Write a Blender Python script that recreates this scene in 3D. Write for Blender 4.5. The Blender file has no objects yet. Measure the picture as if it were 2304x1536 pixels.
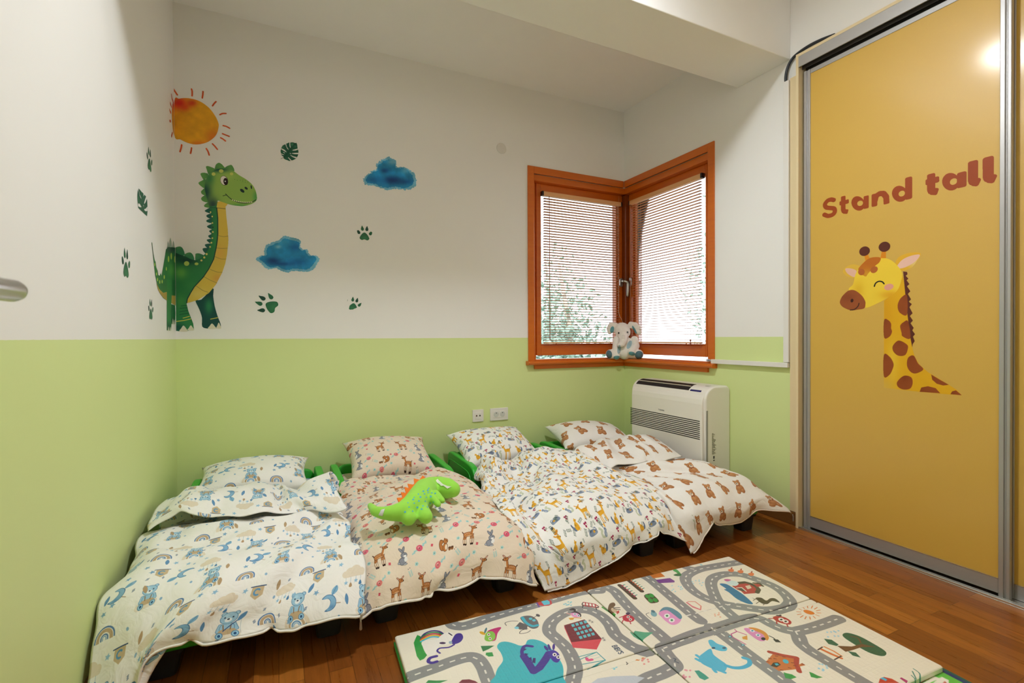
import bpy, bmesh, math, random
import numpy as np
from math import sin, cos, pi, radians, sqrt, atan2
from mathutils import Vector, Matrix
from mathutils.bvhtree import BVHTree

# ------------------------------------------------------------------ room measures (metres)
XL, YB, XR = -.4772, 3.0872, 2.4763          # left, back and right wall planes
YF = -1.25                                   # wall behind the camera
HC = 2.768                                   # ceiling of the part behind the beam
HTOP = 2.86                                  # ceiling of the main part
BY1, BY2, BZ = 1.7052, 2.0346, 2.475         # dropped beam
FL, YAW, PIT, ROL = 1098.5257, .449615, -.0077161, -.0040053

# ------------------------------------------------------------------ camera
SC = bpy.context.scene
COL = bpy.context.collection
_f = np.array([sin(YAW) * cos(PIT), cos(YAW) * cos(PIT), sin(PIT)])
_r = np.array([cos(YAW), -sin(YAW), 0.])
_u = np.cross(_r, _f)
_r, _u = _r * cos(ROL) + _u * sin(ROL), -_r * sin(ROL) + _u * cos(ROL)
CAM = np.array([0., 0., 1.])
cam = bpy.data.cameras.new('camera')
camo = bpy.data.objects.new('camera', cam)
COL.objects.link(camo)
cam.sensor_width = 36
cam.lens = FL / 2304 * 36
cam.clip_start = .02
camo.matrix_world = Matrix(((_r[0], _u[0], -_f[0], 0), (_r[1], _u[1], -_f[1], 0), (_r[2], _u[2], -_f[2], 1), (0, 0, 0, 1)))
cam.dof.use_dof = True
cam.dof.focus_distance = 2.6
cam.dof.aperture_fstop = 8
SC.camera = camo

# ------------------------------------------------------------------ world, lights, exposure
SC.view_settings.view_transform = 'Standard'
SC.view_settings.look = 'None'
SC.view_settings.gamma = 1
SC.view_settings.use_curve_mapping = False
SC.view_settings.exposure = 0.22
SC.cycles.max_bounces = 10
SC.cycles.diffuse_bounces = 6
SC.cycles.glossy_bounces = 4
SC.cycles.transmission_bounces = 8
SC.cycles.transparent_max_bounces = 12
SC.cycles.sample_clamp_indirect = 6
SC.cycles.caustics_reflective = False
SC.cycles.caustics_refractive = False
W = bpy.data.worlds.new('daylight')
SC.world = W
W.use_nodes = True
_bg = W.node_tree.nodes['Background']
_bg.inputs[0].default_value = (.90, .95, 1., 1)
_bg.inputs[1].default_value = 2.6


def lamp(name, kind, loc, energy, col, size, rot=None, shape=None):
    l = bpy.data.lights.new(name, kind)
    l.energy = energy
    l.color = col
    if kind == 'AREA':
        l.size = size
        if shape:
            l.shape = 'RECTANGLE'
            l.size_y = shape
    else:
        l.shadow_soft_size = size
    o = bpy.data.objects.new(name, l)
    o.location = loc
    if rot:
        o.rotation_euler = rot
    COL.objects.link(o)
    return o


LAMPS = [(.865, 1.405, 2.755), (-.16, 1.59, 2.72)]
lamp('ceiling_light', 'AREA', LAMPS[0], 28, (.90, .955, 1.), .17).data.shape = 'DISK'
lamp('ceiling_light', 'POINT', LAMPS[1], 5, (1., .96, .92), .02)
sun = lamp('sun_outside', 'SUN', (-3, -6, 8), 4., (1., .97, .92), .02, (radians(52), 0, radians(-32)))
lamp('fill_light', 'POINT', (1.3, -.5, 2.3), 10, (1., .90, .85), .14)  # fill lamp added out of view to brighten the upper room
for nm, loc, rot, sx, sy in (('window_portal', (2.08, YB + .16, 1.5), (-pi / 2, 0, 0), .8, 1.3), ('window_portal', (XR + .16, 2.72, 1.5), (0, pi / 2, 0), 1.3, .86)):
    o = lamp(nm, 'AREA', loc, 1, (1, 1, 1), sx, rot, sy)
    o.data.cycles.is_portal = True

# ------------------------------------------------------------------ photo point -> place helpers


def ray(x, y):
    return _f + _r * (x - 1152) / FL - _u * (y - 768) / FL


def PZ(x, y, z=0.):
    d = ray(x, y)
    return CAM + (z - 1) / d[2] * d


def PX(x, y, X):
    d = ray(x, y)
    return CAM + X / d[0] * d


def PY(x, y, Y):
    d = ray(x, y)
    return CAM + Y / d[1] * d


# ------------------------------------------------------------------ colours and materials
def lin(h):
    if isinstance(h, str):
        h = h.lstrip('#')
        c = [int(h[i:i + 2], 16) / 255 for i in (0, 2, 4)]
        return tuple(v / 12.92 if v <= .04045 else ((v + .055) / 1.055) ** 2.4 for v in c)
    return tuple(h)


def srgb(h):
    h = h.lstrip('#')
    return np.array([int(h[i:i + 2], 16) / 255 for i in (0, 2, 4)])


class NT:
    def __init__(s, name):
        s.m = bpy.data.materials.new(name)
        s.m.use_nodes = True
        s.t = s.m.node_tree
        s.b = s.t.nodes['Principled BSDF']

    def n(s, kind, **kw):
        nd = s.t.nodes.new(kind)
        for k, v in kw.items():
            if k.startswith('i_'):
                k = k[2:]
                nd.inputs[int(k) if k.isdigit() else k].default_value = v
            else:
                setattr(nd, k, v)
        return nd

    def l(s, a, b):
        s.t.links.new(a, b)

    def bump(s, h, strength, dist):
        b = s.n('ShaderNodeBump', i_Strength=strength, i_Distance=dist)
        s.l(h, b.inputs['Height'])
        s.l(b.outputs[0], s.b.inputs['Normal'])


def M(name, col, rough=.5, metal=0., bump=0., bscale=150., var=.06, vscale=6., sheen=0., coat=0., spec=.5, sss=0.):
    k = NT(name)
    c = lin(col)
    b = k.b.inputs
    b['Roughness'].default_value = rough
    b['Metallic'].default_value = metal
    b['Specular IOR Level'].default_value = spec
    if sheen:
        b['Sheen Weight'].default_value = sheen
        b['Sheen Roughness'].default_value = .5
    if coat:
        b['Coat Weight'].default_value = coat
        b['Coat Roughness'].default_value = .12
    tc = k.n('ShaderNodeTexCoord')
    nz = k.n('ShaderNodeTexNoise', i_Scale=vscale, i_Detail=4.)
    k.l(tc.outputs['Object'], nz.inputs['Vector'])
    mx = k.n('ShaderNodeMix', data_type='RGBA')
    mx.inputs[6].default_value = (*[v * (1 - var) for v in c], 1)
    mx.inputs[7].default_value = (*[min(1, v * (1 + var)) for v in c], 1)
    k.l(nz.outputs[0], mx.inputs[0])
    k.l(mx.outputs[2], b['Base Color'])
    if bump:
        nb = k.n('ShaderNodeTexNoise', i_Scale=bscale, i_Detail=3.)
        k.l(tc.outputs['Object'], nb.inputs['Vector'])
        k.bump(nb.outputs[0], bump, .002)
    return k.m


# ------------------------------------------------------------------ object helpers
def wloc(o):
    v = Vector((0, 0, 0))
    while o:
        v += o.location
        o = o.parent
    return v


def link(name, me, mat=None, parent=None, smooth=False, bev=0., sub=0, seg=2):
    o = bpy.data.objects.new(name, me)
    COL.objects.link(o)
    if mat:
        for m in (mat if isinstance(mat, (list, tuple)) else [mat]):
            me.materials.append(m)
    if smooth:
        me.polygons.foreach_set('use_smooth', [True] * len(me.polygons))
    if parent:
        o.parent = parent
    if bev:
        b = o.modifiers.new('edge', 'BEVEL')
        b.width = bev
        b.segments = seg
        b.limit_method = 'ANGLE'
        b.angle_limit = radians(35)
    if sub:
        s = o.modifiers.new('smooth', 'SUBSURF')
        s.levels = sub
        s.render_levels = sub
    return o


class MB:
    def __init__(s):
        s.v, s.f = [], []

    def add(s, v, f):
        k = len(s.v)
        s.v += [tuple(map(float, p)) for p in v]
        s.f += [tuple(int(i) + k for i in q) for q in f]
        return s

    def box(s, a, b):
        x0, y0, z0 = a
        x1, y1, z1 = b
        return s.add([(x0, y0, z0), (x1, y0, z0), (x1, y1, z0), (x0, y1, z0), (x0, y0, z1), (x1, y0, z1), (x1, y1, z1), (x0, y1, z1)],
                     [(0, 3, 2, 1), (4, 5, 6, 7), (0, 1, 5, 4), (1, 2, 6, 5), (2, 3, 7, 6), (3, 0, 4, 7)])

    def prism(s, poly, axis, d0, d1):
        """poly in the two other axes (in x,y,z order), extruded along axis"""
        n = len(poly)

        def pt(p, d):
            q = list(p)
            q.insert(axis, d)
            return q
        return s.add([pt(p, d0) for p in poly] + [pt(p, d1) for p in poly],
                     [tuple(range(n))[::-1], tuple(range(n, 2 * n))] + [(i, (i + 1) % n, n + (i + 1) % n, n + i) for i in range(n)])

    def tube(s, pts, r, n=10, cap=True):
        pts = [Vector(p) for p in pts]
        rs = r if isinstance(r, (list, tuple)) else [r] * len(pts)
        vs, fs = [], []
        up = None
        for i, p in enumerate(pts):
            t = (pts[min(i + 1, len(pts) - 1)] - pts[max(i - 1, 0)])
            t = t.normalized() if t.length else Vector((0, 0, 1))
            if up is None:
                up = t.orthogonal().normalized()
            up = (up - t * up.dot(t)).normalized()
            w = t.cross(up)
            for k in range(n):
                a = 2 * pi * k / n
                vs.append(p + (up * cos(a) + w * sin(a)) * rs[i])
        for i in range(len(pts) - 1):
            for k in range(n):
                fs.append((i * n + k, i * n + (k + 1) % n, (i + 1) * n + (k + 1) % n, (i + 1) * n + k))
        if cap:
            fs.append(tuple(range(n))[::-1])
            fs.append(tuple(range((len(pts) - 1) * n, len(pts) * n)))
        return s.add(vs, fs)

    def ball(s, c, r, n=16, m=10, rot=None):
        r = r if isinstance(r, (list, tuple)) else (r, r, r)
        vs = [(0, 0, 1)]
        for i in range(1, m):
            th = pi * i / m
            vs += [(sin(th) * cos(2 * pi * k / n), sin(th) * sin(2 * pi * k / n), cos(th)) for k in range(n)]
        vs.append((0, 0, -1))
        fs = [(0, 1 + k, 1 + (k + 1) % n) for k in range(n)]
        for i in range(m - 2):
            for k in range(n):
                fs.append((1 + i * n + k, 1 + (i + 1) * n + k, 1 + (i + 1) * n + (k + 1) % n, 1 + i * n + (k + 1) % n))
        e = 1 + (m - 2) * n
        fs += [(e + k, len(vs) - 1, e + (k + 1) % n) for k in range(n)]
        R = rot.to_matrix() if rot is not None else Matrix.Identity(3)
        return s.add([Vector(c) + R @ Vector((v[0] * r[0], v[1] * r[1], v[2] * r[2])) for v in vs], fs)

    def lathe(s, prof, c, axis=2, n=28):
        """prof: (radius, height) pairs along axis"""
        vs, fs = [], []
        for r, h in prof:
            for k in range(n):
                a = 2 * pi * k / n
                p = [r * cos(a), r * sin(a)]
                p.insert(axis, h)
                vs.append(Vector(c) + Vector(p))
        for i in range(len(prof) - 1):
            for k in range(n):
                fs.append((i * n + k, i * n + (k + 1) % n, (i + 1) * n + (k + 1) % n, (i + 1) * n + k))
        fs.append(tuple(range(n)))
        fs.append(tuple(range((len(prof) - 1) * n, len(prof) * n)))
        return s.add(vs, fs)

    def mesh(s, name='mesh', off=None):
        me = bpy.data.meshes.new(name)
        v = s.v if off is None else [(p[0] - off[0], p[1] - off[1], p[2] - off[2]) for p in s.v]
        me.from_pydata(v, [], s.f)
        me.update()
        bm = bmesh.new()
        bm.from_mesh(me)
        bmesh.ops.recalc_face_normals(bm, faces=bm.faces)
        bm.to_mesh(me)
        bm.free()
        return me

    def build(s, name, mat, parent=None, **kw):
        return link(name, s.mesh(name, wloc(parent) if parent else None), mat, parent, **kw)


def tag(o, label=None, cat=None, group=None, kind=None):
    if label:
        o['label'] = label
    if cat:
        o['category'] = cat
    if group:
        o['group'] = group
    if kind:
        o['kind'] = kind
    return o


def thing(name, label, cat, loc=(0, 0, 0), group=None):
    o = bpy.data.objects.new(name, None)
    o.empty_display_size = .05
    COL.objects.link(o)
    o.location = loc
    return tag(o, label, cat, group)


def struct(name, mb, mat, label=None, **kw):
    o = mb.build(name, mat, **kw)
    return tag(o, label, kind='structure')


def box(a, b):
    return MB().box(a, b)


def rrect(x0, y0, x1, y1, r, n=5):
    p = []
    for cx, cy, a0 in ((x1 - r, y1 - r, 0), (x0 + r, y1 - r, 90), (x0 + r, y0 + r, 180), (x1 - r, y0 + r, 270)):
        for i in range(n + 1):
            a = radians(a0 + 90 * i / n)
            p.append((cx + r * cos(a), cy + r * sin(a)))
    return p


def blob(parts, voxel=.006, smooth=6):
    """one continuous skin over swept balls: parts = (p0, r0, p1, r1)"""
    mb = MB()
    for p0, r0, p1, r1 in parts:
        p0, p1 = Vector(p0), Vector(p1)
        n = max(1, int((p1 - p0).length / (min(r0, r1) * .35)))
        for i in range(n + 1):
            t = i / n
            mb.ball(p0.lerp(p1, t), r0 + (r1 - r0) * t, 16, 10)
    me = mb.mesh()
    o = bpy.data.objects.new('tmp', me)
    COL.objects.link(o)
    m = o.modifiers.new('r', 'REMESH')
    m.mode = 'VOXEL'
    m.voxel_size = voxel
    m = o.modifiers.new('s', 'SMOOTH')
    m.iterations = smooth
    m.factor = .5
    dg = bpy.context.evaluated_depsgraph_get()
    out = bpy.data.meshes.new_from_object(o.evaluated_get(dg))
    bpy.data.objects.remove(o)
    return out


# ------------------------------------------------------------------ printed artwork, drawn in code
def cr(pts, n=6, closed=True):
    """smooth curve through points"""
    P = [np.array(p, float) for p in pts]
    k = len(P)
    out = []
    for i in range(k if closed else k - 1):
        p0, p1, p2, p3 = (P[(i + d) % k] if closed else P[min(max(i + d, 0), k - 1)] for d in (-1, 0, 1, 2))
        for j in range(n):
            t = j / n
            out.append(.5 * (2 * p1 + (p2 - p0) * t + (2 * p0 - 5 * p1 + 4 * p2 - p3) * t * t + (3 * p1 - p0 - 3 * p2 + p3) * t ** 3))
    if not closed:
        out.append(P[-1])
    return out


def oval(cx, cy, rx, ry, rot=0, n=26):
    c, s_ = cos(radians(rot)), sin(radians(rot))
    return [(cx + rx * cos(2 * pi * i / n) * c - ry * sin(2 * pi * i / n) * s_, cy + rx * cos(2 * pi * i / n) * s_ + ry * sin(2 * pi * i / n) * c) for i in range(n)]


class Cv:
    def __init__(s, x0, y0, x1, y1, res, bg=None, wrap=False, ss=2):
        s.x0, s.y0, s.x1, s.y1, s.res, s.wrap, s.ss = x0, y0, x1, y1, res, wrap, ss
        s.W, s.H = int(round((x1 - x0) * res)), int(round((y1 - y0) * res))
        s.im = np.zeros((s.H, s.W, 4), np.float32)
        if bg:
            s.im[..., :3] = srgb(bg)
            s.im[..., 3] = 1
        s.opaque = bg is not None
        s.tf = None
        s.sc = 1.
        s.last = None

    def at(s, x, y, sc=1., rot=0., flip=1):
        c, n = cos(radians(rot)), sin(radians(rot))
        s.tf = lambda p: (x + sc * (c * p[0] * flip - n * p[1]), y + sc * (n * p[0] * flip + c * p[1]))
        s.sc = sc
        return s

    def px(s, pts):
        q = np.array([s.tf(p) if s.tf else p for p in pts], float)
        return np.stack([(q[:, 0] - s.x0) * s.res, (q[:, 1] - s.y0) * s.res], 1)

    def bb(s, q, m):
        a = np.floor(q.min(0) - m).astype(int)
        b = np.ceil(q.max(0) + m).astype(int) + 1
        if not s.wrap:
            a = np.maximum(a, 0)
            b = np.minimum(b, [s.W, s.H])
        return a[0], a[1], b[0], b[1]

    def blend(s, bbx, mask, col, a=1., keep=True):
        x0, y0, x1, y1 = bbx
        if x1 <= x0 or y1 <= y0:
            return
        if keep:
            s.last = (bbx, mask)
        ix = np.ix_(np.arange(y0, y1) % s.H, np.arange(x0, x1) % s.W)
        m = (mask * a)[..., None].astype(np.float32)
        t = s.im[ix]
        if col is None:
            t[..., 3] *= 1 - m[..., 0]
        else:
            c = srgb(col) if isinstance(col, str) else np.array(col)
            t[..., :3] = t[..., :3] * (1 - m) + c * m if s.opaque else np.where(t[..., 3:] > .02, t[..., :3] * (1 - m) + c * m, c)
            t[..., 3] = np.maximum(t[..., 3], m[..., 0])
        s.im[ix] = t

    def poly(s, pts, col, a=1.):
        q = s.px(pts)
        x0, y0, x1, y1 = bbx = s.bb(q, 1)
        w, h = x1 - x0, y1 - y0
        if w <= 0 or h <= 0:
            return s
        k = s.ss
        gx = x0 + (np.arange(w * k) + .5) / k
        gy = y0 + (np.arange(h * k) + .5) / k
        ins = np.zeros((h * k, w * k), bool)
        for (ax, ay), (bx, by) in zip(q, np.roll(q, -1, 0)):
            if ay == by:
                continue
            r = (gy > min(ay, by)) & (gy <= max(ay, by))
            if r.any():
                xs = ax + (gy[r] - ay) * (bx - ax) / (by - ay)
                ins[r] ^= gx[None] < xs[:, None]
        s.blend(bbx, ins.reshape(h, k, w, k).mean((1, 3)), col, a)
        return s

    def ell(s, cx, cy, rx, ry, col, rot=0, a=1.):
        return s.poly(oval(cx, cy, rx, ry, rot), col, a)

    def line(s, pts, w, col, a=1., r=None):
        """stroke; r = corner radius of blunt ends (None: round ends)"""
        q = s.px(pts)
        hw = w * s.sc * s.res / 2
        x0, y0, x1, y1 = bbx = s.bb(q, hw + 2)
        if x1 <= x0 or y1 <= y0:
            return s
        X, Y = np.meshgrid(np.arange(x0, x1) + .5, np.arange(y0, y1) + .5)
        D = np.full(X.shape, 1e9)
        rr = hw if r is None else r * s.sc * s.res
        for (ax, ay), (bx, by) in zip(q[:-1], q[1:]):
            L = math.hypot(bx - ax, by - ay)
            if L < 1e-9:
                continue
            ux, uy = (bx - ax) / L, (by - ay) / L
            t = (X - ax) * ux + (Y - ay) * uy
            d = np.abs(-(X - ax) * uy + (Y - ay) * ux)
            dx = np.maximum(np.maximum(-t, t - L), 0) if r is None else np.maximum(np.maximum(-t + rr - hw * .4, t - L + rr - hw * .4), 0)
            dy = np.maximum(d - (hw - rr), 0)
            D = np.minimum(D, np.hypot(dx, dy))
        s.blend(bbx, np.clip(rr - D + .5, 0, 1), col, a)
        return s

    def air(s, x, y, rx, ry, col, a=.6):
        """soft brush kept inside the last shape"""
        if not s.last:
            return s
        (x0, y0, x1, y1), mask = s.last
        c = s.px([(x, y), (x + rx, y), (x, y + ry)])
        e1 = np.hypot(*(c[1] - c[0])) + 1e-6
        e2 = np.hypot(*(c[2] - c[0])) + 1e-6
        u1, u2 = (c[1] - c[0]) / e1, (c[2] - c[0]) / e2
        X, Y = np.meshgrid(np.arange(x0, x1) + .5 - c[0][0], np.arange(y0, y1) + .5 - c[0][1])
        det = u1[0] * u2[1] - u1[1] * u2[0]
        p = (X * u2[1] - Y * u2[0]) / det / e1
        t = (-X * u1[1] + Y * u1[0]) / det / e2
        s.blend((x0, y0, x1, y1), mask * np.exp(-(p * p + t * t) * 1.6), col, a, False)
        return s

    def wash(s, amt, scale, seed=0):
        """uneven watercolour pigment"""
        rg = np.random.RandomState(seed)
        n = np.zeros((s.H, s.W))
        for o in range(4):
            k = max(2, int(scale * s.W * 2 ** o / s.res))
            l = max(2, int(scale * s.H * 2 ** o / s.res))
            g = rg.rand(l + 2, k + 2)
            yy, xx = np.linspace(0, l, s.H), np.linspace(0, k, s.W)
            yi, xi = yy.astype(int), xx.astype(int)
            fy, fx = (yy - yi)[:, None], (xx - xi)[None]
            fy, fx = fy * fy * (3 - 2 * fy), fx * fx * (3 - 2 * fx)
            n += (g[np.ix_(yi, xi)] * (1 - fy) * (1 - fx) + g[np.ix_(yi, xi + 1)] * (1 - fy) * fx + g[np.ix_(yi + 1, xi)] * fy * (1 - fx) + g[np.ix_(yi + 1, xi + 1)] * fy * fx - .5) / 2 ** o
        s.im[..., :3] = np.clip(s.im[..., :3] * (1 + amt * n[..., None]), 0, 1)
        return s

    def image(s, name):
        im = bpy.data.images.new(name, s.W, s.H, alpha=True)
        im.colorspace_settings.name = 'sRGB'
        px = np.ones((s.H, s.W, 4), np.float32)
        px[..., :3] = s.im[..., :3]
        im.pixels.foreach_set(np.ascontiguousarray(px).ravel())
        im.update()
        return im


def print_mat(name, cv, rough=.6, bump=None, sheen=0., crease=0., spec=.5, coat=0.):
    k = NT(name)
    uv = k.n('ShaderNodeUVMap')
    t = k.n('ShaderNodeTexImage', image=cv.image(name))
    t.extension = 'REPEAT' if cv.wrap else 'EXTEND'
    k.l(uv.outputs[0], t.inputs[0])
    tc = k.n('ShaderNodeTexCoord')
    nz = k.n('ShaderNodeTexNoise', i_Scale=9., i_Detail=3.)
    k.l(tc.outputs['Object'], nz.inputs['Vector'])
    hs = k.n('ShaderNodeHueSaturation')
    mr = k.n('ShaderNodeMapRange', i_3=.97, i_4=1.03)
    k.l(nz.outputs[0], mr.inputs[0])
    k.l(mr.outputs[0], hs.inputs['Value'])
    k.l(t.outputs[0], hs.inputs['Color'])
    k.l(hs.outputs[0], k.b.inputs['Base Color'])
    k.b.inputs['Roughness'].default_value = rough
    k.b.inputs['Specular IOR Level'].default_value = spec
    k.b.inputs['Sheen Weight'].default_value = sheen
    if coat:
        k.b.inputs['Coat Weight'].default_value = coat
        k.b.inputs['Coat Roughness'].default_value = .2
    if bump:
        sc, st, ds = bump
        nb = k.n('ShaderNodeTexNoise', i_Scale=sc, i_Detail=5., i_Roughness=.6)
        k.l(tc.outputs['Object'], nb.inputs['Vector'])
        b1 = k.n('ShaderNodeBump', i_Strength=st, i_Distance=ds)
        k.l(nb.outputs[0], b1.inputs['Height'])
        out = b1
        if crease:
            n2 = k.n('ShaderNodeTexNoise', i_Scale=11., i_Detail=3., i_Distortion=1.6)
            k.l(tc.outputs['Object'], n2.inputs['Vector'])
            ab = k.n('ShaderNodeMath', operation='SUBTRACT', i_1=.5)
            k.l(n2.outputs[0], ab.inputs[0])
            a2 = k.n('ShaderNodeMath', operation='ABSOLUTE')
            k.l(ab.outputs[0], a2.inputs[0])
            out = k.n('ShaderNodeBump', i_Strength=.5, i_Distance=crease)
            k.l(a2.outputs[0], out.inputs['Height'])
            k.l(b1.outputs[0], out.inputs['Normal'])
        k.l(out.outputs[0], k.b.inputs['Normal'])
    return k


def sticker(name, pieces, label, group='vinyl wall stickers', parent=None, cat='sticker', rough=.5, part=None):
    """pieces: (canvas, place) with place(x, y) -> world point; the film is cut to the artwork's outline"""
    vs, fs, uvs, ms, mi = [], [], [], [], []
    for k, (cv, place) in enumerate(pieces):
        ms.append(print_mat(name + '_film', cv, rough, spec=.3).m)
        A = cv.im[..., 3] > .45
        for r in range(cv.H):
            row = A[r].astype(np.int8)
            d = np.diff(np.concatenate([[0], row, [0]]))
            for a, b in zip(np.where(d == 1)[0], np.where(d == -1)[0]):
                n = len(vs)
                for (c, q) in ((a, r), (b, r), (b, r + 1), (a, r + 1)):
                    vs.append(tuple(place(cv.x0 + c / cv.res, cv.y0 + q / cv.res)))
                    uvs.append((c / cv.W, q / cv.H))
                fs.append((n, n + 1, n + 2, n + 3))
                mi.append(k)
    off = wloc(parent) if parent else Vector((0, 0, 0))
    me = bpy.data.meshes.new(name)
    me.from_pydata([(v[0] - off[0], v[1] - off[1], v[2] - off[2]) for v in vs], [], fs)
    uvl = me.uv_layers.new(name='UVMap')
    uvl.data.foreach_set('uv', np.array(uvs, np.float32).ravel())
    me.update()
    o = link(name, me, ms, parent)
    me.polygons.foreach_set('material_index', mi)
    if not parent:
        tag(o, label, cat, group)
    return o


# ------------------------------------------------------------------ room shell
def wall_paint(name):
    k = NT(name)
    tc = k.n('ShaderNodeTexCoord')
    sp = k.n('ShaderNodeSeparateXYZ')
    k.l(tc.outputs['Object'], sp.inputs[0])
    nz = k.n('ShaderNodeTexNoise', i_Scale=40., i_Detail=2.)
    k.l(tc.outputs['Object'], nz.inputs['Vector'])
    md = k.n('ShaderNodeMath', operation='MULTIPLY_ADD')
    k.l(nz.outputs[0], md.inputs[0])
    md.inputs[1].default_value = .002
    k.l(sp.outputs[2], md.inputs[2])
    gt = k.n('ShaderNodeMath', operation='GREATER_THAN', i_1=1.0005)
    k.l(md.outputs[0], gt.inputs[0])
    n2 = k.n('ShaderNodeTexNoise', i_Scale=1.6, i_Detail=3.)
    k.l(tc.outputs['Object'], n2.inputs['Vector'])
    mr = k.n('ShaderNodeMapRange', i_3=.97, i_4=1.02)
    k.l(n2.outputs[0], mr.inputs[0])
    mx = k.n('ShaderNodeMix', data_type='RGBA')
    mx.inputs[6].default_value = (*lin('#d6e49e'), 1)
    mx.inputs[7].default_value = (*lin('#edebe8'), 1)
    k.l(gt.outputs[0], mx.inputs[0])
    hs = k.n('ShaderNodeHueSaturation')
    k.l(mx.outputs[2], hs.inputs['Color'])
    k.l(mr.outputs[0], hs.inputs['Value'])
    k.l(hs.outputs[0], k.b.inputs['Base Color'])
    k.b.inputs['Roughness'].default_value = .55
    k.b.inputs['Specular IOR Level'].default_value = .3
    nb = k.n('ShaderNodeTexNoise', i_Scale=260., i_Detail=3.)
    k.l(tc.outputs['Object'], nb.inputs['Vector'])
    k.bump(nb.outputs[0], .12, .001)
    return k.m


def parquet():
    k = NT('oak_parquet')
    tc = k.n('ShaderNodeTexCoord')
    mp = k.n('ShaderNodeMapping')
    mp.inputs['Rotation'].default_value = (0, 0, radians(90))
    k.l(tc.outputs['Object'], mp.inputs[0])
    br = k.n('ShaderNodeTexBrick', i_Scale=1., offset=.37, offset_frequency=2, squash=1.)
    br.inputs['Brick Width'].default_value = .46
    br.inputs['Row Height'].default_value = .068
    br.inputs['Mortar Size'].default_value = .0007
    br.inputs['Mortar Smooth'].default_value = .3
    br.inputs['Color1'].default_value = (0, 0, 0, 1)
    br.inputs['Color2'].default_value = (1, 1, 1, 1)
    br.inputs['Mortar'].default_value = (.3, .3, .3, 1)
    k.l(mp.outputs[0], br.inputs['Vector'])
    cr_ = k.n('ShaderNodeValToRGB')
    e = cr_.color_ramp.elements
    e[0].color = (*lin('#83481a'), 1)
    e[1].color = (*lin('#b06c2a'), 1)
    m_ = e.new(.5)
    m_.color = (*lin('#99571f'), 1)
    k.l(br.outputs['Color'], cr_.inputs[0])
    st = k.n('ShaderNodeMapping')
    st.inputs['Scale'].default_value = (26, 1.6, 1)
    k.l(tc.outputs['Object'], st.inputs[0])
    off = k.n('ShaderNodeVectorMath', operation='MULTIPLY_ADD')
    k.l(br.outputs['Color'], off.inputs[0])
    off.inputs[1].default_value = (7, 31, 3)
    k.l(st.outputs[0], off.inputs[2])
    gr = k.n('ShaderNodeTexNoise', i_Scale=2.6, i_Detail=7., i_Roughness=.65, i_Distortion=.8)
    k.l(off.outputs[0], gr.inputs['Vector'])
    rp = k.n('ShaderNodeMapRange', i_1=.3, i_2=.75, i_3=.66, i_4=1.12)
    k.l(gr.outputs[0], rp.inputs[0])
    mx = k.n('ShaderNodeMix', data_type='RGBA', blend_type='MULTIPLY')
    mx.inputs[0].default_value = 1
    k.l(cr_.outputs[0], mx.inputs[6])
    k.l(rp.outputs[0], mx.inputs[7])
    mo = k.n('ShaderNodeMix', data_type='RGBA')
    k.l(br.outputs['Fac'], mo.inputs[0])
    k.l(mx.outputs[2], mo.inputs[6])
    mo.inputs[7].default_value = (*lin('#43240f'), 1)
    k.l(mo.outputs[2], k.b.inputs['Base Color'])
    r2 = k.n('ShaderNodeMapRange', i_3=.22, i_4=.36)
    k.l(gr.outputs[0], r2.inputs[0])
    k.l(r2.outputs[0], k.b.inputs['Roughness'])
    k.b.inputs['Specular IOR Level'].default_value = .5
    k.bump(br.outputs['Fac'], -.25, .001)
    return k.m


def wood(name, a, b, scale=(3, 3, 40), rough=.35, coat=.25):
    k = NT(name)
    tc = k.n('ShaderNodeTexCoord')
    mp = k.n('ShaderNodeMapping')
    mp.inputs['Scale'].default_value = scale
    k.l(tc.outputs['Object'], mp.inputs[0])
    nz = k.n('ShaderNodeTexNoise', i_Scale=1.6, i_Detail=6., i_Distortion=.6)
    k.l(mp.outputs[0], nz.inputs['Vector'])
    mx = k.n('ShaderNodeMix', data_type='RGBA')
    mx.inputs[6].default_value = (*lin(a), 1)
    mx.inputs[7].default_value = (*lin(b), 1)
    k.l(nz.outputs[0], mx.inputs[0])
    k.l(mx.outputs[2], k.b.inputs['Base Color'])
    k.b.inputs['Roughness'].default_value = rough
    k.b.inputs['Coat Weight'].default_value = coat
    k.b.inputs['Coat Roughness'].default_value = .2
    return k.m


PAINT = wall_paint('two_tone_wall_paint')
WHITE = M('ceiling_white', '#f2f0ee', .7, var=.02, bump=.08, bscale=220)
OAK = parquet()
ORANGE = wood('orange_stained_pine', '#c25a0a', '#d46f14', (3, 3, 30))
PVC = M('white_pvc', '#e6e3de', .4, var=.02)
BASEW = wood('brown_skirting', '#6a4420', '#7d5428', (3, 3, 30), .35)
T = .2
WL, WR_, WB_, WT_ = 1.667, 2.254, .83, 2.175   # window opening: left edge on the back wall, near edge on the right wall, sill, head
struct('floor', box((XL - T, YF - T, -.1), (XR + .75, YB + T, 0)), OAK)
struct('ceiling', MB().box((XL - T, BY2 - .03, HC), (XR + .75, YB + T, HC + .2)).box((XL - T, YF - T, HTOP), (XR + .75, BY2 - .03, HTOP + .12)), WHITE)
wb = MB().box((XL - T, YB, 0), (WL, YB + T, HC))
wb.box((WL, YB, 0), (XR + T, YB + T, WB_)).box((WL, YB, WT_), (XR + T, YB + T, HC))
struct('wall_back', wb, PAINT)
wr = MB().box((XR, 1.652, 0), (XR + T, WR_, HTOP)).box((XR, WR_, 0), (XR + T, YB, WB_)).box((XR, WR_, WT_), (XR + T, YB, HC))
wr.box((XR, YF, 2.462), (XR + T, 1.652, HTOP)).box((XR, YF, 0), (XR + T, -.22, 2.462))
struct('wall_right', wr, PAINT)
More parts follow.
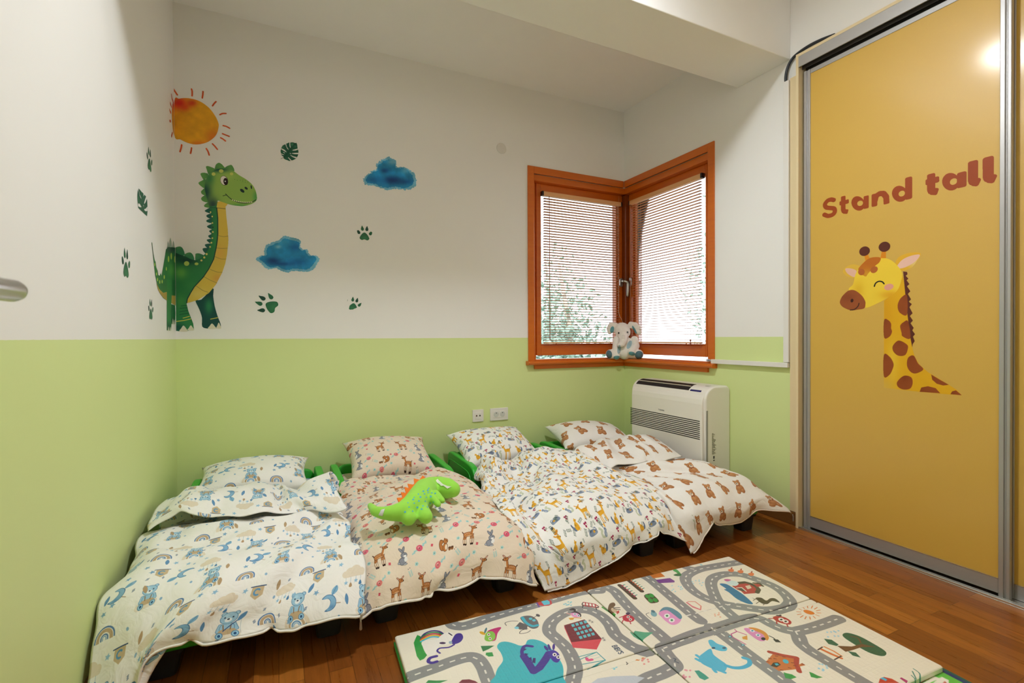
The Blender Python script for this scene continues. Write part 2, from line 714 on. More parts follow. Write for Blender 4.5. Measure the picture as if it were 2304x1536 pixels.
struct('wall_left', box((XL - T, YF, 0), (XL, YB, HTOP)), PAINT)
struct('wall_front', box((XL - T, YF - T, 0), (XR + .75, YF, HTOP)), PAINT)
struct('trim_1', box((XL, BY1, BZ), (XR, BY2, HTOP)), M('beam_white', '#f0efed', .7, var=.02, bump=.08, bscale=220), 'white dropped beam crossing the ceiling', bev=.004)
struct('baseboard_right', box((XR - .014, 1.652, 0), (XR, YB, .07)), BASEW, bev=.003)
struct('baseboard_back', box((XL, YB - .014, 0), (XR - .014, YB, .07)), BASEW, bev=.003)
struct('baseboard_left', box((XL, .75, 0), (XL + .014, YB - .014, .07)), BASEW, bev=.003)

# ------------------------------------------------------------------ corner window
D = .07
YG, XG = YB + D, XR + D                     # plane of the sashes
GLASS = NT('window_glass')
_tr = GLASS.n('ShaderNodeBsdfTransparent')
_gl = GLASS.n('ShaderNodeBsdfGlossy', i_Roughness=.02)
_mx = GLASS.n('ShaderNodeMixShader')
_fr = GLASS.n('ShaderNodeFresnel', i_IOR=1.3)
GLASS.l(_fr.outputs[0], _mx.inputs[0])
GLASS.l(_tr.outputs[0], _mx.inputs[1])
GLASS.l(_gl.outputs[0], _mx.inputs[2])
GLASS.l(_mx.outputs[0], GLASS.t.nodes['Material Output'].inputs[0])
STEEL = M('brushed_steel', '#c9c7c4', .28, 1., var=.03)


def window(nm, lab, P, a0, a1, s0, s1, g0, g1):
    """P(along, depth, z): depth > 0 is outwards from the wall face; a: opening, s: sash, g: glass (along)"""
    def bx(x0, d0, z0, x1, d1, z1):
        m = MB()
        q = [P(x, d, z) for z in (z0, z1) for d in (d0, d1) for x in (x0, x1)]
        return m.add(q, [(0, 1, 3, 2), (4, 6, 7, 5), (0, 4, 5, 1), (2, 3, 7, 6), (0, 2, 6, 4), (1, 5, 7, 3)])

    def join(*bs):
        m = MB()
        for b in bs:
            m.add(b.v, b.f)
        return m
    cs = 1 if a1 > a0 else -1                # towards the corner
    c = lambda d: a1 + cs * d                # the corner line at depth d
    root = bpy.data.objects.new(nm, None)
    COL.objects.link(root)
    tag(root, lab, kind='structure')
    o = a0 - cs * .0505
    join(bx(o, -.008, WB_ - .0, a0, .012, 2.2256), bx(a0, -.008, WT_, c(-.008), .012, 2.2256)).build('casing', ORANGE, root, bev=.003)
    # soffit, jamb and the fixed frame behind
    join(bx(a0, .012, 2.131, c(D), D + .05, WT_), bx(a0, .012, WB_ - .02, c(D), D + .05, WB_ + .012),
         bx(a0 - cs * .002, .012, WB_, a0 + cs * .012, D + .05, WT_), bx(a0, D, WB_, s0, D + .05, 2.14), bx(s1, D + .012, WB_, c(D + .04), D + .05, 2.14)).build('frame', ORANGE, root, bev=.002)
    s = join(bx(s0, D - .012, .868, g0, D + .04, 2.131), bx(g1, D - .012, .868, s1, D + .04, 2.131),
             bx(g0, D - .012, 2.070, g1, D + .04, 2.131), bx(g0, D - .012, .868, g1, D + .04, .943)).build('sash', ORANGE, root, bev=.004)
    join(bx(g0, D + .004, .943, g0 + cs * .012, D + .03, 2.07), bx(g1 - cs * .012, D + .004, .943, g1, D + .03, 2.07),
         bx(g0, D + .004, .943, g1, D + .03, .953), bx(g0, D + .004, 2.06, g1, D + .03, 2.07)).build('glazing_bead', ORANGE, s, bev=.003)
    bx(g0 + cs * .004, D + .016, .947, g1 - cs * .004, D + .019, 2.066).build('glass', GLASS.m, s)
    # bull-nosed sill and the apron below
    pr = [(.012, .804), (-.030, .804), (-.044, .808), (-.050, .819), (-.044, .830), (-.030, .834), (.02, .834), (.02, .804)]
    m = MB()
    e0, e1 = o - cs * .018, a1 + cs * .012
    n = len(pr)
    m.add([P(e0, d, z) for d, z in pr] + [P(a1 + cs * min(d, .012), d, z) for d, z in pr],
          [tuple(range(n)), tuple(range(n, 2 * n))] + [(i, (i + 1) % n, n + (i + 1) % n, n + i) for i in range(n)])
    m.build('sill', ORANGE, root, smooth=False, bev=.002)
    bx(a0 - cs * .004, -.016, .775, c(-.016), .01, .806).build('apron', ORANGE, root, bev=.002)
    return root, bx


PB = lambda x, d, z: (x, YB + d, z)
PR = lambda y, d, z: (XR + d, y, z)
w1, bx1 = window('window_1', 'orange timber window on the back wall beside the corner', PB, WL, XR, 1.720, 2.503, 1.756, 2.467)
w2, bx2 = window('window_2', 'orange timber window on the right wall beside the corner', PR, WR_, YB, 2.318, 3.101, 2.333, 3.055)
# corner post
struct('trim_2', box((2.505, 3.103, WB_), (XG + .12, YG + .12, 2.175)), wood('dark_stained_post', '#7a3408', '#8d420c', (3, 3, 30)), 'dark orange post in the corner between the windows')
# handle on window_1, bare rosette on window_2
hx, hz = 2.487, 1.438
hs = [c for c in w1.children if c.name.startswith('sash')][0]
h = MB().prism(rrect(hx - .016, hz - .035, hx + .016, hz + .035, .015), 1, YG - .022, YG - .011).build('handle_rose', STEEL, hs, bev=.003)
hp = [(hx, YG - .02, hz + .008), (hx, YG - .05, hz + .008), (hx + .006, YG - .062, hz + .006), (hx + .022, YG - .066, hz + .0), (hx + .028, YG - .067, hz - .02), (hx + .027, YG - .067, hz - .07), (hx + .025, YG - .066, hz - .108), (hx + .024, YG - .066, hz - .118)]
MB().tube(hp, [.010, .010, .010, .010, .0105, .011, .009, .004], 12).build('handle', STEEL, hs, smooth=True)
hs = [c for c in w2.children if c.name.startswith('sash')][0]
hy = 3.078
MB().prism(rrect(hy - .015, hz - .035, hy + .015, hz + .035, .014), 0, XG - .022, XG - .011).build('handle_rose', STEEL, hs, bev=.003)

# ------------------------------------------------------------------ venetian blinds
k = NT('blind_slat')
_tc = k.n('ShaderNodeTexCoord')
_nz = k.n('ShaderNodeTexNoise', i_Scale=25.)
k.l(_tc.outputs['Object'], _nz.inputs['Vector'])
_mx = k.n('ShaderNodeMix', data_type='RGBA')
_mx.inputs[6].default_value = (*lin('#dba774'), 1)
_mx.inputs[7].default_value = (*lin('#e2b384'), 1)
k.l(_nz.outputs[0], _mx.inputs[0])
k.l(_mx.outputs[2], k.b.inputs['Base Color'])
k.b.inputs['Roughness'].default_value = .4
_tl = k.n('ShaderNodeBsdfTranslucent')
k.l(_mx.outputs[2], _tl.inputs[0])
_ms = k.n('ShaderNodeMixShader', i_0=.45)
k.l(k.b.outputs[0], _ms.inputs[1])
k.l(_tl.outputs[0], _ms.inputs[2])
k.l(_ms.outputs[0], k.t.nodes['Material Output'].inputs[0])
SLAT = k.m
RAIL = M('beech_rail', '#dfa873', .4, var=.03)
CORD = M('blind_cord', '#d8c9b4', .8)
DARKP = M('black_plastic', '#1b1b1d', .45)


def blind(P, x0, x1, lab, wand, cords, tilt, pull=None):
    c = P((x0 + x1) / 2, .02, 2.05)
    t = thing('venetian_blind', lab, 'blind', c, 'venetian blinds in the corner window')

    def bx(a, d0, z0, b, d1, z1):
        q = [P(x, d, z) for z in (z0, z1) for d in (d0, d1) for x in (a, b)]
        return MB().add(q, [(0, 1, 3, 2), (4, 6, 7, 5), (0, 4, 5, 1), (2, 3, 7, 6), (0, 2, 6, 4), (1, 5, 7, 3)])
    e = .012 * (1 if x1 > x0 else -1)
    bx(x0, .018, 2.035, x1, .050, 2.066).build('headrail', RAIL, t, bev=.002)
    b = bx(x0 - e, .02, 2.036, x0, .05, 2.068)
    q = bx(x1, .02, 2.036, x1 + e, .05, 2.068)
    b.build('bracket', DARKP, t)
    q.build('bracket', DARKP, t)
    m = MB()
    z = 2.018
    while z > .972:
        w = .0115
        pts = []
        for kx in (-1, -.5, 0, .5, 1):
            d = w * kx
            pts.append((.036 + d * cos(tilt), z + d * sin(tilt) + .0018 * (1 - kx * kx)))
        vs = [P(x, d, zz) for d, zz in pts for x in (x0 + e * .5, x1 - e * .5)]
        m.add(vs, [(2 * i, 2 * i + 1, 2 * i + 3, 2 * i + 2) for i in range(4)])
        z -= .0196
    me = m.mesh('slats', wloc(t))
    o = link('slats', me, SLAT, t, smooth=True)
    s = o.modifiers.new('thick', 'SOLIDIFY')
    s.thickness = .0006
    bx(x0 + e * .5, .022, .956, x1 - e * .5, .050, .966).build('bottom_rail', RAIL, t, bev=.003)
    for u in cords:
        x = x0 + (x1 - x0) * u
        mm = MB()
        for d in (.024, .048):
            mm.tube([P(x, d, 2.036), P(x, d, .962)], .0007, 5)
        mm.build('ladder_cord', CORD, t)
        MB().ball(P(x, .034, .953), .0045, 10, 8).build('cord_stop', ORANGE, t, smooth=True)
    x = x0 + (x1 - x0) * wand
    MB().tube([P(x, .010, 2.03), P(x, .008, 2.0), P(x, .006, .985)], .0028, 8).build('tilt_wand', wood('wand', '#9a5426', '#ab6430', (3, 3, 20)), t, smooth=True)
    if pull:
        x = x0 + (x1 - x0) * pull[0]
        MB().tube([P(x, .008, 2.04), P(x, .009, 1.6), P(x, .006, pull[1])], .0009, 6).build('pull_cord', CORD, t)
        prof = [(.001, .0), (.0055, -.003), (.006, -.009), (.0025, -.015), (.0025, -.02), (.006, -.03), (.0068, -.036), (.001, -.038)]
        c0 = P(x, .006, pull[1])
        MB().lathe(prof, c0, 2, 14).build('cord_tassel', M('tassel_wood', '#94503a', .5), t, smooth=True)
    else:
        x = x0 + (x1 - x0) * .955
        MB().tube([P(x - .01, .008, 2.04), P(x - .008, .006, 1.20), P(x, .0, 1.165), P(x + .016, -.004, 1.14), P(x + .024, -.004, 1.12), P(x + .014, -.003, 1.108), P(x + .004, 0., 1.12), P(x - .002, .004, 1.10), P(x - .006, .004, 1.03)], .0012, 6).build('pull_cord', CORD, t)
    return t


blind(PB, 1.762, 2.462, 'venetian blind with tan slats in the back wall window, wand at its left edge', .055, (.155, .865), radians(-9))
blind(PR, 2.340, 3.048, 'venetian blind in the right wall window, pull cord ending in a small wooden knob', .965, (.19, .865), radians(-3), (.10, .985))

# ------------------------------------------------------------------ garden outside
BARK = M('tree_bark', '#a39e94', .9, bump=.4, bscale=30)
LEAFS = [M('leaf_green', '#8aa07c', .6, var=.3, vscale=3), M('leaf_blue_green', '#8fa89e', .6, var=.3, vscale=3)]


def tree(x, y, h, r, seed, lab, m):
    rg = random.Random(seed)
    t = thing('garden_tree', lab, 'tree', (x, y, -.6), 'trees outside the window')
    MB().tube([(x, y, -.6), (x + .1, y, h * .4), (x - .05, y + .1, h * .8)], [.07, .05, .02], 8).build('trunk', BARK, t, smooth=True)
    v, f = [], []
    for i in range(2600):
        u = rg.random() ** .5
        a, b = rg.random() * 2 * pi, math.acos(rg.uniform(-1, 1))
        cl = [(0, 0, .62, 1), (.5, .2, .45, .7), (-.5, -.1, .5, .75), (.1, .4, .3, .7), (-.2, -.5, .35, .7)][i % 5]
        p = Vector((x + (cl[0] + u * cl[3] * sin(b) * cos(a) * .7) * r, y + (cl[1] + u * cl[3] * sin(b) * sin(a) * .7) * r, -.6 + h * cl[2] + u * cos(b) * h * .34 * cl[3]))
        q = Matrix.Rotation(rg.random() * 6.28, 3, Vector((rg.uniform(-1, 1), rg.uniform(-1, 1), rg.uniform(-1, 1))).normalized())
        s = rg.uniform(.04, .09)
        n = len(v)
        v += [tuple(p + q @ Vector(d) * s) for d in ((-1, 0, 0), (0, -.45, .1), (1, 0, 0), (0, .45, .1))]
        f.append((n, n + 1, n + 2, n + 3))
    MB().add(v, f).build('foliage', m, t)
    return t


tree(3.0, 10.4, 5.2, 1.7, 1, 'tall grey green tree seen through the blind of the back wall window', LEAFS[0])
tree(7.0, 12.2, 4.8, 1.7, 2, 'leafy tree standing behind the corner post of the window', LEAFS[1])
tree(7.6, 5.4, 4.0, 1.4, 3, 'bushy tree filling the middle of the right wall window', LEAFS[0])
tree(11.2, 9.2, 6.4, 1.9, 4, 'taller blue green tree behind the bushy one in the right wall window', LEAFS[1])
tree(4.3, 6.9, 2.8, 1.1, 5, 'low bush outside the lower half of the back wall window', LEAFS[1])
struct('outside_ground', box((-6, YB + .25, -.75), (14, 16, -.6)), M('garden_ground', '#8a8f70', .9, var=.2, vscale=2))
bpy.data.objects['outside_ground'].location.z = 0

# ------------------------------------------------------------------ open door beside the camera (only the end of its lever shows)
dr = bpy.data.objects.new('door_1', None)
COL.objects.link(dr)
tag(dr, 'open white room door beside the viewer', kind='structure')
box((-.34, -.26, .012), (-.30, .575, 2.04)).build('door_leaf', M('door_white', '#e4e2de', .45, var=.02), dr, bev=.003)
MB().lathe([(.001, 0), (.025, 0), (.025, .008), (.012, .01), (.010, .062), (.001, .062)], (-.30, .515, 1.045), 0, 24).build('handle_rose', STEEL, dr, smooth=False)
MB().tube([(-.24, .50, 1.047), (-.236, .53, 1.047), (-.228, .575, 1.046), (-.2205, .610, 1.0455), (-.219, .616, 1.0455)], [.0105, .0105, .0105, .0105, .0085], 20).build('door_handle', STEEL, dr, smooth=True)

# ------------------------------------------------------------------ ceiling lamps (above the frame; they light the room)
for i, (x, y, z) in enumerate(LAMPS):
    r = .12 if i == 0 else .05
    t = thing('ceiling_lamp', ('round white ceiling lamp lighting the middle of the room', 'small ceiling spot beside the left wall')[i], 'lamp', (x, y, HTOP))
    MB().lathe([(.001, HTOP), (r, HTOP), (r, HTOP - .02), (.001, HTOP - .02)], (x, y, 0), 2, 30).build('lamp_base', PVC, t, bev=.003)
    e = NT('lamp_glow')
    e.b.inputs['Emission Color'].default_value = (1, .96, .9, 1)
    e.b.inputs['Emission Strength'].default_value = 3 if i == 0 else 6
    _n = e.n('ShaderNodeTexNoise', i_Scale=3.)
    e.l(_n.outputs[0], e.b.inputs['Roughness'])
    if i == 0:
        MB().ball((x, y, HTOP - .022), (r * .93, r * .93, .006), 28, 12).build('lamp_diffuser', e.m, t, smooth=True)
    else:
        MB().ball((x, y, HTOP - .022), (r * .9, r * .9, .006), 20, 10).build('lamp_diffuser', e.m, t, smooth=True)


# ------------------------------------------------------------------ wardrobe with sliding doors
CREAM = M('cream_laminate', '#e3cfa6', .45, var=.03)
ALU = M('satin_aluminium', '#b4b2b0', .42, .6, var=.01, vscale=2)
ALUL = M('bright_aluminium', '#d5d3cf', .25, .9, var=.02)
GROOVE = M('dark_groove', '#3a3532', .6)


def yellow_panel():
    k = NT('yellow_lacquer')
    tc = k.n('ShaderNodeTexCoord')
    nz = k.n('ShaderNodeTexNoise', i_Scale=900., i_Detail=1.)
    k.l(tc.outputs['Object'], nz.inputs['Vector'])
    mx = k.n('ShaderNodeMix', data_type='RGBA')
    mx.inputs[6].default_value = (*lin('#d3a846'), 1)
    mx.inputs[7].default_value = (*lin('#dab04e'), 1)
    k.l(nz.outputs[0], mx.inputs[0])
    # one faint grey smudge
    sp = k.n('ShaderNodeVectorMath', operation='SUBTRACT')
    k.l(tc.outputs['Object'], sp.inputs[0])
    a = PX(2122, 1046, 2.4765)
    sp.inputs[1].default_value = tuple(a)
    sc = k.n('ShaderNodeVectorMath', operation='MULTIPLY')
    k.l(sp.outputs[0], sc.inputs[0])
    sc.inputs[1].default_value = (0, 34, 60)
    ln = k.n('ShaderNodeVectorMath', operation='LENGTH')
    k.l(sc.outputs[0], ln.inputs[0])
    mr = k.n('ShaderNodeMapRange', i_1=.2, i_2=1.1, i_3=.32, i_4=0.)
    k.l(ln.outputs['Value'], mr.inputs[0])
    m2 = k.n('ShaderNodeMix', data_type='RGBA')
    k.l(mr.outputs[0], m2.inputs[0])
    k.l(mx.outputs[2], m2.inputs[6])
    m2.inputs[7].default_value = (*lin('#7d6d4a'), 1)
    k.l(m2.outputs[2], k.b.inputs['Base Color'])
    k.b.inputs['Roughness'].default_value = .45
    k.b.inputs['Specular IOR Level'].default_value = .5
    k.b.inputs['Coat Weight'].default_value = .35
    k.b.inputs['Coat Roughness'].default_value = .15
    return k.m


YEL = yellow_panel()
XW = 2.4414
wd = thing('wardrobe', 'tall built-in wardrobe with yellow sliding doors in aluminium frames', 'wardrobe', (XW + .3, .7, 0))
box((XW, 1.638, 0), (3.05, 1.652, 2.462)).build('side_panel', CREAM, wd, bev=.001)
box((XW, -.218, 0), (3.05, -.20, 2.462)).build('side_panel', CREAM, wd, bev=.001)
box((XW, -.20, 2.447), (3.05, 1.638, 2.462)).build('top_panel', CREAM, wd, bev=.001)
box((3.03, -.20, .0), (3.05, 1.638, 2.447)).build('back_panel', CREAM, wd)
MB().box((XW, -.20, 2.392), (XW + .006, 1.638, 2.447)).box((XW + .006, -.20, 2.435), (2.56, 1.638, 2.447)).build('top_rail', ALU, wd, bev=.001)
MB().box((2.470, -.20, 2.385), (2.474, 1.637, 2.44)).box((2.500, -.20, 2.385), (2.504, 1.637, 2.44)).build('top_track', GROOVE, wd)
tr = MB().box((XW, -.20, 0), (2.56, 1.638, .003))
for x in (XW + .001, XW + .013, XW + .027):
    tr.box((x, -.20, .003), (x + .003, 1.638, .011 if x < XW + .01 else .008))
tr.build('bottom_track', ALUL, wd, bev=.0008)


def sliding_door(x, y0, y1, z0, z1, lift):
    st = .034
    d = box((x + .004, y0 + st - .004, z0 + .05), (x + .010, y1 - st + .004, z1 - .02)).build('sliding_door', YEL, wd)
    for a, b in ((y1 - st, y1), (y0, y0 + st)):
        p = [(x + .016, a), (x + .003, a), (x - .001, a + .002), (x - .001, a + .011), (x + .003, a + .0135), (x + .003, a + .0165), (x - .003, a + .019), (x - .003, b - .002), (x + .001, b), (x + .016, b)]
        MB().prism(p, 2, z0 - lift, z1).build('door_stile', ALU, d, bev=.0006)
    box((x + .001, y0 + st, z0), (x + .014, y1 - st, z0 + .055)).build('bottom_rail', ALU, d, bev=.001)
    box((x - .0005, y0 + st, z0 + .055), (x + .012, y1 - st, z0 + .0575)).build('rail_lip', ALUL, d)
    box((x + .001, y0 + st, z1 - .022), (x + .014, y1 - st, z1)).build('top_rail', ALU, d, bev=.001)
    return d


door1 = sliding_door(2.4765, .834, 1.632, .017, 2.372, .012)
door2 = sliding_door(2.508, -.19, .868, .004, 2.385, 0.)
XD = 2.4765 + .0036

# the words and the giraffe on the first door
LET = M('brown_vinyl_letter', '#9c4312', .45, var=.04)
s_ = 440 / 2304


def wp(p):
    q = PX(1830 + p[0] * s_, 330 + p[1] * s_, XD)
    return (q[1], q[2])


cv = Cv(.845, 1.55, 1.54, 1.80, 1500)
cv.tf = wp
C_ = '#9e4414'
GW = .19099 * .00187
for pts, w, r in (
        ([(240, 628), (205, 622), (165, 638), (136, 680), (152, 714), (200, 722), (245, 730), (252, 768), (226, 800), (175, 815), (130, 800)], 58, None),
        ([(352, 592), (352, 740), (362, 762), (398, 764)], 60, 14), ([(318, 667), (408, 643)], 56, 14),
        ([(622, 588), (622, 716)], 62, 14), ([(720, 566), (720, 692)], 66, 16),
        ([(725, 640), (740, 580), (780, 552), (825, 550), (858, 590), (862, 662)], 66, 14),
        ([(1122, 372), (1122, 604)], 74, 18),
        ([(1387, 334), (1387, 500), (1400, 526), (1450, 528)], 80, 18), ([(1338, 418), (1466, 384)], 70, 18),
        ([(1748, 316), (1748, 462)], 86, 20), ([(1880, 184), (1880, 395), (1896, 414), (1938, 418)], 88, 22), ([(2060, 138), (2060, 352), (2076, 374), (2124, 378)], 92, 22)):
    if r is None:
        pts = cr(pts, 5, False)
    cv.line(pts, w * GW, C_, 1, None if r is None else r * GW)
for cx, cy, rx, ry, hx, hy, hrx, hry in ((528, 668, 76, 88, 551, 666, 36, 30), (1018, 554, 90, 96, 1042, 552, 40, 32), (1620, 412, 102, 104, 1652, 410, 47, 35)):
    cv.ell(cx, cy, rx, ry, C_, -32)
    for q in ((hx, hy, hrx, hry),):
        cv.ell(hx, hy, hrx, hry, None, -32)
PD = lambda x, y: (XD, x, y)
# stems drawn again over the bowls
cv.line([(622, 588), (622, 716)], 62 * GW, C_, 1, 14 * GW)
cv.line([(1122, 372), (1122, 604)], 74 * GW, C_, 1, 18 * GW)
cv.line([(1748, 316), (1748, 462)], 86 * GW, C_, 1, 20 * GW)
sticker('lettering', [(cv, PD)], None, parent=door1)

g_ = 320 / 1293


def gp(p):
    q = PX(1870 + p[0] * g_, 530 + p[1] * g_, XD)
    return (q[1], q[2])


cv = Cv(.95, .75, 1.50, 1.44, 1400)
cv.tf = gp
Y1, Y2, BR, DB = '#e8b81e', '#f3cf3c', '#94481c', '#5e2a1c'
cv.poly([(655, 325), (690, 330), (695, 350), (678, 365), (703, 390), (686, 405), (712, 440), (690, 460), (720, 505), (698, 530), (727, 578), (706, 600), (734, 622), (712, 650), (741, 705), (716, 730), (744, 772), (722, 795), (751, 838), (738, 860), (763, 895), (744, 918), (760, 958), (742, 985), (738, 1012), (715, 900), (690, 700), (670, 480)], DB)
cv.poly([(482, 590), (600, 500), (640, 330), (660, 400), (690, 680), (720, 930), (740, 1030), (760, 1100), (800, 1170), (880, 1240), (1070, 1355), (1140, 1400), (1188, 1450), (1050, 1440), (800, 1418), (640, 1400), (480, 1380)], '#e3ac16')
cv.air(500, 700, 90, 300, '#d99a10', .6).air(560, 1150, 70, 250, '#efc83c', .7).air(480, 1380, 120, 120, '#dcb44c', .9)
for p in (cr([(690, 545), (640, 560), (610, 610), (606, 660), (630, 705), (690, 716)], 5), cr([(482, 768), (520, 768), (545, 800), (545, 840), (553, 875), (530, 918), (482, 925)], 5), cr([(700, 780), (660, 785), (628, 820), (640, 880), (650, 915), (720, 932)], 5), cr([(615, 953), (690, 990), (697, 1030), (672, 1085), (610, 1090), (565, 1050), (562, 1000)], 5),
          cr([(480, 1085), (530, 1098), (567, 1160), (560, 1210), (530, 1265), (480, 1278)], 5), cr([(750, 1090), (700, 1110), (690, 1180), (720, 1235), (770, 1252), (838, 1215), (790, 1160)], 5), cr([(660, 1274), (725, 1285), (742, 1335), (720, 1388), (660, 1398), (610, 1375), (600, 1330)], 5),
          [(910, 1262), (990, 1310), (1070, 1355), (1020, 1362), (960, 1345), (920, 1310)], [(805, 1418), (820, 1380), (880, 1368), (950, 1385), (992, 1432)], [(1085, 1440), (1100, 1415), (1135, 1405), (1188, 1450)]):
    cv.poly(p, '#95481a').air(p[0][0], p[0][1], 60, 60, '#7c3410', .5)
for p in (cr([(585, 262), (610, 200), (680, 165), (760, 152), (815, 165), (780, 230), (730, 290), (640, 318)], 6),):
    cv.poly(p, '#e6b02c').air(760, 250, 90, 60, '#e9d08c', .8)
cv.poly(cr([(595, 292), (640, 225), (720, 185), (805, 172), (780, 220), (720, 265), (650, 295)], 6), '#eec0ae')
cv.poly(cr([(270, 285), (225, 264), (180, 264), (130, 290), (108, 330), (150, 370), (215, 380), (240, 330)], 6), '#e2b640')
cv.poly(cr([(232, 325), (190, 300), (130, 300), (150, 345), (212, 376)], 6), '#e9b9a2')
cv.poly(cr([(160, 495), (200, 440), (222, 350), (262, 280), (330, 215), (430, 198), (500, 205), (570, 240), (640, 325), (640, 400), (600, 500), (520, 560), (430, 610), (310, 655), (230, 600)], 6), Y2).air(540, 540, 120, 50, '#dd9c14', .8).air(250, 500, 60, 100, '#dda81c', .6)
cv.poly(cr([(262, 280), (345, 206), (445, 198), (440, 240), (400, 275), (340, 340), (310, 370), (250, 320)], 6), '#c06a18').air(330, 350, 80, 60, '#d9a028', .8)
for x, y, rx, ry, r in ((275, 330, 30, 30, 0), (391, 309, 36, 28, -35)):
    cv.ell(x, y, rx, ry, '#b5622a', r)
cv.poly([(303, 185), (335, 172), (350, 205), (312, 225)], '#e08a14')
cv.poly([(460, 145), (498, 143), (498, 205), (448, 205)], '#dd8816')
cv.ell(304, 141, 50, 42, DB, -25)
cv.ell(485, 101, 54, 45, DB, -20)
cv.poly(cr([(165, 497), (215, 497), (275, 540), (308, 590), (312, 625), (300, 660), (240, 672), (180, 678), (110, 650), (80, 610), (95, 560), (130, 520)], 6), '#9a5128').air(150, 560, 80, 50, '#7e3c1e', .6)
cv.ell(190, 590, 13, 17, '#3f1c12', 20)
cv.line(cr([(175, 676), (215, 668), (245, 640), (253, 615)], 5, False), .0045, '#3f1c12')
cv.line(cr([(393, 460), (405, 432), (435, 415), (465, 420), (481, 437)], 5, False), .0055, '#17130f')
cv.ell(525, 466, 44, 28, '#e6a08c', -15)
sticker('giraffe_picture', [(cv, PD)], None, parent=door1)

# ------------------------------------------------------------------ cable trunking and cables
tag(MB().box((XR - .021, 1.702, .862), (XR, 1.732, 2.362)).build('cable_trunking', PVC, bev=.002), 'upright white cable trunking on the wall beside the wardrobe', 'cable trunking', 'white cable trunking')
tag(MB().box((XR - .026, 1.704, .834), (XR, 2.214, .860)).build('cable_trunking', PVC, bev=.002), 'level white cable trunking running from the window sill to the wardrobe', 'cable trunking', 'white cable trunking')
tag(MB().box((XR - .011, 1.653, .072), (XR, 1.7, 2.37)).build('filler_strip', CREAM, bev=.001), 'narrow cream filler strip on the wall against the wardrobe side', 'strip')
NAVY = M('black_cable', '#20262e', .4)
tag(MB().tube(cr([(XR - .012, 1.718, 2.33), (XR - .014, 1.722, 2.38), (XR - .014, 1.712, 2.43), (XR - .014, 1.688, 2.463), (XR - .013, 1.655, 2.478), (XR - .012, 1.60, 2.486), (XR - .011, 1.54, 2.484), (XR - .011, 1.47, 2.472)], 6, False), .0075, 10).build('power_cable', NAVY, smooth=True), 'black cable bending from the trunking over the wardrobe top', 'cable')
c1 = PX(1607, 813, XR - .014)
for j, (dy, dz, col) in enumerate(((.03, .012, '#b9bac4'), (.034, .004, '#30343c'), (.028, -.004, '#a9abb6'))):
    tag(MB().tube(cr([(XR - .013, 2.205, .848 - j * .003), (XR - .016, 2.225, .850 + dz * .3), (XR - .03, 2.214 + dy, .850 + dz)], 5, False), .0028, 8).build('wire_end', M('wire_%d' % j, col, .4), smooth=True), ('pale wire end curling up out of the trunking at the window', 'dark wire end poking from the trunking between the pale ones', 'pale wire end poking straight from the trunking at the window')[j], 'wire', 'loose wire ends at the window')

# ------------------------------------------------------------------ sockets and blank cap on the back wall
HOLE = M('socket_hole', '#14120f', .6)


def plate(lab, x0, z0, x1, z1, kind):
    t = thing('wall_socket', lab, 'socket', ((x0 + x1) / 2, YB, (z0 + z1) / 2), 'sockets on the back wall')
    MB().prism(rrect(x0, z0, x1, z1, .003), 1, YB - .009, YB).build('cover_plate', PVC, t, bev=.0015)
    cx, cz = (x0 + x1) / 2, (z0 + z1) / 2
    if kind == 1:
        MB().prism(rrect(cx - .022, cz - .023, cx + .022, cz + .023, .002), 1, YB - .011, YB - .008).build('insert', PVC, t, bev=.001)
        for s, c in ((-1, '#4a1c18'), (1, '#1d2a1c')):
            m = MB().prism([(cx + s * .012 - .0055, cz - .004), (cx + s * .012 + .0055, cz - .004), (cx + s * .012 + .004, cz + .003), (cx + s * .012, cz + .008), (cx + s * .012 - .004, cz + .003)], 1, YB - .0118, YB - .0105)
            m.build('jack', M('jack', c, .5), t)
    else:
        for s in (-1, 1):
            x = cx + s * .0235
            MB().prism(rrect(x - .0225, cz - .0235, x + .0225, cz + .0235, .002), 1, YB - .011, YB - .008).build('insert', PVC, t, bev=.001)
            MB().lathe([(.001, YB - .0125), (.018, YB - .0125), (.0195, YB - .0105), (.001, YB - .0105)], (x, 0, cz), 1, 26).build('child_guard', M('guard_grey', '#cfd1cd', .35), t, smooth=False)
            MB().lathe([(.0005, YB - .0132), (.0032, YB - .0132), (.0032, YB - .012), (.0005, YB - .012)], (x, 0, cz + .009), 1, 14).build('pin_hole', HOLE, t)


a, b = PY(1062.5, 922, YB), PY(1087, 947, YB)
plate('small square white wall socket with two dark jacks', a[0], b[2], b[0], a[2], 1)
a, b = PY(1102, 918.5, YB), PY(1142, 943, YB)
plate('wide white double wall socket with round grey child guards', a[0], b[2], b[0], a[2], 2)
a = PY(1128, 334, YB)
tag(MB().lathe([(.0005, YB - .006), (.034, YB - .006), (.037, YB - .003), (.037, YB), (.0005, YB)], (a[0], 0, a[2]), 1, 36).build('blank_cover', M('blank_cover', '#dcd9d2', .5), smooth=False), 'round white blank cover high on the back wall left of the window', 'wall cover')

# ------------------------------------------------------------------ floor-standing air conditioner
AW = M('ac_white', '#e9e5dc', .38, var=.015)
AWW = M('ac_panel_white', '#ece8df', .3, var=.015)
AD = M('ac_dark', '#17181c', .5)
AX, AY0, AY1, AZ0, AZ1 = XR - .22, 2.088, 2.752, .09, .705
ac = thing('air_conditioner', 'white floor-standing air conditioner under the window behind the teddy bear bed', 'air conditioner', (AX + .11, 2.42, AZ0))


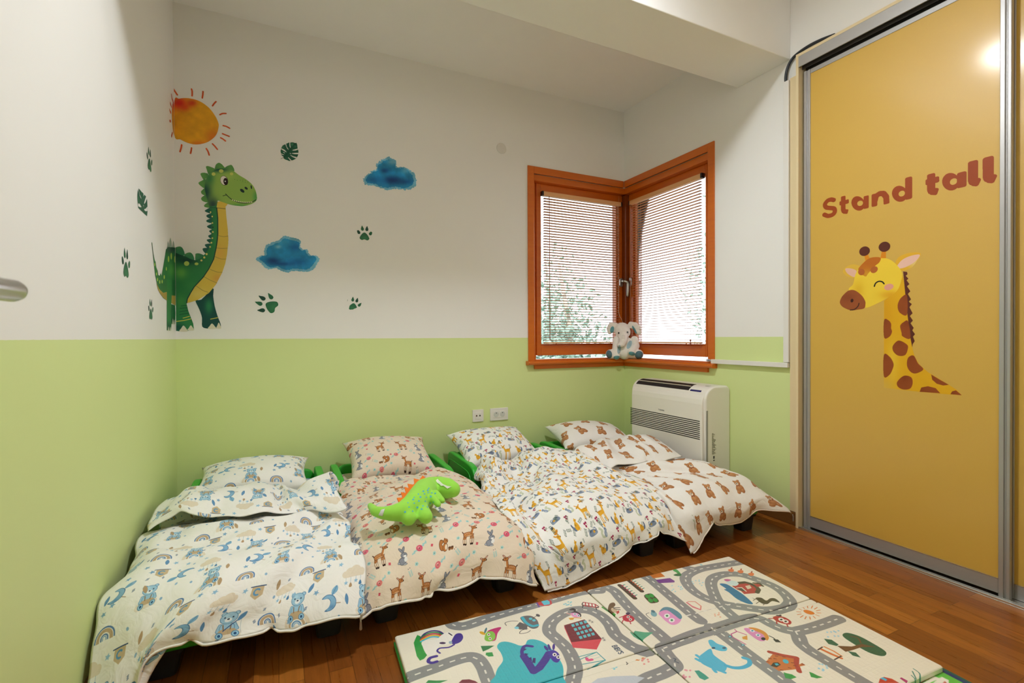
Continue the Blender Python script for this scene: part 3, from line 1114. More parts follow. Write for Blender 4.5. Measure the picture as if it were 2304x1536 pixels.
def acprof(x0, z1, r, n=8):
    p = [(XR, AZ0), (x0 + .02, AZ0), (x0 + .02, AZ0 + .03)]
    for i in range(n + 1):
        q = i / n * pi / 2
        p.append((x0 + r - r * cos(q), z1 - r + r * sin(q)))
    return p + [(XR - .02, z1), (XR, z1 - .02)]


MB().prism(acprof(AX + .012, AZ1, .085), 1, AY0, AY1).build('body', AW, ac, bev=.012, seg=4)
fr = [(AX, AZ0 + .01), (AX, .60), (AX + .004, .628), (AX + .014, .65), (AX + .024, .655), (AX + .03, .63), (AX + .03, AZ0 + .01)]
pnl = MB().prism(fr, 1, AY0 + .016, AY1 - .016).build('front_panel', AWW, ac, bev=.007, seg=3)
# intake slots
gy1, gy0, gz1, gz0 = PX(1418.7, 916, AX)[1], PX(1574.5, 946, AX)[1], .545, .405
gz1, gz0 = PX(1418.7, 915.5, AX)[2], PX(1418.7, 953, AX)[2]
gm = MB()
for i in range(10):
    z = gz1 - (gz1 - gz0) * (i + .5) / 10
    gm.box((AX - .0008, gy0, z - .0028), (AX + .002, gy1, z + .0028))
gm.build('intake_grille', AD, pnl)
# top outlet
oa, ob = 2.235, AY1 - .03
tp = []
r = .085
for q in (38, 48, 58, 68, 78, 88):
    a = radians(q)
    tp.append((AX + .012 + r - r * cos(a) - .0012 * cos(a), AZ1 - r + r * sin(a) + .0012 * sin(a)))
tp2 = [(x + .004, z - .006) for x, z in tp[::-1]]
MB().prism(tp + tp2, 1, oa, ob).build('air_outlet', AD, ac)
q = radians(60)
MB().prism(rrect(AX + .012 + r - r * cos(q) - .004, AZ1 - r + r * sin(q) - .001, AX + .012 + r - r * cos(q) + .014, AZ1 - r + r * sin(q) + .004, .002), 1, oa + .004, ob - .004).build('louvre', M('louvre_cream', '#cfc6b4', .4), ac, bev=.001)
tp3 = []
for q in (36, 44):
    a = radians(q)
    tp3.append((AX + .012 + r - r * cos(a) - .001 * cos(a), AZ1 - r + r * sin(a) + .001 * sin(a)))
MB().prism(tp3 + [(x + .004, z - .005) for x, z in tp3[::-1]], 1, AY0 + .05, oa - .012).build('display_strip', M('display_blue', '#2b2f6b', .2), ac)
MB().box((AX + .075, AY0 + .035, AZ1 - .001), (AX + .10, AY0 + .06, AZ1 + .0008)).build('button', M('button_grey', '#c9c5bd', .4), ac, bev=.0005)
# recessed side seam, rating label and logo
MB().box((AX + .020, AY0 - .0006, AZ0 + .02), (AX + .032, AY0 + .004, .565)).build('side_seam', M('seam_grey', '#9a9893', .5), ac)
tg = lambda n, m, p, **k: m.build(n, HOLE, p, **k)
lm = MB()
rg = random.Random(4)
a, b = PY(1602, 975, AY0), PY(1618, 1040, AY0)
lx0, lz1 = a[0], a[2]
z = lz1
for i in range(27):
    x = lx0
    for j in range(rg.choice((1, 2, 2))):
        w = rg.uniform(.006, .02)
        if x + w < lx0 + .036 and not (3 < i < 8 and j):
            lm.box((x, AY0 - .0009, z - .0018), (x + w, AY0 + .002, z))
        x += w + .002
    z -= .0047
lm.box((lx0 + .01, AY0 - .0009, z - .024), (lx0 + .02, AY0 + .002, z - .008)).box((lx0 + .010, AY0 - .0009, z - .037), (lx0 + .021, AY0 + .002, z - .031))
lm.build('rating_label', M('label_ink', '#3c3c3c', .6), ac)


def text_mesh(s, size, mat, name, parent, M4, sx=1.):
    cu = bpy.data.curves.new('t', 'FONT')
    cu.body = s
    cu.size = size
    cu.align_x = 'CENTER'
    cu.offset = size * .012
    o = bpy.data.objects.new('t', cu)
    COL.objects.link(o)
    me = bpy.data.meshes.new_from_object(o.evaluated_get(bpy.context.evaluated_depsgraph_get()))
    bpy.data.objects.remove(o)
    me.transform(Matrix.Diagonal((sx, 1, 1, 1)))
    me.transform(M4)
    me.transform(Matrix.Translation(-wloc(parent)))
    return link(name, me, mat, parent)


lc = PX(1488, 923.5, AX)
text_mesh('TOSHIBA', .0125, M('logo_grey', '#4a4a4c', .4), 'logo', pnl, Matrix(((0, 0, 1, AX - .0006), (-1, 0, 0, lc[1]), (0, 1, 0, lc[2]), (0, 0, 0, 1))), 1.1)


# ------------------------------------------------------------------ wall stickers
EPS = .0009
PBK = lambda x, y: (x, YB - EPS, y)
PLF = lambda x, y: (XL + EPS, x, y)


def crop(ox, oy, s, fn):
    return lambda p: fn(ox + p[0] * s, oy + p[1] * s)


def on_back(x, y):
    q = PY(x, y, YB)
    return (q[0], q[2])


def on_left(x, y):
    q = PX(x, y, XL)
    return (q[1], q[2])


# sun, folded over the corner
SS = 160 / 1446
cv = Cv(XL + .002, 1.96, -.19, 2.36, 1300)
cv.tf = crop(370, 190, SS, on_back)
cv.poly(cr([(206, 330), (300, 290), (440, 277), (600, 300), (750, 360), (900, 470), (1020, 620), (1090, 760), (1102, 860), (1060, 1010), (960, 1120), (830, 1190), (650, 1220), (480, 1190), (330, 1120), (206, 1036)], 6), '#e6a51e')
cv.air(300, 380, 190, 150, '#cf2410', 1).air(560, 380, 130, 90, '#cf3010', .8).air(420, 470, 120, 90, '#d2340f', .6).air(1000, 1080, 180, 200, '#e0761e', .9).air(700, 1200, 200, 70, '#e2791e', .8)
for p in ([(185, 95), (220, 150), (262, 212)], [(552, 95), (565, 150), (562, 232)], [(785, 145), (780, 210), (770, 275)], [(1048, 350), (1010, 390), (978, 435)], [(1128, 615), (1180, 592), (1250, 590)], [(1195, 838), (1260, 855), (1325, 890)],
          [(1182, 1002), (1250, 1030), (1315, 1055)], [(1145, 1085), (1190, 1110), (1240, 1148)], [(978, 1208), (1020, 1250), (1075, 1318)], [(852, 1305), (885, 1360), (910, 1435)], [(552, 1290), (545, 1340), (532, 1400)], [(350, 1228), (340, 1290), (318, 1365)]):
    cv.line(cr(p, 5, False), .0075, '#d2592a')
cv.wash(.1, 30, 1)
cl = Cv(2.86, 1.96, YB - .002, 2.36, 1300)
cl.tf = crop(370, 190, SS, on_left)
cl.poly([(206, 335), (180, 350), (163, 400), (152, 500), (150, 620), (155, 760), (166, 880), (178, 980), (192, 1032), (206, 1040), (225, 1040), (225, 335)], '#dd9a1c').air(190, 400, 60, 160, '#cc2a10', 1)
for p in ([(137, 210), (150, 280), (172, 345)], [(112, 375), (125, 410), (138, 450)], [(102, 515), (112, 545), (128, 572)], [(104, 742), (112, 743), (122, 743)], [(160, 985), (150, 1020), (140, 1055)]):
    cl.line(p, .013, '#c4573a')
sticker('sun_sticker', [(cv, PBK), (cl, PLF)], 'orange and red watercolour sun sticker above the dinosaur in the corner')

# dinosaur, folded over the corner
cv = Cv(XL + .002, 1.02, -.07, 1.98, 1300)
A1 = crop(380, 340, 220 / 1536, on_back)
B1 = crop(320, 520, 220 / 1408, on_back)
AB = lambda p: ((p[0] * (220 / 1536) + 380 - 320) / (220 / 1408), (p[1] * (220 / 1536) + 340 - 520) / (220 / 1408))
cv.tf = A1
for p in ([(630, 370), (595, 290), (585, 240), (640, 242), (740, 290), (700, 340)], [(738, 292), (726, 250), (745, 205), (785, 183), (830, 205), (870, 250), (888, 285)], [(885, 275), (900, 245), (940, 225), (992, 222), (1025, 315)], [(620, 365), (560, 340), (510, 345), (497, 362), (520, 410), (560, 452)], [(580, 445), (510, 468), (465, 500), (500, 545), (570, 580)],
          [(575, 585), (520, 615), (505, 645), (530, 680), (600, 695)], [(600, 690), (535, 710), (507, 745), (535, 785), (620, 800)], [(630, 805), (580, 825), (553, 855), (570, 878), (650, 885)]):
    cv.poly(cr(p, 4), '#5f9a50').air(p[0][0], p[0][1], 60, 60, '#3f7a4e', .6)
SP = '#1f6054'
for p in ([(655, 890), (600, 910), (563, 938), (600, 962), (660, 972)], [(665, 985), (610, 995), (588, 1018), (615, 1045), (665, 1058)], [(668, 1062), (610, 1075), (586, 1098), (615, 1118), (672, 1125)], [(674, 1150), (620, 1165), (598, 1183), (625, 1208), (676, 1218)], [(678, 1235), (640, 1245), (634, 1258), (650, 1278), (680, 1288)],
          [(676, 1305), (630, 1320), (618, 1335), (640, 1355), (676, 1368)], [(666, 1380), (612, 1385), (596, 1400), (620, 1425), (660, 1442)], [(660, 1455), (590, 1458), (565, 1472), (585, 1505), (640, 1530)]):
    cv.poly(cr(p, 3), SP)
cv.tf = B1
for p in ([(1000, 50), (965, 58), (952, 75), (970, 95), (1000, 105)], [(990, 118), (942, 118), (930, 130), (955, 158), (985, 170)], [(978, 190), (920, 185), (903, 200), (925, 232), (960, 245)], [(960, 248), (885, 243), (870, 262), (890, 300), (925, 318)]):
    cv.poly(cr(p, 3), SP)
for p in ([(900, 360), (830, 322), (775, 322), (766, 345), (770, 425), (840, 400)], [(745, 418), (735, 350), (700, 310), (650, 312), (605, 345), (650, 400)], [(610, 345), (595, 270), (565, 228), (520, 222), (470, 245), (460, 320), (540, 345)]):
    cv.poly(cr(p, 4), '#37825a').air(p[3][0], p[3][1], 60, 50, '#5d9c55', .6)
# far leg
cv.poly(cr([(765, 990), (850, 985), (1018, 820), (1022, 930), (1045, 1080), (1085, 1220), (1130, 1340), (1120, 1392), (1040, 1400), (945, 1402), (865, 1372), (862, 1250), (825, 1130)], 3), '#0f4a44').air(960, 1080, 70, 130, '#2c8a52', .9).air(960, 900, 100, 60, '#0b3a3a', .8)
# green body
cv.poly([AB(p) for p in [(600, 700), (640, 890), (662, 1000), (672, 1200), (660, 1400), (640, 1536)]] + [(960, 250), (915, 315), (850, 385), (770, 420), (700, 402), (620, 362), (540, 335), (470, 305), (462, 310), (462, 1400), (482, 1432), (535, 1440), (640, 1440), (655, 1433), (745, 1415), (735, 1330), (700, 1240), (665, 1150), (640, 1050), (648, 980), (700, 880), (755, 790), (880, 660), (960, 540), (1030, 400), (1065, 240), (1085, 100), (1088, 0)] + [AB(p) for p in [(750, 1480), (768, 1300), (768, 1050), (752, 900), (765, 790)]], '#2f8148')
cv.air(640, 420, 220, 90, '#0d4038', 1).air(520, 340, 120, 60, '#0d4038', .9).air(560, 600, 110, 110, '#67ad4e', .9).air(1050, 120, 40, 200, '#3f9650', .6).air(560, 1010, 90, 120, '#4a9a4c', .7).air(520, 1390, 120, 80, '#0c4a40', .9).air(470, 1100, 30, 300, '#1c6340', .6).air(930, 480, 120, 60, '#2a7c46', .5).air(700, 780, 100, 90, '#3f8f4a', .6)
cv.tf = A1
cv.air(660, 1100, 30, 320, '#1c5a4a', .7)
cv.tf = B1
# belly
cv.poly([AB(p) for p in [(750, 870), (765, 795), (830, 785), (925, 830), (890, 875), (905, 1050), (925, 1230), (934, 1400), (930, 1536)]] + [(1240, 60), (1235, 200), (1222, 330), (1195, 470), (1150, 600), (1060, 770), (960, 890), (800, 990), (645, 1035), (650, 975), (700, 880), (755, 790), (880, 660), (960, 540), (1030, 400), (1065, 240), (1085, 100), (1088, 0)] + [AB(p) for p in [(750, 1480), (768, 1300), (768, 1050)]], '#e0c04e')
cv.air(1120, 320, 90, 120, '#e9b452', .8).air(1080, 680, 90, 80, '#dca248', .8).air(800, 900, 160, 90, '#e6d070', .7)
for p in ([(1100, 65), (1170, 78), (1235, 70)], [(1065, 238), (1150, 250), (1225, 245)], [(1045, 365), (1130, 398), (1205, 400)], [(980, 550), (1080, 588), (1150, 592)], [(890, 655), (980, 705), (1075, 745)], [(780, 790), (870, 850), (950, 880)]):
    cv.line(cr(p, 4, False), .0032, '#a08a44', .8)
cv.line([AB(p) for p in [(752, 890), (768, 1050), (770, 1300), (750, 1480)]] + [(1086, 90), (1065, 240), (1030, 400), (960, 540), (880, 660), (750, 800), (700, 880), (650, 975), (640, 1030)], .0045, '#163f3a')
for p in ([(560, 1075), (640, 1070)], [(545, 1110), (650, 1100)], [(540, 1160), (660, 1140)], [(540, 1200), (665, 1180)], [(1010, 1175), (1065, 1165)], [(1000, 1210), (1075, 1200)]):
    cv.line(p, .003, '#114a3a', .8)
for p in ([(495, 1298), (600, 1285), (700, 1262)], [(590, 1250), (680, 1225)], [(985, 1265), (1085, 1245)]):
    cv.line(p, .004, '#d3c850')
for x0, x1, yt, yb in ((538, 650, 1358, 1440), (655, 745, 1355, 1425), (948, 1060, 1328, 1402), (1068, 1135, 1315, 1398)):
    cv.poly(cr([(x0, yb), (x0 + (x1 - x0) * .2, (yt + yb) / 2), ((x0 + x1) / 2, yt), (x0 + (x1 - x0) * .85, (yt + yb) / 2), (x1, yb)], 5), '#d9d4bc')
for x, y, rx, ry in ((1018, 12, 13, 12), (1011, 100, 12, 12), (996, 166, 13, 13), (978, 226, 13, 13), (928, 330, 15, 16), (894, 378, 15, 16), (853, 421, 15, 14), (782, 470, 28, 20), (640, 465, 38, 34)):
    cv.ell(x, y, rx, ry, '#b8cc62' if rx > 20 else '#e3d27c')
# head
cv.tf = A1
cv.poly(cr([(640, 860), (612, 790), (580, 680), (562, 560), (578, 450), (630, 360), (710, 300), (800, 275), (900, 278), (1010, 310), (1100, 375), (1230, 455), (1320, 540), (1368, 640), (1383, 740), (1362, 788), (1290, 832), (1170, 862), (1050, 855), (930, 830), (830, 795), (765, 780), (745, 850)], 5), '#93b957')
cv.air(580, 640, 110, 220, '#1c4a44', 1).air(690, 840, 110, 130, '#2c4a44', 1).air(780, 285, 220, 60, '#1c5248', .95).air(640, 420, 90, 130, '#2f7a4a', .8).air(1370, 720, 60, 110, '#3f9a50', .7).air(1080, 860, 260, 40, '#4fa04e', .8).air(950, 400, 120, 60, '#a9c966', .6)
for x, y, rx, ry in ((702, 360, 30, 27), (822, 312, 36, 28), (985, 357, 28, 23)):
    cv.ell(x, y, rx, ry, '#c9d06a')
cv.ell(868, 462, 59, 76, '#2a1a1a', -15)
cv.ell(866, 461, 54, 71, '#ece4dc', -15)
cv.ell(893, 477, 36, 56, '#231315', -8)
cv.ell(886, 474, 10, 11, '#ffffff')
for x, y, rx, ry, r in ((1152, 622, 40, 22, 38), (1214, 583, 29, 17, 38), (1295, 565, 11, 30, -8)):
    cv.ell(x, y, rx, ry, '#132e2c', r)
for x, y in ((1035, 445), (1075, 458), (1122, 458), (1160, 480), (1202, 490), (1240, 488), (1160, 455), (1200, 465)):
    cv.ell(x, y, 5, 5, '#4d7a3c')
cv.line(cr([(892, 672), (940, 720), (1000, 765), (1080, 800), (1180, 816), (1290, 806), (1365, 765)], 5, False), .0035, '#1d2a24')
cv.line([(850, 704), (900, 688)], .0028, '#1d2a24')
for i in range(11):
    t = i / 10
    cv.ell(1000 + 300 * t, 768 + 58 * t - 26 * t * t + 34 * t * (1 - t), 10, 9, '#efe8cc')
cv.line([(640, 880), (750, 890), (885, 906)], .0025, '#2a3c3a', .8)
for x, y in ((655, 958), (681, 1026), (685, 1128), (691, 1268), (684, 1366), (668, 1438), (648, 1502)):
    cv.ell(x, y, 12, 13, '#e3d27c')
cv.ell(691, 1195, 9, 10, '#12221f')
cl = Cv(2.50, 1.02, YB - .002, 1.60, 1300)
cl.tf = crop(320, 520, 220 / 1408, on_left)
for p in ([(360, 240), (362, 175), (370, 142), (380, 180), (392, 240)], [(388, 235), (392, 140), (403, 90), (418, 150), (430, 235)], [(432, 240), (438, 165), (447, 135), (458, 170), (468, 240)]):
    cl.poly(p, '#8fa394')
GL = '#2c7a42'
cl.poly([(132, 160), (140, 165), (160, 330), (178, 420), (190, 440), (200, 520), (220, 570), (228, 630), (248, 640), (265, 600), (275, 640), (288, 570), (305, 480), (322, 380), (340, 260), (352, 250), (362, 225), (470, 235), (488, 240), (488, 1070), (470, 1065), (430, 1040), (350, 995), (300, 960), (250, 890), (220, 800), (185, 640), (165, 470), (150, 320)], GL)
cl.air(420, 260, 90, 70, '#0b3a38', 1).air(420, 560, 60, 120, '#5aa84a', .8).air(150, 300, 30, 180, '#4c5a48', .8).air(300, 760, 60, 120, '#1f6a3a', .6)
cl.poly([(200, 740), (225, 840), (250, 890), (300, 955), (350, 995), (430, 1042), (488, 1072), (488, 930), (430, 925), (355, 870), (300, 888), (240, 830)], '#b29a4a')
cl.poly([(425, 700), (488, 700), (488, 925), (440, 925), (425, 850)], '#1d6a38')
cl.poly([(352, 690), (428, 700), (424, 900), (414, 1060), (418, 1350), (412, 1428), (380, 1430), (352, 1425)], '#2f8446').air(380, 1400, 40, 90, '#0d4438', .9)
cl.poly([(415, 1050), (470, 1068), (476, 1200), (470, 1335), (420, 1330), (408, 1180)], '#1d6a3c').air(445, 1300, 40, 60, '#0d3c34', .8)
for x, y0, y1 in ((376, 1370, 1430), (402, 1375, 1430), (438, 1255, 1335), (458, 1270, 1335)):
    cl.poly(cr([(x - 8, y1), (x - 6, (y0 + y1) / 2), (x, y0), (x + 6, (y0 + y1) / 2), (x + 8, y1)], 3), '#cfd2bc')
for x, y, ry in ((376, 400, 45), (415, 360, 48), (466, 405, 48), (344, 540, 28), (314, 660, 28), (284, 725, 26), (249, 730, 28), (217, 695, 26), (203, 615, 24), (177, 480, 24)):
    cl.ell(x, y, 8 if ry < 40 else 11, ry, '#a8c452')
sticker('dinosaur_sticker', [(cv, PBK), (cl, PLF)], 'big long-necked green dinosaur sticker folded into the room corner')

# clouds


def cloud(cxs, lab, seed, cropt, dark):
    pts = np.array([cropt(p) for p in cxs])
    a, b = pts.min(0) - .03, pts.max(0) + .03
    c = Cv(a[0], a[1], b[0], b[1], 1300)
    rg = random.Random(seed)
    c.tf = cropt
    P = cr(cxs, 8)
    out = []
    for i, p in enumerate(P):
        out.append(p + np.array([rg.uniform(-1, 1), rg.uniform(-1, 1)]) * 9)
    c.poly(out, '#74b6d4')
    m = np.array(cxs).mean(0)
    c.poly([m + (p - m) * np.array([.9, .86]) + np.array([rg.uniform(-1, 1), rg.uniform(-1, 1)]) * 6 for p in P], '#1f8cc6')
    for (x, y, rx, ry, col, al) in dark:
        c.air(x, y, rx, ry, col, al)
    c.wash(.22, 26, seed)
    return sticker('cloud_sticker', [(c, PBK)], lab)


cloud([(115, 540), (180, 482), (250, 470), (248, 390), (280, 308), (340, 280), (440, 235), (500, 220), (580, 150), (680, 175), (800, 200), (855, 245), (840, 320), (890, 375), (960, 370), (985, 435), (1040, 480), (1110, 475), (1160, 530), (1130, 600), (1070, 690), (980, 740), (860, 735), (740, 725), (640, 750), (520, 720), (450, 680), (330, 700), (240, 650), (200, 600)], 'wide blue watercolour cloud sticker right beside the dinosaur', 3, crop(560, 510, 180 / 1317, on_back),
      [(400, 560, 150, 70, '#07407f', .95), (760, 340, 110, 80, '#0a5a9c', .8), (800, 580, 220, 80, '#0b5da0', .85), (560, 610, 200, 40, '#083e80', .7), (560, 250, 160, 60, '#3fa2d0', .7), (480, 330, 70, 40, '#8cc4dc', .8)])
cloud([(195, 270), (215, 235), (260, 205), (265, 190), (320, 175), (320, 125), (360, 90), (435, 55), (500, 90), (512, 145), (580, 145), (640, 180), (680, 225), (695, 300), (665, 345), (580, 362), (500, 350), (430, 362), (350, 345), (290, 320), (220, 310)], 'smaller blue watercolour cloud sticker high in the middle of the back wall', 5, crop(770, 340, 190 / 789, on_back),
      [(470, 270, 110, 50, '#063a7a', 1), (400, 180, 60, 30, '#0a4a8e', .8), (300, 270, 90, 40, '#0d5ca0', .8), (600, 285, 100, 30, '#0a4f94', .8), (470, 100, 60, 40, '#8cc4dc', .8), (590, 180, 50, 40, '#6fb4d6', .7)])

# monstera leaf and paw prints


def leaf_sticker(lab, cropt, place, ctr, left):
    pts = np.array([cropt(p) for p in ((280, 250), (1340, 1350))])
    a, b = pts.min(0) - .02, pts.max(0) + .02
    c = Cv(a[0], a[1], b[0], b[1], 2200)
    c.tf = cropt
    c.poly(cr([(1200, 285), (1150, 305), (1050, 275), (940, 258), (860, 275), (770, 275), (640, 330), (540, 380), (420, 440), (350, 540), (330, 640), (290, 740), (310, 880), (330, 980), (400, 1050), (470, 1110), (460, 1170), (540, 1240), (680, 1290), (800, 1335), (940, 1305), (1060, 1260), (1180, 1190), (1250, 1090), (1305, 960), (1320, 800), (1290, 670), (1260, 540), (1250, 430)], 4), '#1f5c46')
    c.air(950, 380, 110, 110, '#5a9a74', .7).air(1150, 500, 90, 70, '#3f7d62', .7).air(430, 540, 100, 80, '#44835a', .7).air(1100, 760, 200, 40, '#3f8060', .7).air(650, 1180, 120, 60, '#3a7a5c', .7)
    c.line([(470, 1120), (700, 900), (900, 620), (1120, 330)], .0022, '#0d3a34')
    c.line([(740, 790), (500, 480)], .0016, '#0d3a34')
    c.line([(880, 820), (1240, 780)], .0016, '#0d3a34')
    for p in ([(790, 270), (845, 275), (850, 430), (880, 560), (845, 575), (800, 480)], [(560, 370), (610, 340), (650, 520), (745, 650), (735, 695), (650, 600)], [(330, 660), (365, 610), (520, 690), (645, 825), (590, 820), (450, 740)], [(300, 895), (400, 930), (495, 970), (490, 995), (380, 975), (300, 935)],
              [(1340, 600), (1330, 665), (1150, 735), (975, 740), (985, 700), (1150, 650)], [(1340, 860), (1340, 945), (1100, 945), (935, 905), (950, 875), (1120, 865)], [(1230, 1110), (1170, 1190), (980, 1110), (845, 1010), (870, 995), (1020, 1060)], [(930, 1310), (870, 1330), (760, 1200), (710, 1125), (740, 1120), (840, 1210)]):
        c.poly(p, None)
    c.ell(488, 855, 62, 22, None, 35)
    c.ell(855, 905, 50, 18, None, 40)
    c.line([(305, 1215), (470, 1125)], .0018, '#6d4a44')
    return sticker('leaf_sticker', [(c, place)], lab)


leaf_sticker('round dark green monstera leaf sticker between the sun and the upper cloud', crop(620, 310, 70 / 1792, on_back), PBK, None, 0)


def lleaf(p):                                                   # the same leaf upright on the left wall
    x, y = (p[0] - 790) / 560, (790 - p[1]) / 560
    a = radians(38)
    x, y = x * cos(a) - y * sin(a), x * sin(a) + y * cos(a)
    q = on_left(320, 455)
    return (q[0] + x * .085, q[1] + y * .098)


leaf_sticker('slim green monstera leaf sticker on the left wall above the dinosaur tail', lleaf, PLF, None, 1)


def paw(lab, x, y, s, rot, place, style=0, cut=False):
    c = Cv(x - .1, y - .1, x + .1, y + .1, 1500)
    c.at(x, y, s, rot)
    G1, G2 = '#2a6a48', '#1d4a3c'
    c.poly(cr([(-.50, -.52), (-.30, -.12), (0, .10), (.30, -.12), (.50, -.52), (.30, -.72), (0, -.64), (-.30, -.72)], 5), G1 if style else '#2f6648').air(0, -.5, .5, .3, '#3f8a58', .6)
    for i, (tx, ty, r) in enumerate(((-.62, .12, 28), (-.22, .52, 6), (.26, .52, -6), (.66, .08, -30))):
        e = [(-.15, -.05), (-.13, -.18), (0, -.25), (.13, -.18), (.15, -.02), (.07, .16), (0, .30 if 0 < i < 3 or style else .17), (-.08, .16)]
        a = radians(r)
        c.poly(cr([(tx + u * cos(a) - v * sin(a), ty + u * sin(a) + v * cos(a)) for u, v in e], 4), G2 if i % 2 == 0 else G1)
    if cut:
        c.poly([(-.75, -.9), (-.42, -.9), (-.42, .9), (-.75, .9)], None)
        c.poly([(.1, -.56), (.6, -.2), (.8, -.9), (-.2, -.95)], None)
    return sticker('paw_sticker', [(c, place)], lab, group='paw print stickers')


for (px, py), s, rot, lab, st, ct in (((820, 525), .057, 0, 'upright green paw print sticker under the upper cloud', 0, 0), ((601, 684), .072, 62, 'large green paw print sticker lying sideways beneath the wide cloud', 1, 0), ((796, 684), .052, -12, 'trimmed bright green paw print sticker low on the back wall', 1, 1)):
    q = on_back(px, py)
    paw(lab, q[0], q[1], s, rot, PBK, st, ct)
for (px, py), s, lab in (((336, 360), .062, 'topmost grey green paw print sticker on the left wall, just under the sun'), ((283, 593), .066, 'grey green paw print sticker on the left wall farthest from the corner'), ((339, 697), .056, 'lowest grey green paw print sticker on the left wall, by the dinosaur feet')):
    q = on_left(px, py)
    paw(lab, q[0], q[1], s, 0, PLF)

# ------------------------------------------------------------------ fabric prints (one repeat each, metres; up = towards the pillow)


def star(c, x, y, r, col, rot=0):
    c.poly([(x + (r if i % 2 == 0 else r * .45) * sin(pi * i / 5 + rot), y + (r if i % 2 == 0 else r * .45) * cos(pi * i / 5 + rot)) for i in range(10)], col)


def arc(c, x, y, r, w, col, a0=0, a1=180):
    c.line([(x + r * cos(radians(a0 + (a1 - a0) * i / 12)), y + r * sin(radians(a0 + (a1 - a0) * i / 12))) for i in range(13)], w, col, 1, w * .1)


BL, BD, BP = '#9ec6e0', '#5584ae', '#c0a886'


def rainbow(c, x, y, s, rot=0):
    c.at(x, y, s, rot)
    for r, w, col in ((3.3, .5, '#5b7fae'), (2.3, 1.1, '#bda484'), (1.15, .45, '#5b7fae'), (.6, .35, '#86abc9')):
        arc(c, 0, -1.5, r, w, col)
        c.line([(-r, -1.5), (-r, -2.1)], w, col, 1, .05)
        c.line([(r, -1.5), (r, -2.1)], w, col, 1, .05)


def puff(c, col, al=1.):
    for x, y, r in ((-3, 0, 1.2), (-1.4, .7, 1.5), (.6, 1., 1.8), (2.4, .3, 1.3)):
        c.ell(x, y, r, r, col, 0, al)
    c.line([(-3, -.6), (2.8, -.6)], 1.3, col, al)


def bearling(c, x, y, s, seat=0, rod=False, rot=0):
    c.at(x, y, s, rot)
    if seat == 0:
        for r, w, col in ((4.2, 1.3, '#e3d8c6'), (2.8, .9, '#c3aa88'), (1.7, .45, '#5b8fbe'), (1.1, .4, '#8fbcdc')):
            arc(c, 0, -6.2, r, w, col)
    else:
        c.at(x, y - s * 3.4, s, rot)
        puff(c, '#e6dccd')
        c.at(x, y, s, rot)
    c.line([(-1.9, .3), (-2.5, -1.8)], 1.2, BD)
    c.line([(1.9, .3), (2.6, -1.6)], 1.2, BD)
    c.line([(-1.9, .3), (-2.5, -1.8)], .9, BL)
    c.line([(1.9, .3), (2.6, -1.6)], .9, BL)
    c.ell(0, -1., 2.1, 2.3, BD)
    c.ell(0, -1., 1.95, 2.15, BL)
    c.poly(cr([(-1.9, -1.4), (1.9, -1.4), (2., -3.1), (-2., -3.1)], 3), BP)
    for d in (-1, 1):
        c.line([(d * .9, -1.5), (d * 1.1, .3)], .35, '#8a7358')
        c.ell(d * 2.1, -3.4, 1.05, 1.15, BD)
        c.ell(d * 2.1, -3.4, .8, .9, '#9ccbe6')
        c.ell(d * 2.1, -3.4, .4, .5, '#2c5686')
        c.ell(d * 1.9, 4.6, .85, .85, BD)
        c.ell(d * 1.9, 4.6, .62, .62, '#a9cfe6')
    c.ell(0, 2.9, 2.5, 2.35, BD)
    c.ell(0, 2.9, 2.32, 2.18, BL).air(-.8, 3.8, 1.2, 1., '#b9dcee', .8)
    c.ell(0, 2.1, 1., .8, '#e8eef2')
    c.ell(0, 2.4, .38, .28, '#26344c')
    for d in (-1, 1):
        c.ell(d * 1.15, 3.1, .24, .3, '#26344c')
    if rod:
        c.line([(-1, -1.9), (3.6, 2.4)], .3, '#2f5487')
        c.line([(3.6, 2.4), (3.5, -3.6)], .1, '#9fb4c8')


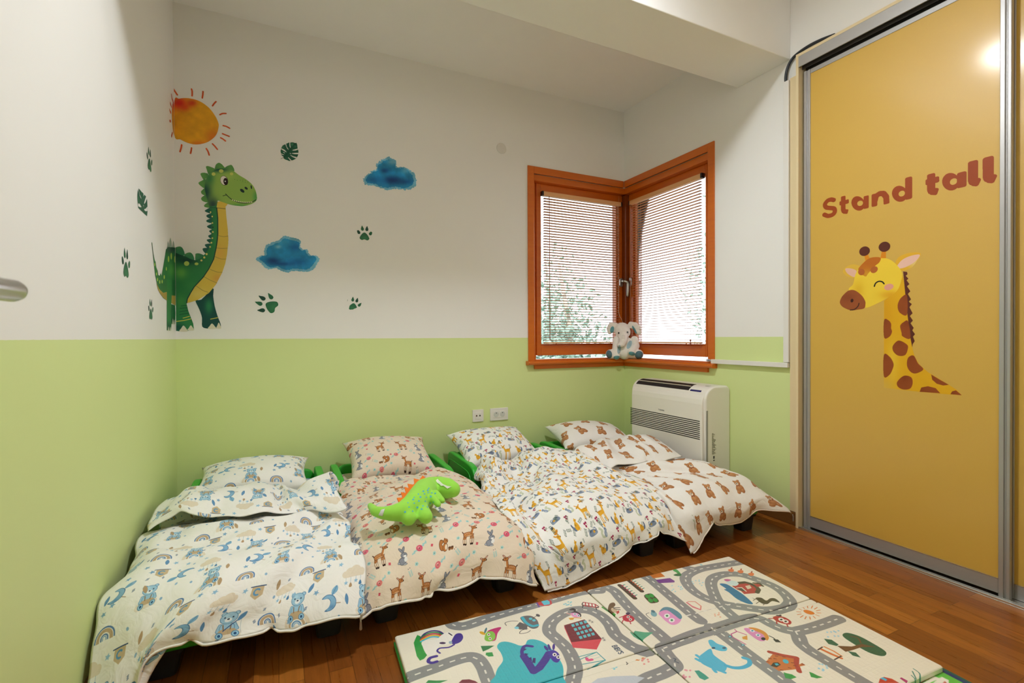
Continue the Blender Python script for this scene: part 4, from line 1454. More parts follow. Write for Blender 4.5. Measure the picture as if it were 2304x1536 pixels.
def tile_bears():
    c = Cv(0, 0, .40, .40, 1500, '#f1efec', True)
    u = .0078
    bearling(c, .06, .075, u, 1, True)
    bearling(c, .255, .09, u, 0)
    bearling(c, .16, .285, u * .95, 1, False)
    bearling(c, .345, .27, u, 0)
    rainbow(c, .155, .075, .0085)
    rainbow(c, .055, .235, .0080)
    rainbow(c, .26, .215, .0075)
    for x, y, r in ((.345, .085, 20), (.075, .335, -10), (.245, .34, 160)):       # moon with leaf
        c.at(x, y, .0085, r)
        c.poly(cr([(-1.8, 2), (0, 2.6), (1.9, 1.4), (2.3, -.6), (1.3, -2.4), (-.8, -3), (-2.6, -2.2), (-.8, -1.6), (.3, -.3), (0, 1.1)], 5), '#3f6d9c')
        c.poly(cr([(-1.5, 1.9), (0, 2.4), (1.7, 1.3), (2.1, -.6), (1.2, -2.2), (-.8, -2.8), (-2., -2.2), (-.6, -1.5), (.5, -.3), (.2, 1.1)], 5), '#86b4d6').air(0, -2, 1.5, 1., '#5b8cba', .8)
        c.poly(cr([(1.6, 1.6), (2.2, 3.4), (4.2, 4.), (3.9, 2.2)], 4), '#7fb0d2')
        c.line([(1.7, 1.7), (4., 3.8)], .15, '#3f6d9c')
        c.line([(2, -1.6), (3.4, -2.2)], .25, '#a48b70')
    for x, y in ((.20, .155), (.02, .155), (.325, .355)):                       # cloud mobile
        c.at(x, y, .0090)
        puff(c, '#e2d6c3')
        for dx, L, k in ((-2.8, 2.4, 0), (-1.2, 3.2, 1), (.6, 2.2, 0), (2.2, 2.9, 2)):
            c.line([(dx, -1.2), (dx, -L)], .1, '#8fa9c0')
            if k == 0:
                star(c, dx, -L - .5, .8, '#93bddb')
            else:
                c.poly(cr([(dx, -L + .2), (dx + .55, -L - .9), (dx, -L - 1.3), (dx - .55, -L - .9)], 4), '#b0926f' if k == 1 else '#4c80b0')
    for x, y in ((.105, .165), (.305, .175), (.175, .375)):                      # pennant
        c.at(x, y, .0085)
        c.poly([(-2, 2), (2, 2), (2, -1), (0, -2.6), (-2, -1)], '#c9b491')
        c.line([(-2.5, 2), (2.5, 2)], .35, '#2f4f7c')
        arc(c, 0, 0, 1., .55, '#5b95c4', 40, 300)
    rg = random.Random(8)
    occ = [(.06, .075), (.255, .09), (.16, .285), (.345, .27), (.155, .075), (.055, .235), (.26, .215), (.345, .085), (.075, .335), (.245, .34), (.2, .155), (.02, .155), (.325, .355), (.105, .165), (.305, .175), (.175, .375)]
    k = 0
    while k < 46:
        x, y = rg.random() * .4, rg.random() * .4
        if min(math.hypot((x - a + .2) % .4 - .2, (y - b + .2) % .4 - .2) for a, b in occ) < (.034 if k < 22 else .026):
            continue
        c.at(x, y, .0085, rg.uniform(-30, 30))
        q = k % 5
        if q < 2:
            star(c, 0, 0, 1.1, '#93bddb' if q else '#7fa9cc')
        elif q == 2:
            c.poly(cr([(0, 1.9), (.7, .3), (.3, -1.5), (-.3, -1.5), (-.7, .3)], 4), '#b59a78' if k % 2 else '#5f8fbc')
        elif q == 3:
            for d in (-.4, 0, .4):
                c.line([(-.3, d), (.3, d + .3)], .2, '#33537f')
        else:
            c.ell(0, 0, .45, .6, '#8fb2d2')
        occ.append((x, y))
        k += 1
    return c


def tile_fawns():
    c = Cv(0, 0, .36, .36, 1500, '#e4d3bf', True)
    OUT, FUR, LT = '#54301f', '#b8763f', '#e9d8c2'

    def fawn(x, y, s, flip=1, rot=0):
        c.at(x, y, s, rot, flip)
        for q in (((-1.7, -1), (-1.9, -3), (-1.6, -4.9)), ((-.9, -1), (-.8, -3), (-.9, -4.9)), ((1.4, -1), (1.9, -2.8), (1.6, -4.9)), ((2.1, -.6), (2.6, -2.8), (2.4, -4.7))):
            c.line(cr(q, 3, False), .85, OUT)
            c.line(cr(q, 3, False), .6, FUR)
            c.line([q[1], q[2]], .5, LT)
            c.ell(q[2][0], q[2][1], .36, .4, '#2b1c16')
        c.poly(cr([(-2.1, .4), (0, .9), (2.2, .7), (2.7, -.2), (2.2, -1.4), (0, -1.5), (-1.9, -1.4), (-2.4, -.4)], 4), OUT)
        c.poly(cr([(-1.95, .3), (0, .75), (2.1, .55), (2.5, -.2), (2.1, -1.25), (0, -1.35), (-1.8, -1.25), (-2.2, -.4)], 4), FUR).air(0, -1.2, 1.6, .5, LT, .6)
        c.line([(-1.6, 0), (-2.5, 2.4)], 1.5, OUT)
        c.line([(-1.6, 0), (-2.5, 2.4)], 1.25, FUR)
        c.line([(-2.1, -.2), (-2.8, 1.9)], .5, LT)
        for d in (-1, 1):
            c.ell(-2.6 + d * 1.2, 4.0, .95, .42, OUT, d * 40)
            c.ell(-2.6 + d * 1.2, 4.0, .7, .26, '#dca48c', d * 40)
        c.poly(cr([(-3.2, 3.7), (-2, 3.8), (-1.6, 2.8), (-2.6, 2.1), (-4., 2.2), (-4.2, 2.7)], 4), OUT)
        c.poly(cr([(-3.1, 3.55), (-2.1, 3.65), (-1.8, 2.85), (-2.6, 2.3), (-3.8, 2.35), (-3.95, 2.65)], 4), FUR)
        c.ell(-4., 2.45, .25, .25, '#2b1c16')
        c.ell(-2.9, 3.05, .18, .24, '#2b1c16')
        c.line([(2.5, .4), (3., 1.3)], .4, OUT)
        for i in range(6):
            c.ell(-.8 + i * .5, .3 - (i % 2) * .3, .13, .11, '#f0e2cf')

    def rabbit(x, y, s, flip=1, rot=0):
        c.at(x, y, s, rot, flip)
        G, D_ = '#8c8f99', '#43454f'
        for q in ((-.5, 3.6, 20), (.6, 3.4, -35)):
            c.ell(q[0], q[1], .62, 1.7, D_, q[2])
            c.ell(q[0], q[1], .46, 1.5, G, q[2])
        c.ell(.5, -1.6, 1.9, 1.7, D_)
        c.ell(.5, -1.6, 1.7, 1.5, G)
        c.ell(2.3, -2.1, .65, .6, D_)
        c.ell(2.3, -2.1, .5, .45, '#a9acb5')
        c.ell(-.5, 1., 1.55, 1.35, D_)
        c.ell(-.5, 1., 1.38, 1.18, G)
        c.ell(-.9, .5, .75, .55, '#e6e4e2')
        c.ell(-1., 1.25, .18, .24, '#1f2026')
        c.ell(-1.2, -1., .8, 1.1, '#e6e4e2', 15)
        c.ell(-.7, -3., 1.1, .45, D_)
        c.ell(-.7, -3., .95, .32, '#a9acb5')

    def squirrel(x, y, s, flip=1, rot=0):
        c.at(x, y, s, rot, flip)
        c.poly(cr([(-1, -2.4), (-2.6, -1.4), (-3.1, .8), (-2.4, 2.6), (-1, 2.4), (-.8, 1.2), (-1.5, .4), (-.6, -.8)], 4), OUT)
        c.poly(cr([(-1, -2.2), (-2.4, -1.3), (-2.85, .8), (-2.3, 2.35), (-1.1, 2.2), (-1., 1.3), (-1.75, .4), (-.7, -.8)], 4), '#b5733c')
        c.ell(.3, -1., 1.35, 1.9, OUT)
        c.ell(.3, -1., 1.17, 1.7, '#b9773f')
        c.ell(.8, -1., .6, 1.2, LT)
        c.ell(.5, 1.7, 1.3, 1.15, OUT)
        c.ell(.5, 1.7, 1.13, .98, '#b9773f')
        c.ell(.9, 1.9, .2, .27, '#2b1c16')
        c.ell(1.6, 1.4, .2, .2, '#2b1c16')
        c.ell(0, 2.8, .32, .5, '#8c5228')
        for d in (0, 1.3):
            c.ell(2.6 + d, -2.1, .65, .8, '#8d5a30')
            c.ell(2.6 + d, -1.6, .7, .45, '#5c3a22')

    def rose(x, y, s, col):
        c.at(x, y, s)
        for a, b in ((2.2, 1.4), (-2.1, -1.2)):
            for i in range(4):
                c.ell(a + (i - 1.5) * .6, b + (i - 1.5) * .45, .75, .32, '#9cc8c8', 35 + (i % 2) * 60)
        c.ell(0, 0, 1.5, 1.4, col).air(-.4, .4, .8, .8, '#f3bcb8', .7)
        arc(c, 0, 0, 1.05, .22, '#b84a5c', 20, 300)
        arc(c, 0, 0, .65, .2, '#c9606c', 160, 420)
        c.ell(0, 0, .25, .25, '#3a2228')

    def sprig(x, y, s, rot):
        c.at(x, y, s, rot)
        for i in range(6):
            for d in (-1, 1):
                c.ell(d * .55, -1.6 + i * .55, .5, .17, '#9cc9c6', d * 35)
        for d in (-.5, .5):
            c.poly([(d - .25, 2.2), (d + .25, 2.3), (d, 2.8)], '#34313a')

    def bloom(x, y, s):
        c.at(x, y, s)
        for i in range(5):
            c.ell(.6 * cos(i * 1.257), .6 * sin(i * 1.257), .5, .5, '#a3d0cc')
        c.ell(0, 0, .25, .25, '#3c3a40')
    fawn(.06, .06, .0085)
    fawn(.235, .20, .0088, -1)
    fawn(.29, .06, .0082, -1, 8)
    fawn(.07, .285, .0082, 1, -8)
    rabbit(.155, .045, .0082)
    rabbit(.325, .165, .0080, -1)
    rabbit(.16, .315, .0078, -1)
    squirrel(.135, .175, .0080)
    squirrel(.305, .315, .0080, -1)
    for x, y, col in ((.11, .115, '#e07e7e'), (.215, .10, '#dd8478'), (.03, .185, '#d95a78'), (.185, .25, '#de6d80'), (.28, .26, '#e08a80'), (.345, .235, '#d95f78'), (.215, .345, '#dd7f86'), (.01, .34, '#e0827a')):
        rose(x, y, .0086, col)
    for x, y, r in ((.19, .14, 40), (.105, .01, -30), (.35, .105, 20), (.05, .225, -50), (.25, .315, 60), (.125, .24, 10), (.22, .015, 70)):
        sprig(x, y, .0074, r)
    for x, y in ((.09, .155), (.17, .10), (.26, .125), (.015, .13), (.33, .02), (.19, .19), (.095, .215), (.335, .285), (.12, .35), (.24, .265), (.03, .015), (.2, .295)):
        bloom(x, y, .0066)
    for x, y in ((.08, .185), (.27, .155), (.34, .345), (.215, .06), (.11, .275)):
        c.at(x, y, .0055)
        for i in range(4):
            c.ell(.6 * cos(i * 1.57 + .6), .6 * sin(i * 1.57 + .6), .45, .45, '#cf3f58')
    return c


def tile_woods():
    c = Cv(0, 0, .27, .27, 1700, '#f0efec', True)
    Yl, Yd = '#e2a82e', '#b9781c'

    def deer(x, y, s, flip=1, rot=0):
        c.at(x, y, s, rot, flip)
        for q in ((-1.6, -1.5, -5), (-.7, -.9, -5.4), (1.3, 1.5, -5), (2., 2.5, -4.6)):
            c.line([(q[0], -.6), (q[1], -2.8), (q[1] - .1, q[2])], .48, Yl)
            c.ell(q[1] - .1, q[2], .26, .3, '#473524')
        c.poly(cr([(-2, .5), (0, .8), (2, .9), (2.6, 0), (2, -1.3), (0, -1.4), (-1.9, -1.2)], 4), Yl).air(1, .7, 1.4, .6, Yd, .7)
        c.line([(-1.6, 0), (-2.4, 2.3)], 1.2, Yl)
        c.poly(cr([(-3.1, 3.4), (-2, 3.6), (-1.6, 2.7), (-2.5, 2), (-3.7, 1.9), (-3.9, 2.4)], 4), Yl).air(-2.3, 3.2, .6, .5, Yd, .8)
        for d in (-1, 1):
            c.ell(-2.5 + d * 1.1, 3.9, .85, .34, '#d8983a', d * 42)
        c.ell(-3.8, 2.15, .24, .22, '#2b211c')
        c.ell(-2.8, 2.8, .16, .2, '#2b211c')
        c.line([(2.4, .6), (2.8, 1.5)], .6, Yd)

    def fox(x, y, s, flip=1, rot=0):
        c.at(x, y, s, rot, flip)
        c.poly(cr([(.6, -1.8), (2.6, -1.9), (3.4, -.2), (3., 1.8), (2.3, 1.9), (2.2, .4), (1.3, -.6)], 4), '#6b7c98').air(3, 1.2, .7, .9, '#3b4c68', .8)
        c.poly(cr([(-1.6, -1.9), (-1.9, .2), (-1.2, 1.5), (.2, 1.), (1.6, -.6), (1.4, -2.1), (0, -2.5)], 4), Yl).air(.2, .2, .8, .8, '#8f7236', .7)
        c.poly(cr([(-2.9, 2.1), (-2.3, 2.6), (-2.2, 3.5), (-1.5, 2.8), (-.9, 2.4), (-.9, 1.4), (-1.7, 1.2)], 3), Yl)
        c.ell(-2., 2.1, .15, .18, '#2b211c')
        c.line([(-1.3, -1.6), (-1.4, -2.9)], .4, Yl)
        c.line([(-.5, -1.8), (-.4, -3)], .4, Yd)

    def badger(x, y, s, flip=1, rot=0):
        c.at(x, y, s, rot, flip)
        c.poly(cr([(-3.4, -.9), (-3, .5), (-1, 1.2), (1.6, 1.4), (3.2, .6), (3.5, -.7), (2, -1.5), (-1.8, -1.6)], 4), '#7d8ba3').air(1.5, 1, 1.8, .7, '#3f4d66', .9).air(-1.5, -1., 1.4, .6, '#a5b0c2', .7)
        c.ell(-2.2, .6, 1.2, 1.1, '#8a97ad')
        c.line([(-2.7, .6), (-1.6, 1.2)], .4, '#edeef0')
        c.line([(-2.2, .1), (-1.2, .5)], .4, '#2f3a50')
        c.ell(-1., .0, .8, .6, '#d9a236')
        c.ell(-3.2, .3, .2, .2, '#22262f')
        for k in range(5):
            c.line([(1.2 + k * .5, 1.2), (1.4 + k * .5, 1.9)], .18, '#3f4d66')

    def squir(x, y, s, flip=1, rot=0):
        c.at(x, y, s, rot, flip)
        c.line(cr([(.5, -2), (2.1, -1.6), (2.3, .4), (1.2, 1.3), (2.4, 2.5)], 4, False), 1.3, '#c6cdb6')
        c.ell(-.4, -1., 1.1, 1.7, '#8d9bb2', 8).air(-.8, -1.4, .6, .9, '#c8d0da', .8)
        c.ell(-1.2, 1.1, .95, .8, '#8d9bb2', -10).air(-1, 1.5, .5, .4, '#566580', .7)
        c.line([(-.7, 1.7), (-.6, 2.4)], .35, '#6b7a94')
        c.ell(-1.5, 1.2, .15, .18, '#1f2430')
        c.poly(cr([(-2.3, 1.6), (-2.8, 2.9), (-2.1, 3.7), (-1.6, 2.6)], 4), '#edae34')
        c.line([(-1, -.2), (-1.9, .6)], .4, '#7a889f')

    def owl(x, y, s):
        c.at(x, y, s)
        c.line([(-.1, -2.2), (.1, -1)], .4, '#8c7a5a')
        c.ell(0, .5, 1.2, 1.3, '#d8a544').air(0, .1, .7, .7, '#f0d9a0', .8)
        c.ell(0, 1.5, .9, .5, '#3f4658')
        c.poly(cr([(-1.8, -.6), (1.8, -.6), (1.2, -1.4), (-1.2, -1.4)], 3), '#c98424')
        for d in (-.4, .4):
            c.ell(d, .9, .18, .18, '#22242c')

    def berries(x, y, s):
        c.at(x, y, s)
        for a, b in ((0, 0), (1.3, .2), (.4, -1.3)):
            c.line([(a, b), (a + .6, b - 1.3)], .22, '#dca63c')
            c.ell(a, b, .68, .62, '#9c2450')

    def twig(x, y, s, rot, col='#55685c'):
        c.at(x, y, s, rot)
        c.line([(0, -2.2), (.2, 0), (0, 2.2)], .13, col)
        for i in range(5):
            for d in (-1, 1):
                c.ell(d * .55, -1.6 + i * .8, .5, .2, '#44574d' if (i + d) % 2 else '#7f9184', d * 38)
    deer(.045, .06, .0078)
    deer(.19, .175, .0074, -1, 6)
    deer(.115, .215, .0070, 1, -8)
    fox(.125, .06, .0072)
    fox(.245, .13, .0070, -1)
    fox(.04, .18, .0066, -1, 10)
    badger(.20, .055, .0076)
    badger(.10, .135, .0070, -1)
    badger(.25, .235, .0066)
    squir(.255, .04, .0074)
    squir(.155, .115, .0070, -1)
    squir(.06, .245, .0066)
    for x, y in ((.165, .015), (.015, .12), (.215, .215), (.135, .26)):
        owl(x, y, .0068)
    for x, y in ((.085, .02), (.18, .085), (.225, .10), (.145, .165), (.02, .225), (.185, .245), (.08, .17)):
        berries(x, y, .0064)
    rg = random.Random(3)
    for i in range(34):
        twig(rg.random() * .27, rg.random() * .27, rg.choice((.0052, .0062, .0036)), rg.uniform(0, 360))
    return c


def tile_teddies():
    c = Cv(0, 0, .39, .39, 1300, '#eeebe7', True)

    def teddy(x, y, s, rot, flip=1):
        c.at(x, y, s, rot, flip)
        F, Dk, Lt = '#b98050', '#8a5430', '#cf9d6c'

        def e(cx, cy, rx, ry, r=0, col=F):
            c.ell(cx, cy, rx, ry, Dk, r)
            c.ell(cx, cy, rx * .95, ry * .95, col, r).air(cx - rx * .3, cy + ry * .4, rx * .7, ry * .6, Lt, .7).air(cx + rx * .5, cy - ry * .6, rx * .7, ry * .6, Dk, .6)
        e(-2.1, 4.9, .95, .9)
        e(1.6, 5.2, .95, .9)
        e(2.0, -.3, 1., 2.2, 28)
        e(-2.1, -.4, .95, 2.2, -24)
        e(0, -1., 2.2, 2.7)
        e(-.2, 3.2, 2.4, 2.2)
        c.ell(-.7, 2.5, 1.15, 1., '#e9dcc8')
        c.ell(-.8, 2.7, .45, .4, '#2a1c16')
        for d in (-1.3, .3):
            c.ell(d, 3.7, .2, .22, '#1f1512')
        c.poly(cr([(-.6, 1.2), (-1.6, 1.6), (-1.5, .4)], 3), '#8d5440')
        c.poly(cr([(-.6, 1.2), (.5, 1.5), (.4, .3)], 3), '#8d5440')
        e(-2.0, -3.4, 1.5, 1.3, 10)
        e(1.9, -3.0, 1.6, 1.75, -10, '#b0764a')
    for x, y, r, f in ((.05, .055, 8, 1), (.155, .06, -12, -1), (.255, .045, 15, 1), (.03, .165, -15, -1), (.125, .17, 22, 1), (.225, .155, -8, 1), (.085, .265, 10, -1), (.185, .265, -20, 1), (.27, .25, 12, -1)):
        teddy(x * 1.3, y * 1.3, .0084, r, f)
    return c


FAB = []
for nm, fn in (('blue_bear_cotton', tile_bears), ('beige_fawn_cotton', tile_fawns), ('woodland_cotton', tile_woods), ('teddy_cotton', tile_teddies)):
    c = fn()
    k = print_mat(nm, c, .85, (1100., .12, .0008), sheen=.15, crease=.012, spec=.2)
    FAB.append((k.m, c.x1))


# ------------------------------------------------------------------ folding play mat
ZT = .034
_o = PZ(888, 1430, ZT)
_q = PZ(1641, 1250, ZT) - _o
MU = np.array([_q[0], _q[1]]) / math.hypot(_q[0], _q[1])
MV = np.array([MU[1], -MU[0]])                       # towards the viewer
MO = np.array([_o[0], _o[1]])


def mat_xy(a, b):
    p = MO + MU * a + MV * b
    return p[0], p[1]


def on_mat(x, y, z=ZT):
    q = PZ(x, y, z)[:2] - MO
    return (q @ MU, -(q @ MV))


cv = Cv(-.01, -.86, 1.47, .01, 1500, '#efe9d8')
cA = crop(870, 1320, 460 / 2304, on_mat)
cB = crop(1180, 1290, 380 / 2304, on_mat)
cC = crop(1320, 1240, 520 / 2304, on_mat)
cD = crop(1480, 1350, 380 / 2304, on_mat)
cE = crop(1780, 1380, 524 / 2304, on_mat)
RD, RW = '#8d8f90', .046


def tfs(t):
    cv.tf = t
    cv.sc = 1.


def road(pts, t, w=RW):
    P = [t(p) for p in pts]
    P = cr(P, 10, False)
    tfs(None)
    cv.line(P, w, RD)
    ROADS.append((P, w))


def dashes():
    tfs(None)
    for P, w in ROADS:
        P = [np.array(p) for p in P]
        d = 0.
        on = None
        for a, b in zip(P[:-1], P[1:]):
            L = np.linalg.norm(b - a)
            n = max(1, int(L / .002))
            for i in range(n):
                p = a + (b - a) * i / n
                ph = d % .036
                if ph < .017:
                    on = (on or []) + [p]
                else:
                    if on and len(on) > 1:
                        cv.line([on[0], on[-1]], .0052, '#e9e6dc', 1, .001)
                    on = None
                d += L / n


ROADS = []
road([(2400, 40), (2200, 55), (1900, 135), (1650, 205), (1400, 275), (1150, 350), (980, 410), (860, 442), (760, 432), (720, 395), (690, 350)], cA)
road([(180, 1045), (330, 985), (560, 905), (760, 830), (920, 790), (1020, 810), (1090, 900), (1130, 1000), (1180, 1120)], cA)
road([(640, 1530), (690, 1300), (640, 1130), (560, 1000), (430, 880), (340, 790), (355, 680), (450, 590), (590, 520), (760, 490), (910, 510), (1050, 580), (1160, 690), (1240, 830), (1370, 930), (1500, 1010), (1680, 1060)], cB)
road([(880, 225), (1000, 195), (1120, 190), (1230, 240), (1310, 330), (1440, 470), (1620, 640), (1800, 790), (1960, 930)], cB)
road([(1560, 0), (1700, 70), (1850, 190), (2100, 400), (2304, 570), (2400, 640)], cB)
road([(1580, 100), (1420, 125), (1270, 150), (1120, 180), (1010, 230), (985, 280), (1020, 350), (1100, 420), (1220, 480), (1400, 530), (1560, 555), (1740, 580), (1860, 582), (1990, 560)], cC, .045)
road([(1990, 560), (2030, 500), (1960, 410), (1850, 340), (1720, 290), (1550, 235), (1400, 225), (1280, 255), (1240, 310), (1260, 400), (1310, 500), (1390, 590), (1500, 680)], cC, .045)
road([(960, 140), (1010, 165), (1090, 182)], cC, .04)
road([(1000, 640), (1300, 560), (1540, 500), (1660, 460)], cC, .001)
road([(80, 640), (460, 480), (760, 385), (1120, 275), (1290, 235), (1400, 245), (1540, 320), (1700, 390), (1880, 425)], cD)
road([(1880, 425), (2080, 380), (2300, 310), (2460, 250)], cD)
road([(1880, 425), (1920, 490), (1960, 590), (2080, 690), (2230, 780), (2400, 880), (2620, 1010), (2860, 1150)], cD)
road([(730, 370), (860, 450), (1020, 570), (1230, 730), (1460, 900), (1640, 1030), (1800, 1150)], cD)
road([(60, 650), (140, 760), (240, 880), (180, 930), (60, 990), (-120, 1060), (-260, 1140)], cD)
dashes()
PK = '#e79ccf'
# --- far left panel (crop A)
tfs(cA)
cv.poly([(345, 540), (380, 555), (400, 600), (390, 640), (420, 700), (455, 770), (420, 810), (375, 830), (340, 780), (320, 700), (305, 630), (325, 580)], '#2f9e48')
for i, col in enumerate(('#3b2a80', '#2f8a4a', '#c42a4a', '#e0b020', '#3fb8d8')):
    k = i * 17
    tfs(None)
    cv.line(cr([cA(p) for p in [(385, 575 + k * .6), (430, 525 + k), (510, 495 + k), (590, 500 + k), (640 - k * .3, 530 + k)]], 6, False), .0062, col)
tfs(cA)
cv.poly(cr([(400, 640), (450, 600), (560, 590), (620, 540), (700, 505), (760, 540), (740, 590), (700, 640), (600, 660), (570, 720), (540, 760), (470, 770), (430, 730)], 5), '#f4f1ea')
cv.poly(cr([(740, 590), (780, 530), (840, 525), (862, 570), (830, 620), (760, 645), (730, 630)], 4), '#3f2d94')
cv.line(cr([(760, 650), (700, 680), (600, 690), (570, 720), (600, 745)], 4, False), .006, '#3f2d94')
cv.line(cr([(560, 780), (490, 800), (470, 840), (510, 855), (565, 840)], 4, False), .011, '#3f2d94')
cv.ell(720, 625, 20, 16, '#9fb8c8')
cv.ell(630, 632, 36, 12, '#4a2c5c')
cv.line([(700, 520), (735, 545)], .004, '#2a2a3a')
for p, col in (([(1130, 510), (1200, 470), (1290, 455), (1250, 520), (1225, 600), (1160, 600)], '#c01f74'), ([(1105, 560), (1130, 510), (1190, 500), (1225, 540), (1215, 590), (1160, 615), (1110, 600)], '#86c44e')):
    cv.poly(cr(p, 5), col)
for x, y in ((1150, 535), (1165, 582)):
    cv.ell(x, y, 17, 16, '#f4f2ec')
    cv.ell(x, y, 8, 9, '#7a2540')
cv.ell(1080, 520, 36, 16, '#d8a424', 20)
cv.ell(1115, 490, 34, 12, '#4f7c86', -70)
cv.poly([(1060, 665), (1215, 660), (1150, 700), (1085, 728), (1070, 690)], '#2a7c48')
cv.poly([(1120, 740), (1190, 735), (1205, 780), (1150, 785), (1115, 765)], '#339c50')
cv.poly(cr([(1245, 680), (1270, 630), (1340, 615), (1430, 635), (1500, 660), (1560, 650), (1590, 600), (1660, 590), (1760, 620), (1850, 690), (1930, 790), (1985, 890), (1990, 1000), (1960, 1100), (1220, 1100), (1225, 1000), (1250, 920), (1310, 830), (1290, 750)], 5), '#37b6c4')
tfs(None)
cv.line(cr([cA(p) for p in [(1640, 670), (1560, 665), (1525, 720), (1540, 790), (1590, 850), (1650, 940)]], 5, False), .011, '#40318f')
cv.line([cA(p) for p in [(1545, 780), (1600, 860), (1655, 950), (1720, 910), (1780, 830), (1830, 750)]], .024, '#40318f')
tfs(cA)
for p in ([(1545, 690), (1580, 700), (1545, 720)], [(1555, 745), (1600, 755), (1560, 775)], [(1600, 800), (1630, 790), (1640, 840)], [(1650, 800), (1680, 800), (1675, 860), (1640, 850)]):
    cv.poly(p, '#33276f')
cv.poly(cr([(1820, 740), (1870, 710), (1930, 740), (1955, 800), (1930, 850), (1880, 840), (1840, 790)], 5), '#4436a0')
for p in ((1798, 690, 16, 36, -40), (1832, 680, 14, 38, -20), (1882, 675, 15, 36, 5)):
    cv.ell(*p[:4], '#40318f', p[4])
for x, y in ((1893, 762), (1935, 790)):
    cv.ell(x, y, 24, 20, '#f4f2ec')
    cv.ell(x, y, 10, 10, '#2a2440')
# robot
tfs(cA)
cv.poly([(1500, 395), (1590, 430), (1580, 480), (1500, 480), (1450, 450)], '#5a5c60')
cv.poly(cr([(1505, 350), (1560, 325), (1640, 330), (1700, 380), (1710, 450), (1640, 470), (1560, 420)], 4), '#66686c')
tfs(None)
cv.line(cr([cA(p) for p in [(1530, 345), (1570, 400), (1640, 440), (1700, 430)]], 4, False), .011, '#38b4cc')
for p in ([(1480, 385), (1400, 385), (1335, 405), (1350, 435)], [(1590, 470), (1520, 490), (1500, 525), (1580, 515), (1620, 490)], [(1650, 350), (1700, 320)]):
    cv.line(cr([cA(q) for q in p], 4, False), .0022, '#3a3a3c')
tfs(cA)
cv.ell(1705, 320, 24, 14, '#4a4a4e', 20)
for x, y in ((1622, 358), (1660, 376)):
    cv.ell(x, y, 20, 13, '#56c8dc')
cv.ell(1465, 460, 26, 14, '#7fd0e4')
# car, bench, girl, tower
cv.poly([(1680, 165), (1740, 140), (1800, 128), (1855, 155), (1865, 190), (1830, 210), (1770, 215), (1715, 205)], '#c4303c')
cv.poly([(1740, 165), (1800, 140), (1838, 165), (1840, 195), (1775, 205)], '#58c4dc')
cv.line([(1690, 175), (1718, 225)], .006, '#6a4a9c')
cv.ell(1385, 236, 16, 7, '#2f8a4a')
cv.line([(1035, 315), (1130, 296)], .004, '#2f8a4a')
tfs(cB)
for p in ([(805, 385), (960, 415), (1005, 440), (985, 465), (820, 440), (790, 420)],):
    cv.poly(p, '#f2ece4')
tfs(None)
cv.line([cB(p) for p in [(805, 390), (960, 415), (1005, 445)]], .0042, '#a82a34')
cv.line([cB(p) for p in [(795, 430), (880, 445), (1000, 465)]], .0065, '#8a2430')
for x in (830, 875, 920, 965):
    cv.line([cB((x, 388 + (x - 800) * .2)), cB((x + 6, 440 + (x - 800) * .12))], .004, '#b8323c')
for p in ([(800, 395), (785, 415), (800, 440), (790, 462)], [(1005, 445), (1015, 455), (975, 465), (985, 495)]):
    cv.line([cB(q) for q in p], .0032, '#2a2a2e')
tfs(cB)
cv.poly(cr([(625, 545), (680, 515), (750, 530), (775, 570), (740, 595), (670, 590)], 4), PK)
cv.poly(cr([(628, 540), (690, 512), (760, 540), (775, 575), (760, 590), (740, 550), (680, 532)], 4), '#2b2c34')
cv.poly(cr([(610, 490), (660, 470), (700, 490), (690, 515), (660, 500), (630, 500)], 4), '#2b2c34')
for x, y in ((690, 552), (738, 572)):
    cv.ell(x, y, 22, 14, '#e8eef0')
    cv.ell(x, y, 10, 8, '#3a6a8c')
cv.poly([(600, 605), (680, 600), (665, 630), (625, 632)], '#dfa23a')
cv.line([(580, 540), (640, 560)], .005, '#e0a8a0')
cv.line([(680, 600), (770, 606)], .004, '#e2a044')
cv.poly([(540, 705), (820, 625), (1055, 890), (985, 1035), (665, 1010), (545, 740)], '#d8505c')
cv.poly([(540, 705), (820, 625), (1055, 890), (640, 935)], '#76303c')
for r in range(4):
    for q in range(4):
        x, y = 660 + q * 56 + r * 35, 705 - q * 16 + r * 55
        cv.poly([(x - 26, y - 12), (x + 14, y - 22), (x + 30, y + 14), (x - 8, y + 24)], '#63c3cf')
for x, y in ((890, 640), (925, 660), (1070, 880), (1090, 905)):
    for a in range(3):
        cv.line([(x - 22 * cos(a), y - 16 * sin(a)), (x + 22 * cos(a), y + 16 * sin(a))], .0014, '#6a6a6c')
# swing and the lettering
for p in ([(740, 1135), (985, 1070), (1105, 1180)], [(985, 1070), (760, 1170)], [(1105, 1180), (795, 1235)], [(1105, 1180), (860, 1290)]):
    cv.line(p, .0028, '#2f9aa4')
for p in ([(870, 1140), (1000, 1105)], [(920, 1170), (1040, 1130)]):
    cv.line(p, .0012, '#8cc4cc')
cv.line(cr([(850, 1155), (865, 1180), (920, 1172)], 4, False), .010, '#dd5c8a')


